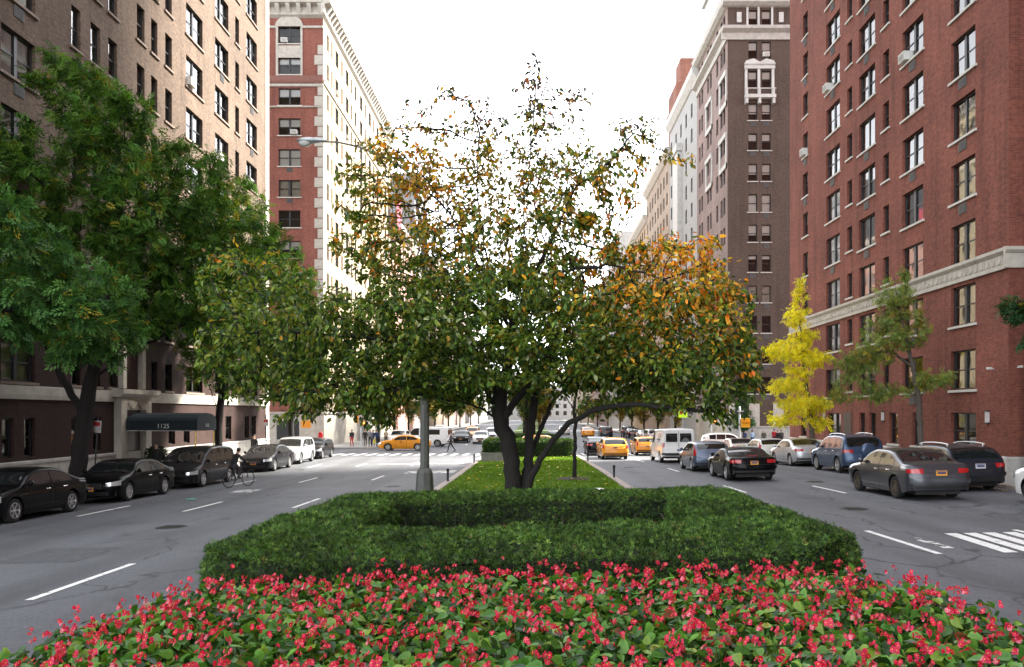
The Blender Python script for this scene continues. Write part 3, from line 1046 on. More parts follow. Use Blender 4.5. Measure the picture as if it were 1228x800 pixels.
sd_.band('stone_base', -3, 2.4, .08, LIME, prof=[(.01, -3), (-.08, -3), (-.08, 2.3), (-.2, 2.4), (-.2, 2.6), (.01, 2.6)])
shell(b3, xw, -21.6, 84, 124, -3, 45, CREAM, skip=('e', 's'))

# ---- right, across the side street: dark brown brick with white stone trim --------------------
DKB = brick('dark_brown_brick', (0.094, 0.064, 0.050), (0.070, 0.048, 0.039), (0.09, 0.07, 0.062), var=(.85, 1.12))
TAUPE = brick('taupe_brick', (0.26, 0.19, 0.175), (0.22, 0.16, 0.15), (0.24, 0.19, 0.18))
b4 = thing('apartment_building', 'dark brown brick building with white stone balcony window across the side street', 'building', (20.4, 84, gz(20, 84)))
XB = 20.4
fw = Wall(b4, XB, 84, 0, 30, -3, 45.3, DKB, pane=CLEAR)
gx = lambda px: (px - 637) * 84 / F - XB
r4 = [(12, 32), (50, 70), (85, 107), (124, 144), (160, 180), (196.5, 217), (233, 254), (269.5, 290), (306, 326), (342.5, 362.5), (379, 399), (415.5, 436), (452, 472)]
for i, (t, b_) in enumerate(r4):
    z, h = fz(b_), fz(t) - fz(b_)
    for px in (897.3, 913.6):
        fw.window(gx(px), z, .93, h, 'single', GREYST if i > 2 else None, blind=(.5, .5, .4, .6, .4, .6, 1, .6, .2, -1, 0, 0, 0)[i], vent=(i > 2 and rnd.random() < .6))
    for k in (1, 2, 3):
        fw.window(gx(897.3) + 5.5 * k, z, .93, h, 'single', GREYST)
        fw.window(gx(913.6) + 5.5 * k, z, .93, h, 'single', GREYST)
add_ac(fw, gx(914.5), fz(69), 'white air conditioner above the stone balcony window of the dark brown building')
fw.build()
mb = MB()                                            # top storey frames and panels
for px in (895, 908.4, 924.7):
    mb.box(gx(px), gx(px + 2.3), -.1, .02, fz(33), fz(8))
for px in (883.5, 934):
    mb.box(gx(px), gx(px + 5.5), -.1, .02, fz(27), fz(15))
fw.shape('stone_panels', mb, WHITEST)
fw.band('cornice', 0, 0, 0, GREYST, prof=[(.01, fz(9)), (-.25, fz(8)), (-.6, fz(5)), (-.7, fz(-1)), (.01, fz(-1))], u0=-.6)
fw.band('cornice', 0, 0, 0, GREYST, prof=[(.01, fz(48)), (-.15, fz(48)), (-.15, fz(40)), (-.65, fz(37)), (-.7, fz(33.5)), (.01, fz(33))], u0=-.64)
brackets(fw, fz(39.5), fz(36), .5, 1.0, GREYST, .35)
mb = MB()                                            # balcony surround
for px in (893, 908.3, 925.2):
    mb.box(gx(px), gx(px + 3), -.14, .02, fz(114), fz(82))
mb.box(gx(892.5), gx(929), -.2, .02, fz(83), fz(78))
mb.prism([(gx(891.5), fz(78)), (gx(929.5), fz(78)), (gx(927), fz(74)), (gx(918), fz(71.5)), (gx(910.5), fz(75.5)), (gx(903), fz(71.5)), (gx(894), fz(74))], 'y', -.3, .02)
mb.box(gx(892.5), gx(929), -.55, .02, fz(119), fz(115))
for px in (893, 908.3, 925.2):
    mb.box(gx(px), gx(px + 3), -.5, .02, fz(125.5), fz(119))
    mb.box(gx(px), gx(px + 2.4), -.55, -.45, fz(115), fz(108))
mb.box(gx(892.5), gx(929), -.56, -.44, fz(108.6), fz(107.6))
fw.shape('balcony_surround', mb, WHITEST)
fw.band('stone_base', -3, 1.1, .08, GREYST, prof=[(.01, -3), (-.08, -3), (-.08, .95), (-.16, .98), (-.16, 1.12), (.01, 1.12)], u0=-.078)
for px in (866, 898, 927):
    mb = MB(); mb.box(max(.03, gx(px)), gx(px) + 1.1 if px > 870 else .75, -.1, .02, 1.13, fz(484)); fw.shape('stone_pier', mb, LIME)
sw = Wall(b4, XB, 99.4, R(-90), 15.4, -3, 45.3, TAUPE)
for i, (t, b_) in enumerate(r4):
    z, h = fz(b_), fz(t) - fz(b_)
    for u in (1.0, 2.4, 5.6, 7.0, 10.2, 12.2, 13.4):
        sw.window(u, z, .95, h, 'single', None, full=False)
sw.build()
sw.band('cornice', 0, 0, 0, GREYST, prof=[(.01, fz(48)), (-.15, fz(48)), (-.15, fz(40)), (-.65, fz(37)), (-.7, fz(33.5)), (.01, fz(33))])
sw.band('cornice', 0, 0, 0, GREYST, prof=[(.01, fz(9)), (-.25, fz(8)), (-.6, fz(5)), (-.7, fz(-1)), (.01, fz(-1))])
brackets(sw, fz(39.5), fz(36), .5, 1.0, GREYST, .35)
for u, z in ((5.2, fz(125)), (12.0, fz(125)), (5.2, fz(200)), (12.0, fz(200))):
        mb = MB(); mb.box(u, u + 3.2, -.16, .02, z, z + .5); mb.box(u, u + .35, -.12, .02, z, z + 3.2); mb.box(u + 2.85, u + 3.2, -.12, .02, z, z + 3.2); mb.box(u, u + 3.2, -.2, .02, z + 3.2, z + 3.7); sw.shape('bay_surround', mb, WHITEST)
sw.band('stone_base', -3, 2.6, .1, LIME)
shell(b4, XB, XB + 30, 84, 99.4, -3, 45.3, DKB, skip=('w', 's'))
mb = MB(); bl = b4.location
mb.box(.8 - 0, 13, 2.2, 15, 45 - bl.z, 52 - bl.z); mb.box(.5, 13.3, 1.9, 15.3, 52 - bl.z, 53 - bl.z)
mb.build('setback_storey', WHITEST, b4)

# ---- farther buildings ------------------------------------------------------------------------
def far_block(label, side, xf, y0, y1, ztop, mat, floors_from, pitch=3.15, du=2.6, w=1.2, trim=LIME, gable=True, depth=24, cat='building', wh=1.8, cornice=True):
    """a building whose avenue front (and near end, where it shows) have window openings"""
    root = thing('apartment_building', label, cat, (xf, y0, gz(xf, y0)), group=None)
    L = y1 - y0
    if side > 0:
        wl = Wall(root, xf, y1, R(-90), L, -3, ztop, mat, .2)
    else:
        wl = Wall(root, xf, y0, R(90), L, -3, ztop, mat, .2)
    n = int((L - 1) / du)
    for k in range(40):
        z = floors_from + k * pitch
        if z + wh > ztop - .8:
            break
        for i in range(n):
            wl.window(.8 + i * (L - 1) / n, z, w, wh, 'single', None, full=False)
    wl.build()
    if cornice:
        wl.band('cornice', 0, 0, 0, trim, prof=[(.01, ztop - 1.4), (-.2, ztop - 1.3), (-.7, ztop - .6), (-.8, ztop), (.01, ztop)], u0=-.7 if side < 0 else 0, u1=wl.L + (.7 if side > 0 else 0))
    wl.band('string_course', floors_from + pitch * .8, floors_from + pitch * .8 + .4, .15, trim)
    x0, x1 = (xf, xf + depth) if side > 0 else (xf - depth, xf)
    shell(root, x0, x1, y0, y1, -3, ztop, mat, skip=('w',) if side > 0 else ('e',))
    return root, wl
WB = M('white_brick', (.30, .30, .30), .8, var=.08, scale=1)
_, wl = far_block('white stone facade with arched top windows beyond the dark brown building', 1, 20.4, 99.5, 119, 44.8, WB, 2.2, du=3.1, w=1.1, trim=WHITEST)
mb = MB(); mb.box(6, 9.5, -.6, .02, 6, 38); mb.box(5.8, 9.7, -.8, .02, 38, 39); wl.shape('oriel_bay', mb, WHITEST)
BEI = brick('beige_brick', (.33, .26, .20), (.28, .22, .17), (.38, .31, .26))
r5, wl = far_block('tall beige brick building with brown rooftop tank house up the avenue on the right', 1, 20.4, 119.1, 143, 41.5, BEI, 2.2, du=2.7)
mb = MB(); bl = r5.location
mb.box(1.5, 9, 3, 10, 41 - bl.z, 52.5 - bl.z); mb.box(2.5, 7, 5, 9, 52.5 - bl.z, 57 - bl.z); mb.box(1.2, 9.3, 2.7, 10.3, 49 - bl.z, 49.6 - bl.z)
mb.build('tank_house', brick('tank_house_brick', (.22, .09, .06), (.18, .07, .05), (.2, .12, .1)), r5)
far_block('ochre brick building far up the avenue on the right', 1, 20.4, 143.1, 166, 37.5, brick('ochre_brick', (.40, .29, .19), (.34, .25, .17), (.36, .28, .2)), 2.2)
far_block('pale grey corniced building farthest but two up the avenue on the right', 1, 20.4, 184, 215, 44, M('grey_far_stone', (.34, .33, .32), .85, scale=1), 2.2)
far_block('brown brick slab in the distance on the right of the avenue', 1, 20.4, 215.1, 262, 39, TAUPE, 2.2, du=3.2)
far_block('farthest pale tower on the right of the avenue', 1, 20.4, 280, 400, 42, BEI, 2.2, du=5, pitch=4.5, w=2)
r6, wl6 = far_block('dusty pink brick building beyond the cream wall on the left', -1, -21.6, 124.1, 150, 33, brick('pink_brick', (.42, .24, .20), (.36, .20, .17), (.38, .28, .24)), 2.2)
far_block('slate grey tower beyond the pink brick building', -1, -21.6, 150.1, 166, 47, M('slate_cladding', (.20, .20, .21), .5, scale=1), 2.2, du=2.2, w=1.5)
far_block('tan brick building far up the avenue on the left', -1, -21.6, 184, 225, 38, BEI, 2.2, du=3)
far_block('brown building far up the avenue on the left', -1, -21.6, 225.1, 265, 34, TAUPE, 2.2, du=3.4)
far_block('farthest building on the left of the avenue', -1, -21.6, 283, 400, 36, M('grey_far_stone', (.34, .33, .32), .85, scale=1), 2.2, du=5, pitch=4.5, w=2)
cl_ = thing('apartment_building', 'pale block closing the far end of the avenue', 'building', (0, 430, gz(0, 430)))
we = Wall(cl_, -30, 430, 0, 60, -3, 17, M('grey_far_stone', (.34, .33, .32), .85, scale=1))
for k in range(4):
    for j in range(14):
        we.window(2 + j * 4.1, 1.5 + 3.8 * k, 1.8, 2.2, 'single', None, full=False)
we.build()
shell(cl_, -30, 30, 430, 450, -3, 17, MATS['grey_far_stone'], skip=('s',))
mb = MB()
mb.box(0, .06, 0, 4.5, 0, 4.6)
o = mb.build('banner', M('red_banner_cloth', (.40, .03, .06), .7, var=.1), None, loc=(-20.4, 122.5, 30.5))
tag(o, 'red banner hanging high on the far left facade', 'banner')
mb = MB()
for z in (.3, 4.3):
    mb.tube([(-1.25, 2.7, z), (.03, 2.7, z)], .05, 8)
mb.build('banner_pole', DARKF, o)
# ================================================================== TREES
LIMB_R = {}
def colonize(init, attr, step=.28, di=2.2, dk=.45, iters=120, gravity=(0, 0, 0), rs=None):
    """space colonisation: grows twigs from the given limbs towards the points of the crown. Returns nodes, parents"""
    nodes, par = [], []
    LIMB_R.clear()
    for pl in init:
        r01 = None
        if isinstance(pl, tuple):
            pl, *r01 = pl
        k00 = len(nodes)
        pl = [np.array(p, float) for p in pl]
        if not nodes:
            nodes.append(pl[0]); par.append(-1); last = 0
        else:
            d = np.linalg.norm(np.array(nodes) - pl[0], axis=1)
            last = int(d.argmin())
        for a, b in zip(pl[:-1], pl[1:]):
            n = max(1, int(round(np.linalg.norm(b - a) / step)))
            for i in range(1, n + 1):
                p = a + (b - a) * i / n + (rs.normal(0, .018, 3) if i < n else 0)
                nodes.append(p); par.append(last); last = len(nodes) - 1
        if r01:
            for q in range(k00, len(nodes)):
                LIMB_R[q] = r01[0] + (r01[1] - r01[0]) * (q - k00) / max(1, len(nodes) - k00)
    A = np.array(attr)
    N = np.array(nodes)
    best = np.full(len(A), 1e9); bi = np.zeros(len(A), int)
    def upd(start):
        for s in range(start, len(N), 400):
            e = min(len(N), s + 400)
            d = np.linalg.norm(A[:, None, :] - N[None, s:e, :], axis=2)
            m = d.argmin(1); dm = d[np.arange(len(A)), m]
            up = dm < best
            best[up] = dm[up]; bi[up] = m[up] + s
    upd(0)
    g = np.array(gravity, float)
    for it in range(iters):
        act = best < di
        if not act.any():
            di *= 1.25
            if di > 8:
                break
            continue
        idx = bi[act]
        dv = unit(A[act] - N[idx])
        acc = np.zeros((len(N), 3)); np.add.at(acc, idx, dv)
        src = np.unique(idx)
        v = unit(acc[src]) + g + rs.normal(0, .12, (len(src), 3))
        v = unit(v)
        new = N[src] + v * step
        k0 = len(N)
        N = np.vstack([N, new]); par += list(src)
        upd(k0)
        keep = best > dk
        A, best, bi = A[keep], best[keep], bi[keep]
        if len(A) == 0:
            break
    return N, np.array(par)

def skeleton(N, par, r_tip, r_base):
    n = len(N)
    cnt = np.zeros(n); kids = [[] for _ in range(n)]
    for i, p in enumerate(par):
        if p >= 0:
            kids[p].append(i)
    for i in range(n - 1, -1, -1):
        if not kids[i]:
            cnt[i] += 1
        if par[i] >= 0:
            cnt[par[i]] += cnt[i]
    return kids, cnt, np.maximum(r_tip * np.minimum(cnt, 9) ** .4, r_base * (cnt / cnt[0]) ** .72)

def wood(N, kids, cnt, rad, thick=.05):
    """two meshes' worth of tapered tubes: (trunk and limbs, twigs)"""
    big, small = MB(), MB()
    stack = [(0, None)]
    while stack:
        s, pv = stack.pop()
        pts, rr = ([N[pv]] if pv is not None else []), ([rad[s]] if pv is not None else [])
        c = s
        while True:
            pts.append(N[c]); rr.append(rad[c])
            if not kids[c]:
                break
            ks = sorted(kids[c], key=lambda k: -cnt[k])
            for k in ks[1:]:
                stack.append((k, c))
            c = ks[0]
        if len(pts) < 2:
            continue
        # split chain where it becomes thin
        k = next((i for i, r in enumerate(rr) if r < thick), len(rr))
        if k >= 2:
            big.tube(pts[:k + 1], rr[:k + 1], 9, cap=False)
        if k < len(pts) - 1:
            q = max(0, k - 1)
            small.tube(pts[q:], rr[q:], 4, cap=False)
    return big, small

def blob(rs, n, c, r, hollow=.25):
    d = unit(rs.normal(0, 1, (n, 3)))
    t = rs.uniform(hollow, 1, n) ** (1 / 2.2)
    return np.array(c) + d * t[:, None] * np.array(r)

COMPOUND_V, COMPOUND_F = [], []
for i, (x, y, a) in enumerate(((0.06, .25, .9), (-0.06, .25, -.9), (.06, .5, .8), (-.06, .5, -.8), (.05, .74, .65), (-.05, .74, -.65), (0, .9, 0))):
    ca, sa = math.cos(a), math.sin(a)
    k = len(COMPOUND_V)
    for (u, v, w) in ((0, 0, 0), (.10, .22, .02), (0, .46, -.05), (-.10, .22, .02)):
        COMPOUND_V.append((x + u * ca + v * sa, y - u * sa + v * ca, w - .12 * y * y))
    COMPOUND_F.append((k, k + 1, k + 2, k + 3))

def leaves(N, par, cnt, rs, per, maxc, colf, tv, tf, size, droop=.5, spread=1.0, jitter=.12, flat=.6, thin=None):
    tips = np.where((cnt <= maxc) & (par >= 0))[0]
    idx = np.repeat(tips, per)
    if thin is not None:
        idx = idx[thin(N[idx], rs)]
    n = len(idx)
    t = rs.uniform(0, 1, n)[:, None]
    pos = N[idx] * (1 - t) + N[par[idx]] * t + rs.normal(0, jitter * .3, (n, 3))
    d = unit(N[idx] - N[par[idx]]) * .7 + rs.normal(0, spread * .6, (n, 3))
    d[:, 2] -= droop
    up = rs.normal(0, flat, (n, 3)); up[:, 2] += 1
    X, Y, Z = frames(d, up)
    c = colf(pos, rs)
    return scatter(tv, tf, pos, X, Y, Z, rs.uniform(size[0], size[1], n), c)

def tree(name, label, init, blobs, mats, r_base, leaf, step=.28, dk=.45, seed=1, group=None, gravity=(0, 0, 0), base=None, r_tip=.006, thick=.05, di=2.2):
    rs = np.random.RandomState(seed)
    A = np.vstack([blob(rs, n, c, r, h) for (n, c, r, h) in blobs])
    N, par = colonize(init, A, step, di, dk, 110, gravity, rs)
    kids, cnt, rad = skeleton(N, par, r_tip, r_base)
    for q, r_ in LIMB_R.items():
        rad[q] = max(rad[q], r_)
    for i in range(len(N)):                    # a stem narrows gently past each fork
        if kids[i] and rad[i] > .03:
            k_ = max(kids[i], key=lambda v: cnt[v])
            rad[k_] = max(rad[k_], rad[i] * (.955 if rad[i] > .16 else .90))
    dist = np.linalg.norm(N - N[0], axis=1); rad = rad * (1 + .45 * np.exp(-dist / .45))
    root = thing(name, label, 'tree', tuple(init[0][0]), 0, group)
    loc = tuple(-np.array(init[0][0]))
    big, small = wood(N, kids, cnt, rad, thick)
    big.build('trunk', mats[0], root, True, loc, fix=False)
    if small.v:
        small.build('twigs', mats[0], root, True, loc, fix=False)
    V, Fc, C = leaves(N, par, cnt, rs, **leaf)
    link('crown', arr_mesh('crown', V, Fc, mats[1], C), root, loc)
    return root, N, par, cnt

BARK = bark('dark_bark', (0.013, 0.011, 0.010))
BARK2 = bark('grey_bark', (0.09, 0.075, 0.062))
LEAFM = leaf_mat('leaf_blade', .45, .40, .30)
LEAFD = leaf_mat('dull_leaf', .55, .32, .16)

def pal_mix(pal, w, n, rs, jit=.18):
    pal = np.array(pal, float)
    k = rs.choice(len(pal), n, p=np.array(w, float) / sum(w))
    return np.clip(pal[k] * (1 + rs.normal(0, jit, (n, 1))), .004, 1)

def nfield(p, s, seed):
    return np.array([mnoise.noise((a * s + seed, b * s, c * s)) for a, b, c in p])

# ---- the big cherry tree on the median ----
TZ = 18.4
K = TZ / F
def c3(px, py, dy=0.0):
    """point of the tree at photo pixel, dy metres behind its middle"""
    z = TZ + dy
    return ((px - 637) * z / F, z, CAM_H + (496 - py) * z / F)

def cherry_col(p, rs):
    n = len(p)
    z = p[:, 1]
    px = 637 + p[:, 0] * F / z; py = 496 - (p[:, 2] - CAM_H) * F / z      # where on the crown: left/right, high/low
    x, h = p[:, 0], p[:, 2]
    f1 = nfield(p, .55, 3.1); f2 = nfield(p, 1.6, 9.2)
    base = pal_mix([(.080, .160, .024), (.145, .220, .028), (.032, .070, .014), (.230, .265, .034), (.29, .33, .16)], [3.4, 3.6, 3.4, 2.4, 1.0], n, rs)
    olive = pal_mix([(.34, .24, .03), (.24, .22, .035), (.46, .26, .03), (.20, .13, .03)], [3, 3, 2, 1], n, rs)
    orange = pal_mix([(.85, .30, .02), (.88, .44, .04), (.68, .18, .03), (.78, .52, .05)], [3, 3, 1.4, 2], n, rs)
    up = np.clip((h - 4.8) / 3.0, 0, 1)
    right = np.exp(-(((x - 3.2) / 1.75) ** 2 + ((h - 5.6) / 1.5) ** 2))
    leftup = np.exp(-(((x + 2.0) / 1.5) ** 2 + ((h - 7.6) / 1.3) ** 2))
    po = np.clip(.004 + .52 * right + .24 * leftup + .09 * up + .5 * f1 * (up * .7 + right), 0, .9)
    pl = np.clip(.0 + .6 * leftup + .40 * up + .35 * right + .14 * f2, 0, .9)
    u = rs.uniform(0, 1, n); u2 = rs.uniform(0, 1, n)
    c = np.where((u < po)[:, None], orange, np.where((u2 < pl)[:, None], olive, base))
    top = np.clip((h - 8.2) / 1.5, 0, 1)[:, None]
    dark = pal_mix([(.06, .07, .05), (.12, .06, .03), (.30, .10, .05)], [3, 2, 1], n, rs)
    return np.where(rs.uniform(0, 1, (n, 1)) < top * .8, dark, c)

g0 = gz(-.3, TZ) + .12
base_c = (-.33, TZ, g0)
limbs = [
    [base_c, c3(612, 545), c3(601, 505), c3(600, 470), c3(611, 425), c3(613, 395), c3(628, 360), c3(640, 335), c3(655, 300), c3(672, 265), c3(690, 225), c3(705, 185)],
    [c3(613, 395), c3(622, 350, .3), c3(626, 300, .5), c3(628, 250, .6), c3(636, 190, .5), c3(640, 130, .4), c3(641, 85, .3)],
    ([base_c, c3(634, 572, .1), c3(634, 525, .4), c3(641, 480, .9), c3(652, 440, 1.5), c3(668, 395, 2.2), c3(700, 340, 2.6)], .13, .04),
    ([base_c, c3(638, 570, -.2), c3(658, 535, -.5), c3(682, 507, -.9), c3(715, 491, -1.3), c3(760, 485, -1.8), c3(810, 488, -2.2), c3(845, 493, -2.4)], .085, .035),
    ([base_c, c3(629, 565, .3), c3(646, 520, .7), c3(664, 480, 1.1), c3(696, 446, 1.4), c3(740, 425, 1.6)], .075, .025),
    ([c3(601, 505), c3(585, 470, .6), c3(560, 440, 1.0), c3(520, 425, 1.4)], .07, .025),
    ([c3(601, 505), c3(634, 462, -.4), c3(665, 452, -.8), c3(700, 456, -1.2), c3(725, 459, -1.5), c3(765, 450, -2.0), c3(800, 440, -2.4), c3(850, 425, -2.8)], .09, .025),
    [c3(600, 470), c3(575, 440, -.4), c3(545, 420, -.9), c3(500, 415, -1.5), c3(440, 405, -2.0), c3(380, 400, -2.4), c3(320, 395, -2.8), c3(275, 405, -3)],
    [c3(601, 505), c3(570, 488, -.5), c3(530, 478, -1), c3(480, 468, -1.7), c3(420, 462, -2.4), c3(370, 470, -2.8)],
    [c3(613, 395), c3(590, 345, -.2), c3(565, 300, -.4), c3(545, 265, -.5), c3(525, 240, -.7)],
    [c3(611, 425), c3(585, 385, .8), c3(545, 350, 1.4), c3(490, 330, 2), c3(430, 310, 2.4)],
    [c3(640, 335), c3(690, 322, -.8), c3(735, 318, -1.3), c3(780, 330, -1.8), c3(815, 345, -2.2)],
    [c3(655, 300), c3(640, 240, .8), c3(655, 180, 1.2)],
    [c3(600, 470), c3(580, 430, 1.2), c3(540, 410, 2.2), c3(480, 400, 3)],
    [c3(590, 345, -.2), c3(575, 260, .2), c3(572, 200, .3), c3(575, 160, .3)],
    [c3(690, 225), c3(730, 195, -.2), c3(760, 160, -.4)],
]
def eb(n, px, py, dy, rx, rz, ry, h=.15):
    n = int(n * 1.9)
    z = TZ + dy
    return (n, c3(px, py, dy), (rx * z / F, ry, rz * z / F), h)
blobs = [
    eb(560, 600, 405, 0, 250, 70, 3.6), eb(230, 600, 390, -2.4, 150, 80, 1.0), eb(260, 625, 380, 2.4, 170, 85, 1.4), eb(110, 520, 440, -1.6, 90, 35, 1.2), eb(110, 690, 420, -1.6, 90, 45, 1.2), eb(90, 600, 345, -.3, 90, 60, 1.6), eb(240, 445, 415, -1.2, 130, 75, 2.6), eb(260, 350, 400, -2.0, 95, 75, 2.0), eb(120, 310, 345, -1.6, 70, 60, 1.5),
    eb(110, 285, 425, -2.4, 45, 45, 1.0), eb(150, 400, 470, -1.8, 110, 30, 1.6), eb(70, 540, 465, 1, 80, 28, 2.0),
    eb(320, 800, 395, -1.2, 105, 75, 2.4), eb(190, 830, 445, -1.8, 82, 48, 1.8), eb(150, 805, 325, -.8, 75, 50, 1.8), eb(80, 740, 455, -.5, 80, 25, 2.0), eb(50, 860, 352, -1.5, 36, 16, .8),
    eb(330, 600, 310, .3, 170, 80, 3.0), eb(190, 480, 285, 0, 80, 75, 2.0), eb(150, 470, 205, -.3, 62, 55, 1.4), eb(110, 560, 215, 0, 80, 55, 1.8),
    eb(150, 690, 240, 0, 70, 65, 1.8), eb(110, 640, 190, .2, 85, 55, 1.6), eb(40, 740, 200, -.2, 45, 55, 1.2), eb(30, 765, 155, -.3, 30, 30, .7),
    eb(26, 648, 120, .2, 36, 42, .8), eb(10, 644, 78, .2, 12, 24, .4), eb(28, 565, 140, .1, 50, 35, .8), eb(16, 510, 140, -.2, 35, 28, .6),
    eb(14, 815, 195, -.5, 26, 10, .4), eb(8, 410, 215, -.6, 15, 25, .4), eb(16, 690, 120, .1, 18, 18, .4), eb(60, 885, 425, -2, 34, 40, 1.0),
    eb(9, 262, 312, -2.2, 16, 14, .4), eb(9, 246, 345, -2.4, 16, 12, .4), eb(9, 243, 432, -2.8, 14, 14, .4), eb(12, 285, 480, -2.6, 24, 12, .5), eb(12, 352, 500, -2.4, 30, 12, .5), eb(12, 455, 502, -1.6, 36, 12, .6),
    eb(8, 478, 150, -.4, 14, 14, .3), eb(8, 535, 108, -.1, 12, 14, .3), eb(9, 905, 468, -2.2, 16, 14, .4), eb(9, 862, 500, -2, 26, 10, .4), eb(10, 882, 340, -1.6, 18, 9, .3), eb(8, 845, 318, -1.4, 18, 8, .3), eb(8, 808, 185, -.5, 24, 8, .3), eb(8, 770, 470, -1.2, 30, 12, .5),
    eb(7, 420, 205, -.6, 16, 10, .3), eb(7, 405, 240, -.6, 14, 12, .3), eb(6, 585, 118, .1, 12, 14, .3), eb(6, 700, 110, .1, 12, 14, .3), eb(6, 742, 150, 0, 14, 10, .3),
]
tree('cherry_tree', 'spreading cherry tree turning orange behind the clipped hedge on the grass median', limbs, blobs, (BARK, LEAFM), .20,
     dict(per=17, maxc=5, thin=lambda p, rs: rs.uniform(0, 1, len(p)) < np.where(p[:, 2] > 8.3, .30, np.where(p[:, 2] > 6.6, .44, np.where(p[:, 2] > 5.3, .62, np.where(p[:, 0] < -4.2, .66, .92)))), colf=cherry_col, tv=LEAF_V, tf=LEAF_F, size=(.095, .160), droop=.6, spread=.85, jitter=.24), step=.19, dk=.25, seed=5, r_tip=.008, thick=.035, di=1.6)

# ---- street trees ----
def green_col(pal, w, fs=.5, yel=.06):
    def f(p, rs):
        n = len(p)
        c = pal_mix(pal, w, n, rs, .15)
        q = nfield(p, fs, 5.5)
        c = c * (1 + .45 * q)[:, None]
        y = rs.uniform(0, 1, n) < np.clip(yel * (1 + 4 * nfield(p, .9, 8.8)), 0, 1)
        c[y] = pal_mix([(.30, .25, .03), (.22, .19, .03)], [1, 1], int(y.sum()), rs)
        return np.clip(c, .005, 1)
    return f
GREEN = [(.070, .175, .026), (.100, .210, .030), (.028, .080, .018), (.150, .250, .040)]
def side(px, x, h=.15):
    """ground point on a pavement at world x, under photo column px"""
    z = x * F / (px - 637)
    return np.array([x, z, gz(x, z) + h])

b = side(91, -16.9)
t0 = lambda dx, dy, dz: tuple(b + np.array([dx, dy, dz]))
tree('street_tree', 'big dark green tree with forked trunk in front of the brown building', [
    [t0(0, 0, 0), t0(.15, 0, 1.6), t0(.3, .1, 2.9), t0(.55, 0, 4.2), t0(1.1, .2, 6.5), t0(1.5, .5, 9), t0(1.2, .6, 12)],
    [t0(.3, .1, 2.9), t0(-.3, -.3, 4.2), t0(-.9, -.6, 6), t0(-1.2, -.4, 8.5), t0(-1.0, 0, 11)],
    [t0(.55, 0, 4.2), t0(1.6, .3, 5.2), t0(2.9, .8, 6.0), t0(4.3, 1.2, 6.9)],
    [t0(.55, 0, 4.2), t0(1.6, -1.0, 5.6), t0(2.6, -2, 7)],
    [t0(1.1, .2, 6.5), t0(2.4, 1.0, 8.2), t0(3.6, 1.6, 9.6)]], [
    (420, t0(.6, .3, 8.3), (3.4, 3.2, 2.6), .2), (160, t0(2.3, .6, 12.2), (2.0, 2.0, 1.7), .2), (90, t0(4.2, .8, 10.4), (1.6, 1.8, 1.6), .2), (300, t0(.8, .5, 11.4), (2.4, 2.6, 2.6), .2), (110, t0(-.4, .3, 15.4), (1.5, 1.4, 1.6), .1), (160, t0(.9, .3, 14.0), (2.1, 1.8, 1.5), .1), (150, t0(3.7, .6, 11.9), (2.1, 2.0, 1.7), .2), (140, t0(5.6, 1.2, 9.5), (1.9, 2.0, 1.8), .2), (130, t0(-2.7, .2, 11.6), (1.8, 1.8, 2.1), .2), (120, t0(-3.2, .2, 13.2), (1.6, 1.6, 1.5), .2), (110, t0(-4.0, 0, 10.4), (1.5, 1.6, 1.8), .2), (110, t0(2.6, -.6, 9.6), (2.0, 1.6, 1.6), .2), (230, t0(3.9, 1.2, 8.0), (2.2, 2.4, 2.1), .2),
    (160, t0(3.0, .6, 10.2), (1.8, 2.0, 1.6), .2), (150, t0(-2.3, .2, 8.8), (1.9, 2, 2.2), .2), (110, t0(5.3, 1.6, 6.6), (1.7, 1.8, 1.3), .2), (120, t0(1.8, -1.6, 6.2), (2.2, 1.4, 1.1), .2)],
    (BARK, LEAFD), .29, dict(per=18, maxc=4, colf=green_col(GREEN, [4, 4, 3, 1.5], .55, .035), tv=COMPOUND_V, tf=COMPOUND_F, size=(.22, .37), droop=.45, spread=1, jitter=.4), step=.33, dk=.5, seed=8, r_tip=.008, di=2.4)
b = side(262, -16.9)
tree('street_tree', 'slim dark street tree beyond the awning with yellowish lower leaves', [
    [t0(0, 0, 0), t0(0, 0, 2.2), t0(.1, .1, 3.8), t0(.3, .2, 6), t0(.4, .2, 9), t0(.3, .1, 12)],
    [t0(.1, .1, 3.0), t0(-.7, 0, 5), t0(-1.6, .2, 7.2)], [t0(.1, .1, 3.8), t0(1.3, 0, 5.6), t0(2.4, .2, 7.2)], [t0(.1, .1, 3.8), t0(.3, -1.3, 5.6), t0(.8, -2.2, 7)]], [
    (330, t0(.4, 0, 8.4), (3.2, 3.2, 2.8), .2), (220, t0(.9, 0, 12.2), (2.8, 2.6, 2.2), .2), (90, t0(.9, 0, 14.6), (1.9, 1.9, 1.3), .2), (150, t0(3.4, .2, 10.4), (2.2, 2.2, 1.9), .2), (150, t0(3.4, .2, 7.4), (2.2, 2.2, 2.0), .2), (110, t0(4.6, .4, 5.8), (1.4, 1.6, 1.4), .2), (120, t0(.3, -.5, 5.6), (2.4, 2.2, 1.0), .2)],
    (BARK, LEAFD), .2, dict(per=13, maxc=4, colf=green_col([(.062, .155, .022), (.095, .190, .026), (.030, .085, .018)], [4, 4, 2], .5, .10), tv=COMPOUND_V, tf=COMPOUND_F, size=(.28, .42), droop=.45, spread=1, jitter=.3), step=.38, dk=.55, seed=21, r_tip=.008, di=2.4)
b = side(349, -16.9)
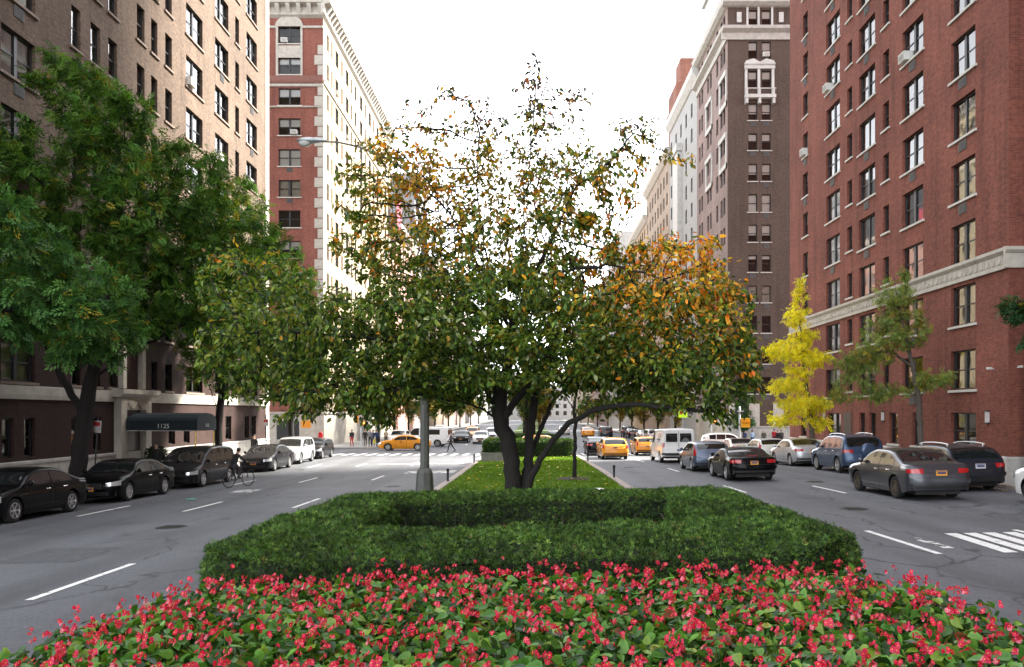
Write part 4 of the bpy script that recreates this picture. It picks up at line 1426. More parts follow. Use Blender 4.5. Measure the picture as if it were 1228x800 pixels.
tree('street_tree', 'small green street tree on the left near the side street corner', [
    [t0(0, 0, 0), t0(0, 0, 2.4), t0(.1, .1, 4.4), t0(.3, 0, 7.4)], [t0(.1, .1, 3.4), t0(-1.1, 0, 5.4)], [t0(.1, .1, 3.4), t0(1.2, -.3, 5.2)]], [
    (220, t0(.2, 0, 6.6), (2.9, 2.6, 2.4), .2), (90, t0(1.0, 0, 8.9), (1.8, 1.8, 1.3), .2), (60, t0(.2, -.3, 4.4), (2.4, 2, .7), .2)],
    (BARK, LEAFD), .2, dict(per=13, maxc=4, colf=green_col([(.06, .135, .028), (.09, .165, .030), (.13, .19, .038)], [4, 4, 2], .5, .14), tv=COMPOUND_V, tf=COMPOUND_F, size=(.28, .42), droop=.4, spread=1, jitter=.3), step=.38, dk=.55, seed=33, r_tip=.008)
# tree whose near branches come in from the left edge
b = np.array([-16.8, 20.5, gz(-16.8, 20.5) + .15])
tree('street_tree', 'bright green tree branch coming in at the left edge', [
    [t0(0, 0, 0), t0(0, .1, 2.4), t0(.1, .2, 4.0), t0(.6, .9, 6), t0(1.0, 1.6, 8.5)], [t0(.1, .2, 4.0), t0(1.4, 1.2, 5.4), t0(3.0, 2.2, 6.2), t0(4.3, 2.8, 6.0)]], [
    (200, t0(3.6, 2.4, 5.9), (2.1, 2.0, 1.7), .15), (160, t0(1.6, 1.8, 7.6), (2.0, 1.9, 1.8), .2), (60, t0(4.5, 2.6, 4.9), (1.4, 1.4, .8), .2), (70, t0(.5, 1.0, 9.6), (2.0, 2, 1.6), .2)],
    (BARK, LEAFD), .26, dict(per=13, maxc=4, colf=green_col([(.068, .175, .040), (.100, .21, .050), (.034, .10, .026)], [4, 3, 3], .6, .03), tv=COMPOUND_V, tf=COMPOUND_F, size=(.26, .38), droop=.45, spread=1, jitter=.25), step=.3, dk=.45, seed=44, r_tip=.007)

# ---- right pavement: yellow tree, airy locust, a branch at the right edge ----
b = side(975, 16.4)
yl = []
for (dx, dz, r, hz, n) in ((-.1, 9.8, .45, .9, 40), (-.3, 8.4, .8, .6, 70), (.2, 7.2, .9, .55, 80), (-.9, 6.4, 1.25, .6, 110), (.9, 6.0, .9, .5, 70), (-1.0, 4.4, 1.2, .45, 70), (.2, 3.3, 1.7, .55, 150), (-1.2, 2.4, .9, .4, 60), (.9, 2.3, .9, .45, 60), (-.1, 5.2, .8, .5, 60)):
    yl.append((n, t0(dx - .7, 0, dz), (r, r, hz), .1))
tree('yellow_street_tree', 'bright yellow street tree against the red brick building', [
    [t0(0, 0, 0), t0(-.1, 0, 2), t0(-.35, 0, 4), t0(-.6, 0, 6), t0(-.75, 0, 8), t0(-.8, 0, 9.8), t0(-.8, 0, 10.5)]], yl,
    (BARK2, LEAFM), .15, dict(per=9, maxc=4, colf=lambda p, rs: pal_mix([(.90, .78, .02), (.78, .72, .025), (.50, .58, .03), (.92, .80, .06)], [4, 4, 1.8, 2], len(p), rs, .14) * (1 + .3 * nfield(p, 1.1, 2.2))[:, None],
    tv=COMPOUND_V, tf=COMPOUND_F, size=(.18, .30), droop=.75, spread=.8, jitter=.4), step=.2, dk=.3, seed=50, r_tip=.005, di=1.6)
b = side(1105, 16.4)
tree('honey_locust_tree', 'airy green locust tree with thin trunk beside the red brick building', [
    [t0(0, 0, 0), t0(-.05, 0, 1.6), t0(-.15, 0, 3.2), t0(-.4, 0, 4.6), t0(-.8, 0, 6.2), t0(-1.1, 0, 7.6)], [t0(-.15, 0, 3.0), t0(.4, -.1, 3.7), t0(.9, -.2, 4.0)], [t0(-.4, 0, 4.4), t0(-1.4, -.2, 5.0), t0(-2.4, -.3, 4.9), t0(-3.2, -.3, 4.4)],
    [t0(-.15, 0, 3.2), t0(-1.1, -.2, 3.4), t0(-2.2, -.3, 3.1)]], [
    (100, t0(-1.1, 0, 7.4), (.9, 1.0, 1.1), .1), (130, t0(-1.0, 0, 5.9), (1.5, 1.4, .9), .1), (100, t0(-2.4, -.2, 4.9), (1.3, 1.1, .7), .1), (80, t0(-3.0, -.3, 4.1), (.8, .9, .6), .1), (80, t0(.5, -.2, 3.9), (1.0, .9, .5), .1), (70, t0(-1.6, -.2, 3.3), (1.0, .9, .5), .1), (50, t0(-3.6, -.2, 3.2), (.6, .7, .35), .1)],
    (BARK2, LEAFD), .12, dict(per=10, maxc=4, colf=green_col([(.17, .24, .05), (.12, .19, .045), (.26, .29, .06)], [4, 3, 2], .8, .10), tv=COMPOUND_V, tf=COMPOUND_F, size=(.14, .24), droop=.85, spread=1, jitter=.35, flat=.8), step=.2, dk=.30, seed=61, r_tip=.005, di=1.6)
b = np.array([16.9, 25.2, gz(16.9, 25.2) + .15])
tree('street_tree', 'dark leafy branch coming in at the right edge', [
    [t0(0, 0, 0), t0(0, 0, 2.6), t0(-.1, 0, 4.4), t0(0, 0, 7)], [t0(-.1, 0, 4.0), t0(-.6, .2, 5), t0(-1.5, .3, 5.6)]], [
    (90, t0(-1.35, .3, 5.6), (.85, .8, .5), .1), (60, t0(-1.0, .2, 4.6), (.6, .8, .45), .1), (150, t0(.6, 0, 7.2), (1.3, 2, 1.8), .1)],
    (BARK, LEAFD), .14, dict(per=12, maxc=4, colf=green_col([(.03, .085, .030), (.04, .105, .035)], [1, 1], .8, .02), tv=COMPOUND_V, tf=COMPOUND_F, size=(.2, .32), droop=.4, spread=1, jitter=.2), step=.22, dk=.34, seed=70, r_tip=.006)
b = np.array([21.4, 81.5, gz(21, 81) + .15])
far_small, *_ = tree('young_tree', 'small dense green tree on the far corner behind parked cars', [
    [t0(0, 0, 0), t0(0, 0, 1.6), t0(0, 0, 3.6), t0(0, 0, 5.6)]], [(90, t0(0, 0, 2.6), (1.2, 1.2, .8), .1), (80, t0(0, 0, 3.6), (1.0, 1.0, .8), .1), (50, t0(0, 0, 4.7), (.65, .65, .8), .1)],
    (BARK2, LEAFD), .09, dict(per=12, maxc=4, colf=green_col([(.04, .10, .035), (.055, .12, .04)], [1, 1], .8, .02), tv=COMPOUND_V, tf=COMPOUND_F, size=(.3, .42), droop=.3, spread=1, jitter=.3), step=.3, dk=.42, seed=81, r_tip=.008)
# sapling on the lawn, trees on the next medians and pavements up the avenue
b = np.array([1.77, 33.0, gz(1.7, 33) + .14])
tree('sapling', 'thin dark sapling in a bare soil ring on the median lawn', [
    [t0(0, 0, 0), t0(.02, 0, 1.5), t0(.0, 0, 3.0), t0(.05, 0, 5)], [t0(0, 0, 2.6), t0(.6, 0, 3.8)], [t0(0, 0, 2.8), t0(-.6, .1, 4)]], [(110, t0(0, 0, 4.6), (1.2, 1.2, 1.3), .1)],
    (BARK, LEAFD), .075, dict(per=8, maxc=4, colf=green_col(GREEN, [4, 4, 3, 1.5], .8, .1), tv=LEAF_V, tf=LEAF_F, size=(.12, .2), droop=.4, spread=1, jitter=.2), step=.22, dk=.35, seed=90, r_tip=.005)
mb = MB()
mb.lathe([(.75, 0), (.62, .05), (.35, .085), (0, .1)], 18, (1.77, 33, gz(1.77, 33) + .15))
tag(mb.build('soil_ring', SOIL, None, True), 'ring of bare soil round the thin sapling on the lawn', 'soil')

b = np.array([0, 0, 0])
def far_tree(seed, pal, h=9.0, label=None):
    s = h / 9
    return tree('street_tree', label, [
        [t0(0, 0, 0), t0(.05, 0, 2.4 * s), t0(.1, 0, 4.5 * s), t0(0, 0, 7.5 * s)], [t0(.05, 0, 2.8 * s), t0(1.2, .3, 5 * s)], [t0(.05, 0, 2.8 * s), t0(-1.3, -.2, 5 * s)], [t0(.05, 0, 2.6 * s), t0(.2, -1.2, 4.6 * s)]], [
        (120, t0(0, 0, 6.2 * s), (2.9, 2.9, 1.9 * s), .2), (60, t0(.3, 0, 8 * s), (1.8, 1.8, 1.3 * s), .2)], (BARK, LEAFD), .17,
        dict(per=13, maxc=4, colf=green_col(pal, [1] * len(pal), .6, .1), tv=COMPOUND_V, tf=COMPOUND_F, size=(.45, .65), droop=.4, spread=1, jitter=.4), step=.5, dk=.8, seed=seed, r_tip=.012, thick=.06)[0]
P_GREEN = [(.045, .09, .03), (.07, .12, .035)]
P_GOLD = [(.22, .16, .03), (.14, .14, .03), (.30, .20, .03)]
fa = far_tree(101, P_GREEN, 9, 'far green tree along the avenue beyond the intersection')
fb = far_tree(102, P_GOLD, 8, 'far golden tree along the avenue beyond the intersection')
first = {0: True, 1: True}
spots = [(-.6, 90, 0), (1.0, 101, 1), (-1, 112, 0), (.5, 124, 1), (-.5, 138, 0), (.6, 155, 1), (0, 176, 0), (-.5, 200, 0), (.4, 226, 1), (0, 255, 0), (.3, 290, 0)] + \
        [(-17.6, y, k % 2) for k, y in enumerate((93, 104, 116, 131, 148, 172, 200, 235, 270))] + [(16.9, y, (k + 1) % 2) for k, y in enumerate((95, 108, 121, 136, 154, 178, 206, 240, 275))]
for i, (x, y, k) in enumerate(spots):
    src = (fa, fb)[k]
    o = src if first[k] else copy_tree(src)
    first[k] = False
    o.location = (x, y, gz(x, y) + .14)
    s = rnd.uniform(.8, 1.05)
    o.scale = (s, s, s)
    o.rotation_euler = (0, 0, rnd.uniform(0, 6.28))
    o['group'] = 'far green trees lining the avenue' if k == 0 else 'far golden trees lining the avenue'

# ================================================================== HEDGE
def hedge_thing(label, boxes, z0, z1, seed, dens=1500, name='hedge', stem_front=True, size=(.036, .062), rough=.06, pal=None, loc=None, corner=.5, hole=None, sag=.14):
    """boxes: (x0,x1,y0,y1) union; foliage sprays over its skin, a dark core inside that stands in for shade"""
    rs = np.random.RandomState(seed)
    x0 = min(q[0] for q in boxes); y0 = min(q[2] for q in boxes)
    cx = sum((q[0] + q[1]) / 2 for q in boxes) / len(boxes); cy = sum((q[2] + q[3]) / 2 for q in boxes) / len(boxes)
    root = thing(name, label, 'hedge', (cx, cy, gz(cx, cy) + .13))
    inside = lambda x, y, e=0: np.any([(x > q[0] + e) & (x < q[1] - e) & (y > q[2] + e) & (y < q[3] - e) for q in boxes], axis=0)
    ox0, ox1 = min(q[0] for q in boxes), max(q[1] for q in boxes)
    oy0, oy1 = min(q[2] for q in boxes), max(q[3] for q in boxes)
    def soften(p):
        """rounds the corners in plan and lets the top sag towards every edge"""
        p = np.array(p, float)
        r = min(corner, (ox1 - ox0) / 2, (oy1 - oy0) / 2)
        cxx = np.where(p[:, 0] > (ox0 + ox1) / 2, ox1 - r, ox0 + r); cyy = np.where(p[:, 1] > (oy0 + oy1) / 2, oy1 - r, oy0 + r)
        vx, vy = p[:, 0] - cxx, p[:, 1] - cyy
        out = (np.sign(vx) == np.sign(cxx - (ox0 + ox1) / 2)) & (np.sign(vy) == np.sign(cyy - (oy0 + oy1) / 2))
        k = np.where(out, np.maximum(abs(vx), abs(vy)) / (np.hypot(vx, vy) + 1e-6), 1)
        p[:, 0] = np.where(out, cxx + vx * k, p[:, 0]); p[:, 1] = np.where(out, cyy + vy * k, p[:, 1])
        e = np.minimum.reduce([p[:, 0] - ox0, ox1 - p[:, 0], p[:, 1] - oy0, oy1 - p[:, 1]])
        if hole:
            dx = np.maximum(hole[0] - p[:, 0], p[:, 0] - hole[1]); dy = np.maximum(hole[2] - p[:, 1], p[:, 1] - hole[3])
            e = np.minimum(e, np.maximum(np.maximum(dx, dy), 0) * 1.0 + .16)
        hi = np.clip((p[:, 2] - z0) / (z1 - z0), 0, 1)
        p[:, 2] -= hi * sag * np.exp(-(np.maximum(e, 0) / .22) ** 1.5)
        return p
    PT, NR = [], []
    area = sum((q[1] - q[0]) * (q[3] - q[2]) for q in boxes)
    for (a, b_, c, d) in boxes:
        n = int((b_ - a) * (d - c) * dens)
        p = np.stack([rs.uniform(a, b_, n), rs.uniform(c, d, n), np.full(n, z1)], 1)
        PT.append(p); NR.append(np.tile([0, 0, 1.0], (n, 1)))
        for (ax, fixed, lo, hi, nx) in ((0, a, c, d, (-1, 0, 0)), (0, b_, c, d, (1, 0, 0)), (1, c, a, b_, (0, -1, 0)), (1, d, a, b_, (0, 1, 0))):
            n = int((hi - lo) * (z1 - z0) * dens * .6)  # sides thinner than the top, so the dark core darkens them
            t = rs.uniform(lo, hi, n); zz = z0 + (z1 - z0) * rs.uniform(0, 1, n) ** .8
            p = np.stack([np.full(n, fixed), t, zz], 1) if ax == 0 else np.stack([t, np.full(n, fixed), zz], 1)
            e = np.array(nx) * .03
            ok = ~inside(p[:, 0] + e[0], p[:, 1] + e[1])
            PT.append(p[ok]); NR.append(np.tile([float(v) for v in nx], (ok.sum(), 1)))
    p, nr = np.vstack(PT), np.vstack(NR)
    ed = .10
    # rounded shoulders and an uneven clip
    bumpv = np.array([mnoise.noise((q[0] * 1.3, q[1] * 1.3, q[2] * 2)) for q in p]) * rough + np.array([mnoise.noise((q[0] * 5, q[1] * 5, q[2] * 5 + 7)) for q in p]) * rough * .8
    inn = np.minimum.reduce([np.where(inside(p[:, 0], p[:, 1]), 1.0, 1.0)])
    topd = np.clip((p[:, 2] - (z1 - .22)) / .22, 0, 1) * (nr[:, 2] < .5)
    p = p + nr * (bumpv - .12 * topd ** 2 + rs.normal(0, .022, len(p)))[:, None]
    p = soften(p)
    p[:, 2] += np.array([gz(a, b_) for a, b_ in zip(p[:, 0], p[:, 1])])
    d = nr * .8 + rs.normal(0, .55, p.shape); d[:, 2] += .35
    X, Y, Z = frames(d, rs.normal(0, 1, p.shape))
    pal = pal or [(.036, .084, .015), (.064, .132, .020), (.013, .032, .008), (.130, .210, .034)]
    c = pal_mix(pal, [4, 4, 3, 1.6], len(p), rs, .2)
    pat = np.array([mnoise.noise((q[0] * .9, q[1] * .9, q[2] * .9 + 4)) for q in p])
    c *= np.clip(1 + .55 * bumpv / rough + .15 * pat, .25, 2)[:, None]  # tips lighter as new growth; shade of the hollows put into the colour
    brown = rs.uniform(0, 1, len(p)) < .012
    c[brown] = (.16, .10, .04)
    tv, tf = [], []
    for k, (ax, ay) in enumerate(((0, 1), (.8, .6), (-.8, .6), (.3, .95))):
        L = (1.0, .85, .85, .8)[k]
        i = len(tv)
        px_, py_ = -ay * .085, ax * .085
        zoff = (0, .15, .15, -.3)[k]
        tv += [(0, 0, 0), (ax * L * .5 + px_, ay * L * .5 + py_, zoff * .5), (ax * L, ay * L, zoff), (ax * L * .5 - px_, ay * L * .5 - py_, zoff * .5)]
        tf.append((i, i + 1, i + 2, i + 3))
    V, Fc, C = scatter(tv, tf, p, X, Y, Z, rs.uniform(size[0], size[1], len(p)), np.clip(c, .004, 1))
    l = root.location
    off = (-l.x, -l.y, -l.z)
    link('foliage', arr_mesh('foliage', V, Fc, leaf_mat('yew_needles', .5, .12, .25), C), root, off)
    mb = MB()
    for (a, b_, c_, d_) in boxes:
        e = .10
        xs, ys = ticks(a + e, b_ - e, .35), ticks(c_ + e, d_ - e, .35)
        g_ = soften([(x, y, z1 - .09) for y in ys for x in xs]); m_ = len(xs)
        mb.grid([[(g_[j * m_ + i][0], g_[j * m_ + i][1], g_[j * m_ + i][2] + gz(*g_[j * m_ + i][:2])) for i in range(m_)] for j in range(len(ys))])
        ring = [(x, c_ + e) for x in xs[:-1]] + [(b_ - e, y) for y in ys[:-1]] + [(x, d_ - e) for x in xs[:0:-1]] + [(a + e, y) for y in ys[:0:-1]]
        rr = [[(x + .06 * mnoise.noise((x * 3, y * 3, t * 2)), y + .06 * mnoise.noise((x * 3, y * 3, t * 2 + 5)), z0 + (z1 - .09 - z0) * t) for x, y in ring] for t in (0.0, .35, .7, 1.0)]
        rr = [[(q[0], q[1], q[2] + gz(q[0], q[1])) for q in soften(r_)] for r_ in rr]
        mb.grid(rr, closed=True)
    mb.build('inner_shade_core', M('hedge_shade_wood', (.014, .020, .010), .95, var=.6, scale=14), root, False, off)  # dark inner wood, also coloured to stand in for the shade inside
    if stem_front:
        mb = MB()
        for (a, b_, c_, d_) in boxes:
            for k in range(int((b_ - a + d_ - c_) * 6)):
                x, y = rs.uniform(a + .05, b_ - .05), rs.choice([c_ + .12, d_ - .12, rs.uniform(c_, d_)])
                x, y = (float(v) for v in soften([(x, y, z0)])[0][:2])
                x, y = cx + (x - cx) * .965, cy + (y - cy) * .97
                g = gz(x, y) + .1
                q = [(x, y, g), (x + rs.normal(0, .07), y + rs.normal(0, .07), g + .25), (x + rs.normal(0, .18), y + rs.normal(0, .18), gz(x, y) + z0 + .25)]
                mb.tube(q, [.028, .021, .012], 5, cap=False)
        mb.build('stems', BARK2, root, True, off, fix=False)
    return root

hedge_thing('low clipped dark green yew hedge in a ring behind the flower bed', [(-3.82, 3.80, 8.35, 10.25), (-3.75, -2.3, 10.25, 13.9), (2.3, 3.75, 10.25, 13.9), (-3.6, 3.8, 13.9, 15.6)], .62, 1.15, 7, dens=2450, corner=1.4, hole=(-2.3, 2.3, 10.25, 13.9))
hedge_thing('dark clipped hedge at the far end of the median lawn', [(-1.2, 3.0, 56.5, 58.5)], .05, 1.35, 9, dens=420, size=(.09, .15), stem_front=False)
hedge_thing('clipped hedge growing in the concrete planter by the cherry trunk', [(-3.0, -1.5, 50.2, 52.0)], .55, 1.5, 10, dens=500, size=(.08, .14), stem_front=False)
mb = MB(); z = gz(-2, 51)
for k in range(4):
    pass
mb.prism([(-3.1, 50.05), (-1.4, 50.05), (-1.4, 52.15), (-3.1, 52.15)], 'z', z - .1, z + .62)
mb.prism([(-3.16, 50.0), (-1.34, 50.0), (-1.34, 52.2), (-3.16, 52.2)], 'z', z + .62, z + .70)
tag(mb.build('planter', M('planter_concrete', (.22, .21, .2), .9, var=.2, scale=4, bmp=.3)), 'square grey concrete planter under a clipped hedge on the median', 'planter')
hedge_thing('low dark hedge on the second median beyond the intersection', [(-2.8, 2.8, 87, 89)], .05, 1.2, 12, dens=250, size=(.12, .2), stem_front=False)

# ivy and low plants inside the hedge ring
rs = np.random.RandomState(17)
n = 5200
x = rs.uniform(-2.15, 2.2, n); y = rs.uniform(10.5, 13.6, n)
z = np.array([gz(a, c) for a, c in zip(x, y)]) + .15 + rs.uniform(0, 1, n) ** 1.4 * (.30 + .16 * np.sin(x * 3.1) * np.cos(y * 2.7))
d = rs.normal(0, 1, (n, 3)); up = rs.normal(0, .5, (n, 3)); up[:, 2] += 1
X, Y, Z = frames(d, up)
V, Fc, C = scatter(LEAF_V, LEAF_F, np.stack([x, y, z], 1), X, Y, Z, rs.uniform(.07, .14, n), pal_mix([(.05, .09, .025), (.10, .09, .025), (.16, .12, .035), (.05, .06, .03)], [4, 2, 1.4, 1], n, rs))
tag(link('ground_cover', arr_mesh('ground_cover', V, Fc, LEAFD, C)), 'loose leafy ground cover growing inside the hedge ring', 'ground cover', kind='stuff')

# ================================================================== BEGONIAS
BEG_V = [(0, 0, 0), (.28, .06, .06), (.42, .34, .07), (.28, .72, .0), (.04, 1.12, -.18), (-.17, .74, .0), (-.29, .40, .07), (-.22, .08, .06), (.05, .35, -.04), (.08, .68, -.06)]
BEG_F = [(0, 1, 2, 8), (8, 2, 3, 9), (9, 3, 4, 4), (0, 8, 6, 7), (8, 9, 5, 6), (9, 4, 5, 5)]
BEG_F = [(0, 1, 8), (1, 2, 8), (2, 3, 8), (3, 9, 8), (3, 4, 9), (0, 8, 7), (7, 8, 6), (6, 8, 9), (6, 9, 5), (5, 9, 4)]
BEGM = leaf_mat('begonia_leaf', .36, .22, .32)
PETM = leaf_mat('begonia_petal', .45, .35, .3)
BED_TOP = .98
def begonia_foliage(seed):
    rs = np.random.RandomState(seed)
    n = 84
    r = .34 * np.sqrt(rs.uniform(0, 1, n)); a = rs.uniform(0, 2 * PI, n)
    z = .45 + (BED_TOP - .50) * rs.uniform(.25, 1, n) ** .6 * (1 - .25 * (r / .34) ** 2)
    z[:52] = BED_TOP - .13 + rs.uniform(-.09, .09, 52)
    pos = np.stack([r * np.cos(a), r * np.sin(a), z], 1)
    d = np.stack([np.cos(a), np.sin(a), np.full(n, -.25)], 1) + rs.normal(0, .55, (n, 3))
    up = rs.normal(0, .45, (n, 3)); up[:, 2] += 1; up[:, 1] -= .25
    X, Y, Z = frames(d, up)
    pos -= Y * .05
    c = pal_mix([(.060, .175, .026), (.105, .250, .036), (.022, .070, .014), (.170, .280, .030), (.24, .26, .04), (.20, .07, .03)], [4, 4, 3, 1.6, .2, .25], n, rs, .15)
    flip = rs.uniform(0, 1, n) < .5
    X[flip] *= -1
    V, Fc, C = scatter(BEG_V, BEG_F, pos, X, Y, Z, rs.uniform(.070, .125, n), c, [1, 1.05, 1.05, 1, .95, 1, 1.05, 1.05, .85, .85])
    return arr_mesh('foliage', V, Fc, BEGM, C)
def begonia_stems(seed):
    rs = np.random.RandomState(seed)
    mb = MB()
    for k in range(9):
        a = rs.uniform(0, 6.28); r = rs.uniform(.1, .3)
        mb.tube([(.03 * math.cos(a), .03 * math.sin(a), .1), (r * .6 * math.cos(a), r * .6 * math.sin(a), .55), (r * math.cos(a), r * math.sin(a), BED_TOP - .1)], [.009, .007, .005], 5, cap=False)
    return mb.mesh('stems', M('begonia_stem', (.10, .09, .035), .5), True, False)
def petal_cluster(seed):
    """a drooping cluster of begonia blooms: each bloom two broad and two small petals and a yellow eye"""
    rs = np.random.RandomState(seed)
    V, Fc, C = [], [], []
    for k in range(rs.randint(3, 6)):
        c = np.array([rs.normal(0, .020), rs.normal(0, .020), rs.normal(0, .016)])
        d = rs.normal(0, .6, 3); d[2] += .15; d[1] -= .75
        d /= np.linalg.norm(d)
        u = np.cross(d, (0, 0, 1.0)); u /= np.linalg.norm(u) + 1e-6
        v = np.cross(d, u)
        tone = rs.choice([0, 0, 1, 1, 2])
        base = np.array([(.56, .012, .055), (.62, .035, .11), (.70, .17, .27)][tone]) * rs.uniform(.85, 1.1)
        for q, (ang, L, wd) in enumerate(((PI / 2, .026, .021), (-PI / 2, .026, .021), (0, .019, .011), (PI, .019, .011))):
            ang += rs.normal(0, .15)
            a = math.cos(ang) * u + math.sin(ang) * v
            b_ = -math.sin(ang) * u + math.cos(ang) * v
            i = len(V)
            for (s, w, h) in ((.02, 0, 0), (.45, .9, .25), (.85, .75, .5), (1.05, 0, .55), (.85, -.75, .5), (.45, -.9, .25)):
                V.append(c + a * L * s + b_ * wd * w + d * h * .014)
                C.append(base * (.85 + .35 * s))
            Fc += [(i, i + 1, i + 2), (i, i + 2, i + 3), (i, i + 3, i + 4), (i, i + 4, i + 5)]
        i = len(V)
        for (s, t) in ((0, .007), (.006, -.005), (-.006, -.005)):
            V.append(c + u * s + v * t + d * .010); C.append(np.array((.85, .6, .05)))
        Fc.append((i, i + 1, i + 2))
    return arr_mesh('flower_cluster', np.array(V), np.array(Fc), PETM, np.clip(np.array(C), 0, 1))
FOL = [begonia_foliage(200 + k) for k in range(7)]
STM = [begonia_stems(300 + k) for k in range(3)]
CLU = [petal_cluster(400 + k) for k in range(9)]
nx, ny = 20, 14
ri = random.Random(5)
for j in range(ny):
    for i in range(nx):
        x = -3.62 + 7.2 * i / (nx - 1) + ri.uniform(-.07, .07); y = 3.1 + 4.95 * j / (ny - 1) + ri.uniform(-.07, .07)
        edge = max(0, y - 6.6)
        if abs(x) > 3.75 - .26 * edge ** 1.3:
            continue
        root = thing('begonia_plant', 'red flowered begonia plant with glossy green leaves in the dense front bed', 'begonia', (x, y, gz(x, y) + .12 - .13 - ri.uniform(0, .05) - .09 * (abs(x) / 3.7) ** 6), 0, 'begonias filling the front flower bed')
        rot = ri.uniform(0, 6.28)
        link('foliage', FOL[ri.randrange(7)], root, (0, 0, 0), (0, 0, rot))
        link('stems', STM[ri.randrange(3)], root, (0, 0, 0), (0, 0, rot))
        nf = ri.choice((5, 6, 6, 7, 8)) + (1 if y > 6 else 0)
        for k in range(nf):
            a = ri.uniform(0, 6.28); r = .25 * math.sqrt(ri.random())
            f = link('flower_cluster', CLU[ri.randrange(9)], root, (r * math.cos(a), r * math.sin(a), BED_TOP + ri.uniform(-.06, .07) + (.07 if ri.random() < .12 else 0)), (ri.uniform(-.35, .35), ri.uniform(-.3, .3), ri.uniform(-1.2, 1.2)))
            s = ri.uniform(.5, .88); f.scale = (s, s, s)
# dark leaf litter and shade under the flowers is just the soil of the median
# ================================================================== VEHICLES
def hermite(pts):
    xs = [p[0] for p in pts]; ys = [p[1] for p in pts]
    n = len(xs)
    d = [(ys[i + 1] - ys[i]) / (xs[i + 1] - xs[i]) for i in range(n - 1)]
    m = [d[0]] + [0 if d[i - 1] * d[i] <= 0 else 2 * d[i - 1] * d[i] / (d[i - 1] + d[i]) for i in range(1, n - 1)] + [d[-1]]
    def f(x):
        if x <= xs[0]:
            return ys[0]
        if x >= xs[-1]:
            return ys[-1]
        i = max(j for j in range(n - 1) if xs[j] <= x)
        h = xs[i + 1] - xs[i]; t = (x - xs[i]) / h
        return (2 * t ** 3 - 3 * t ** 2 + 1) * ys[i] + (t ** 3 - 2 * t ** 2 + t) * h * m[i] + (-2 * t ** 3 + 3 * t ** 2) * ys[i + 1] + (t ** 3 - t ** 2) * h * m[i + 1]
    return f

def car_paint(name, c, metal=.35):
    if name in MATS:
        return MATS[name]
    m, n, b = nodes_of(name)
    f = noise_n(n, 1.3, 4)
    n.links.new(ramp(n, f, [(.3, tuple(v * .92 for v in c)), (.7, tuple(min(1, v * 1.08) for v in c))]), b.inputs['Base Color'])
    b.inputs['Metallic'].default_value = metal
    n.links.new(ramp(n, noise_n(n, 3, 5), [(.3, (.28,) * 3), (.75, (.42,) * 3)]), b.inputs['Roughness'])
    dark = max(c) < .03
    b.inputs['Specular IOR Level'].default_value = .05 if dark else .4
    b.inputs['Coat Weight'].default_value = .30 if dark else .7
    b.inputs['Coat Roughness'].default_value = .03
    b.inputs['Coat IOR'].default_value = 1.4
    MATS[name] = m
    return m
CGLASS = M('tinted_car_glass', (.010, .012, .013), .03, var=.1, spec=.7)
RUBBER = M('tyre_rubber', (.014, .014, .014), .85, var=.2)
ALLOY = M('alloy_wheel', (.55, .55, .56), .3, .85, var=.05)
DKALLOY = M('dark_alloy_wheel', (.16, .13, .10), .35, .8, var=.05)
TRIMB = M('black_trim', (.012, .012, .013), .55)
CHROME = M('chrome', (.75, .75, .76), .12, 1.0, var=.03)
REDL = M('tail_lamp_red', (.42, .012, .016), .15, var=.1, coat=1)
CLEARL = M('head_lamp_glass', (.62, .64, .66), .08, .3, var=.15, scale=30, coat=1)
PLATE_O = M('orange_number_plate', (.75, .33, .03), .5, var=.06)
PLATE_W = M('white_number_plate', (.62, .64, .66), .5, var=.06)
TAXI_Y = car_paint('taxi_yellow', (.78, .30, .012), 0)

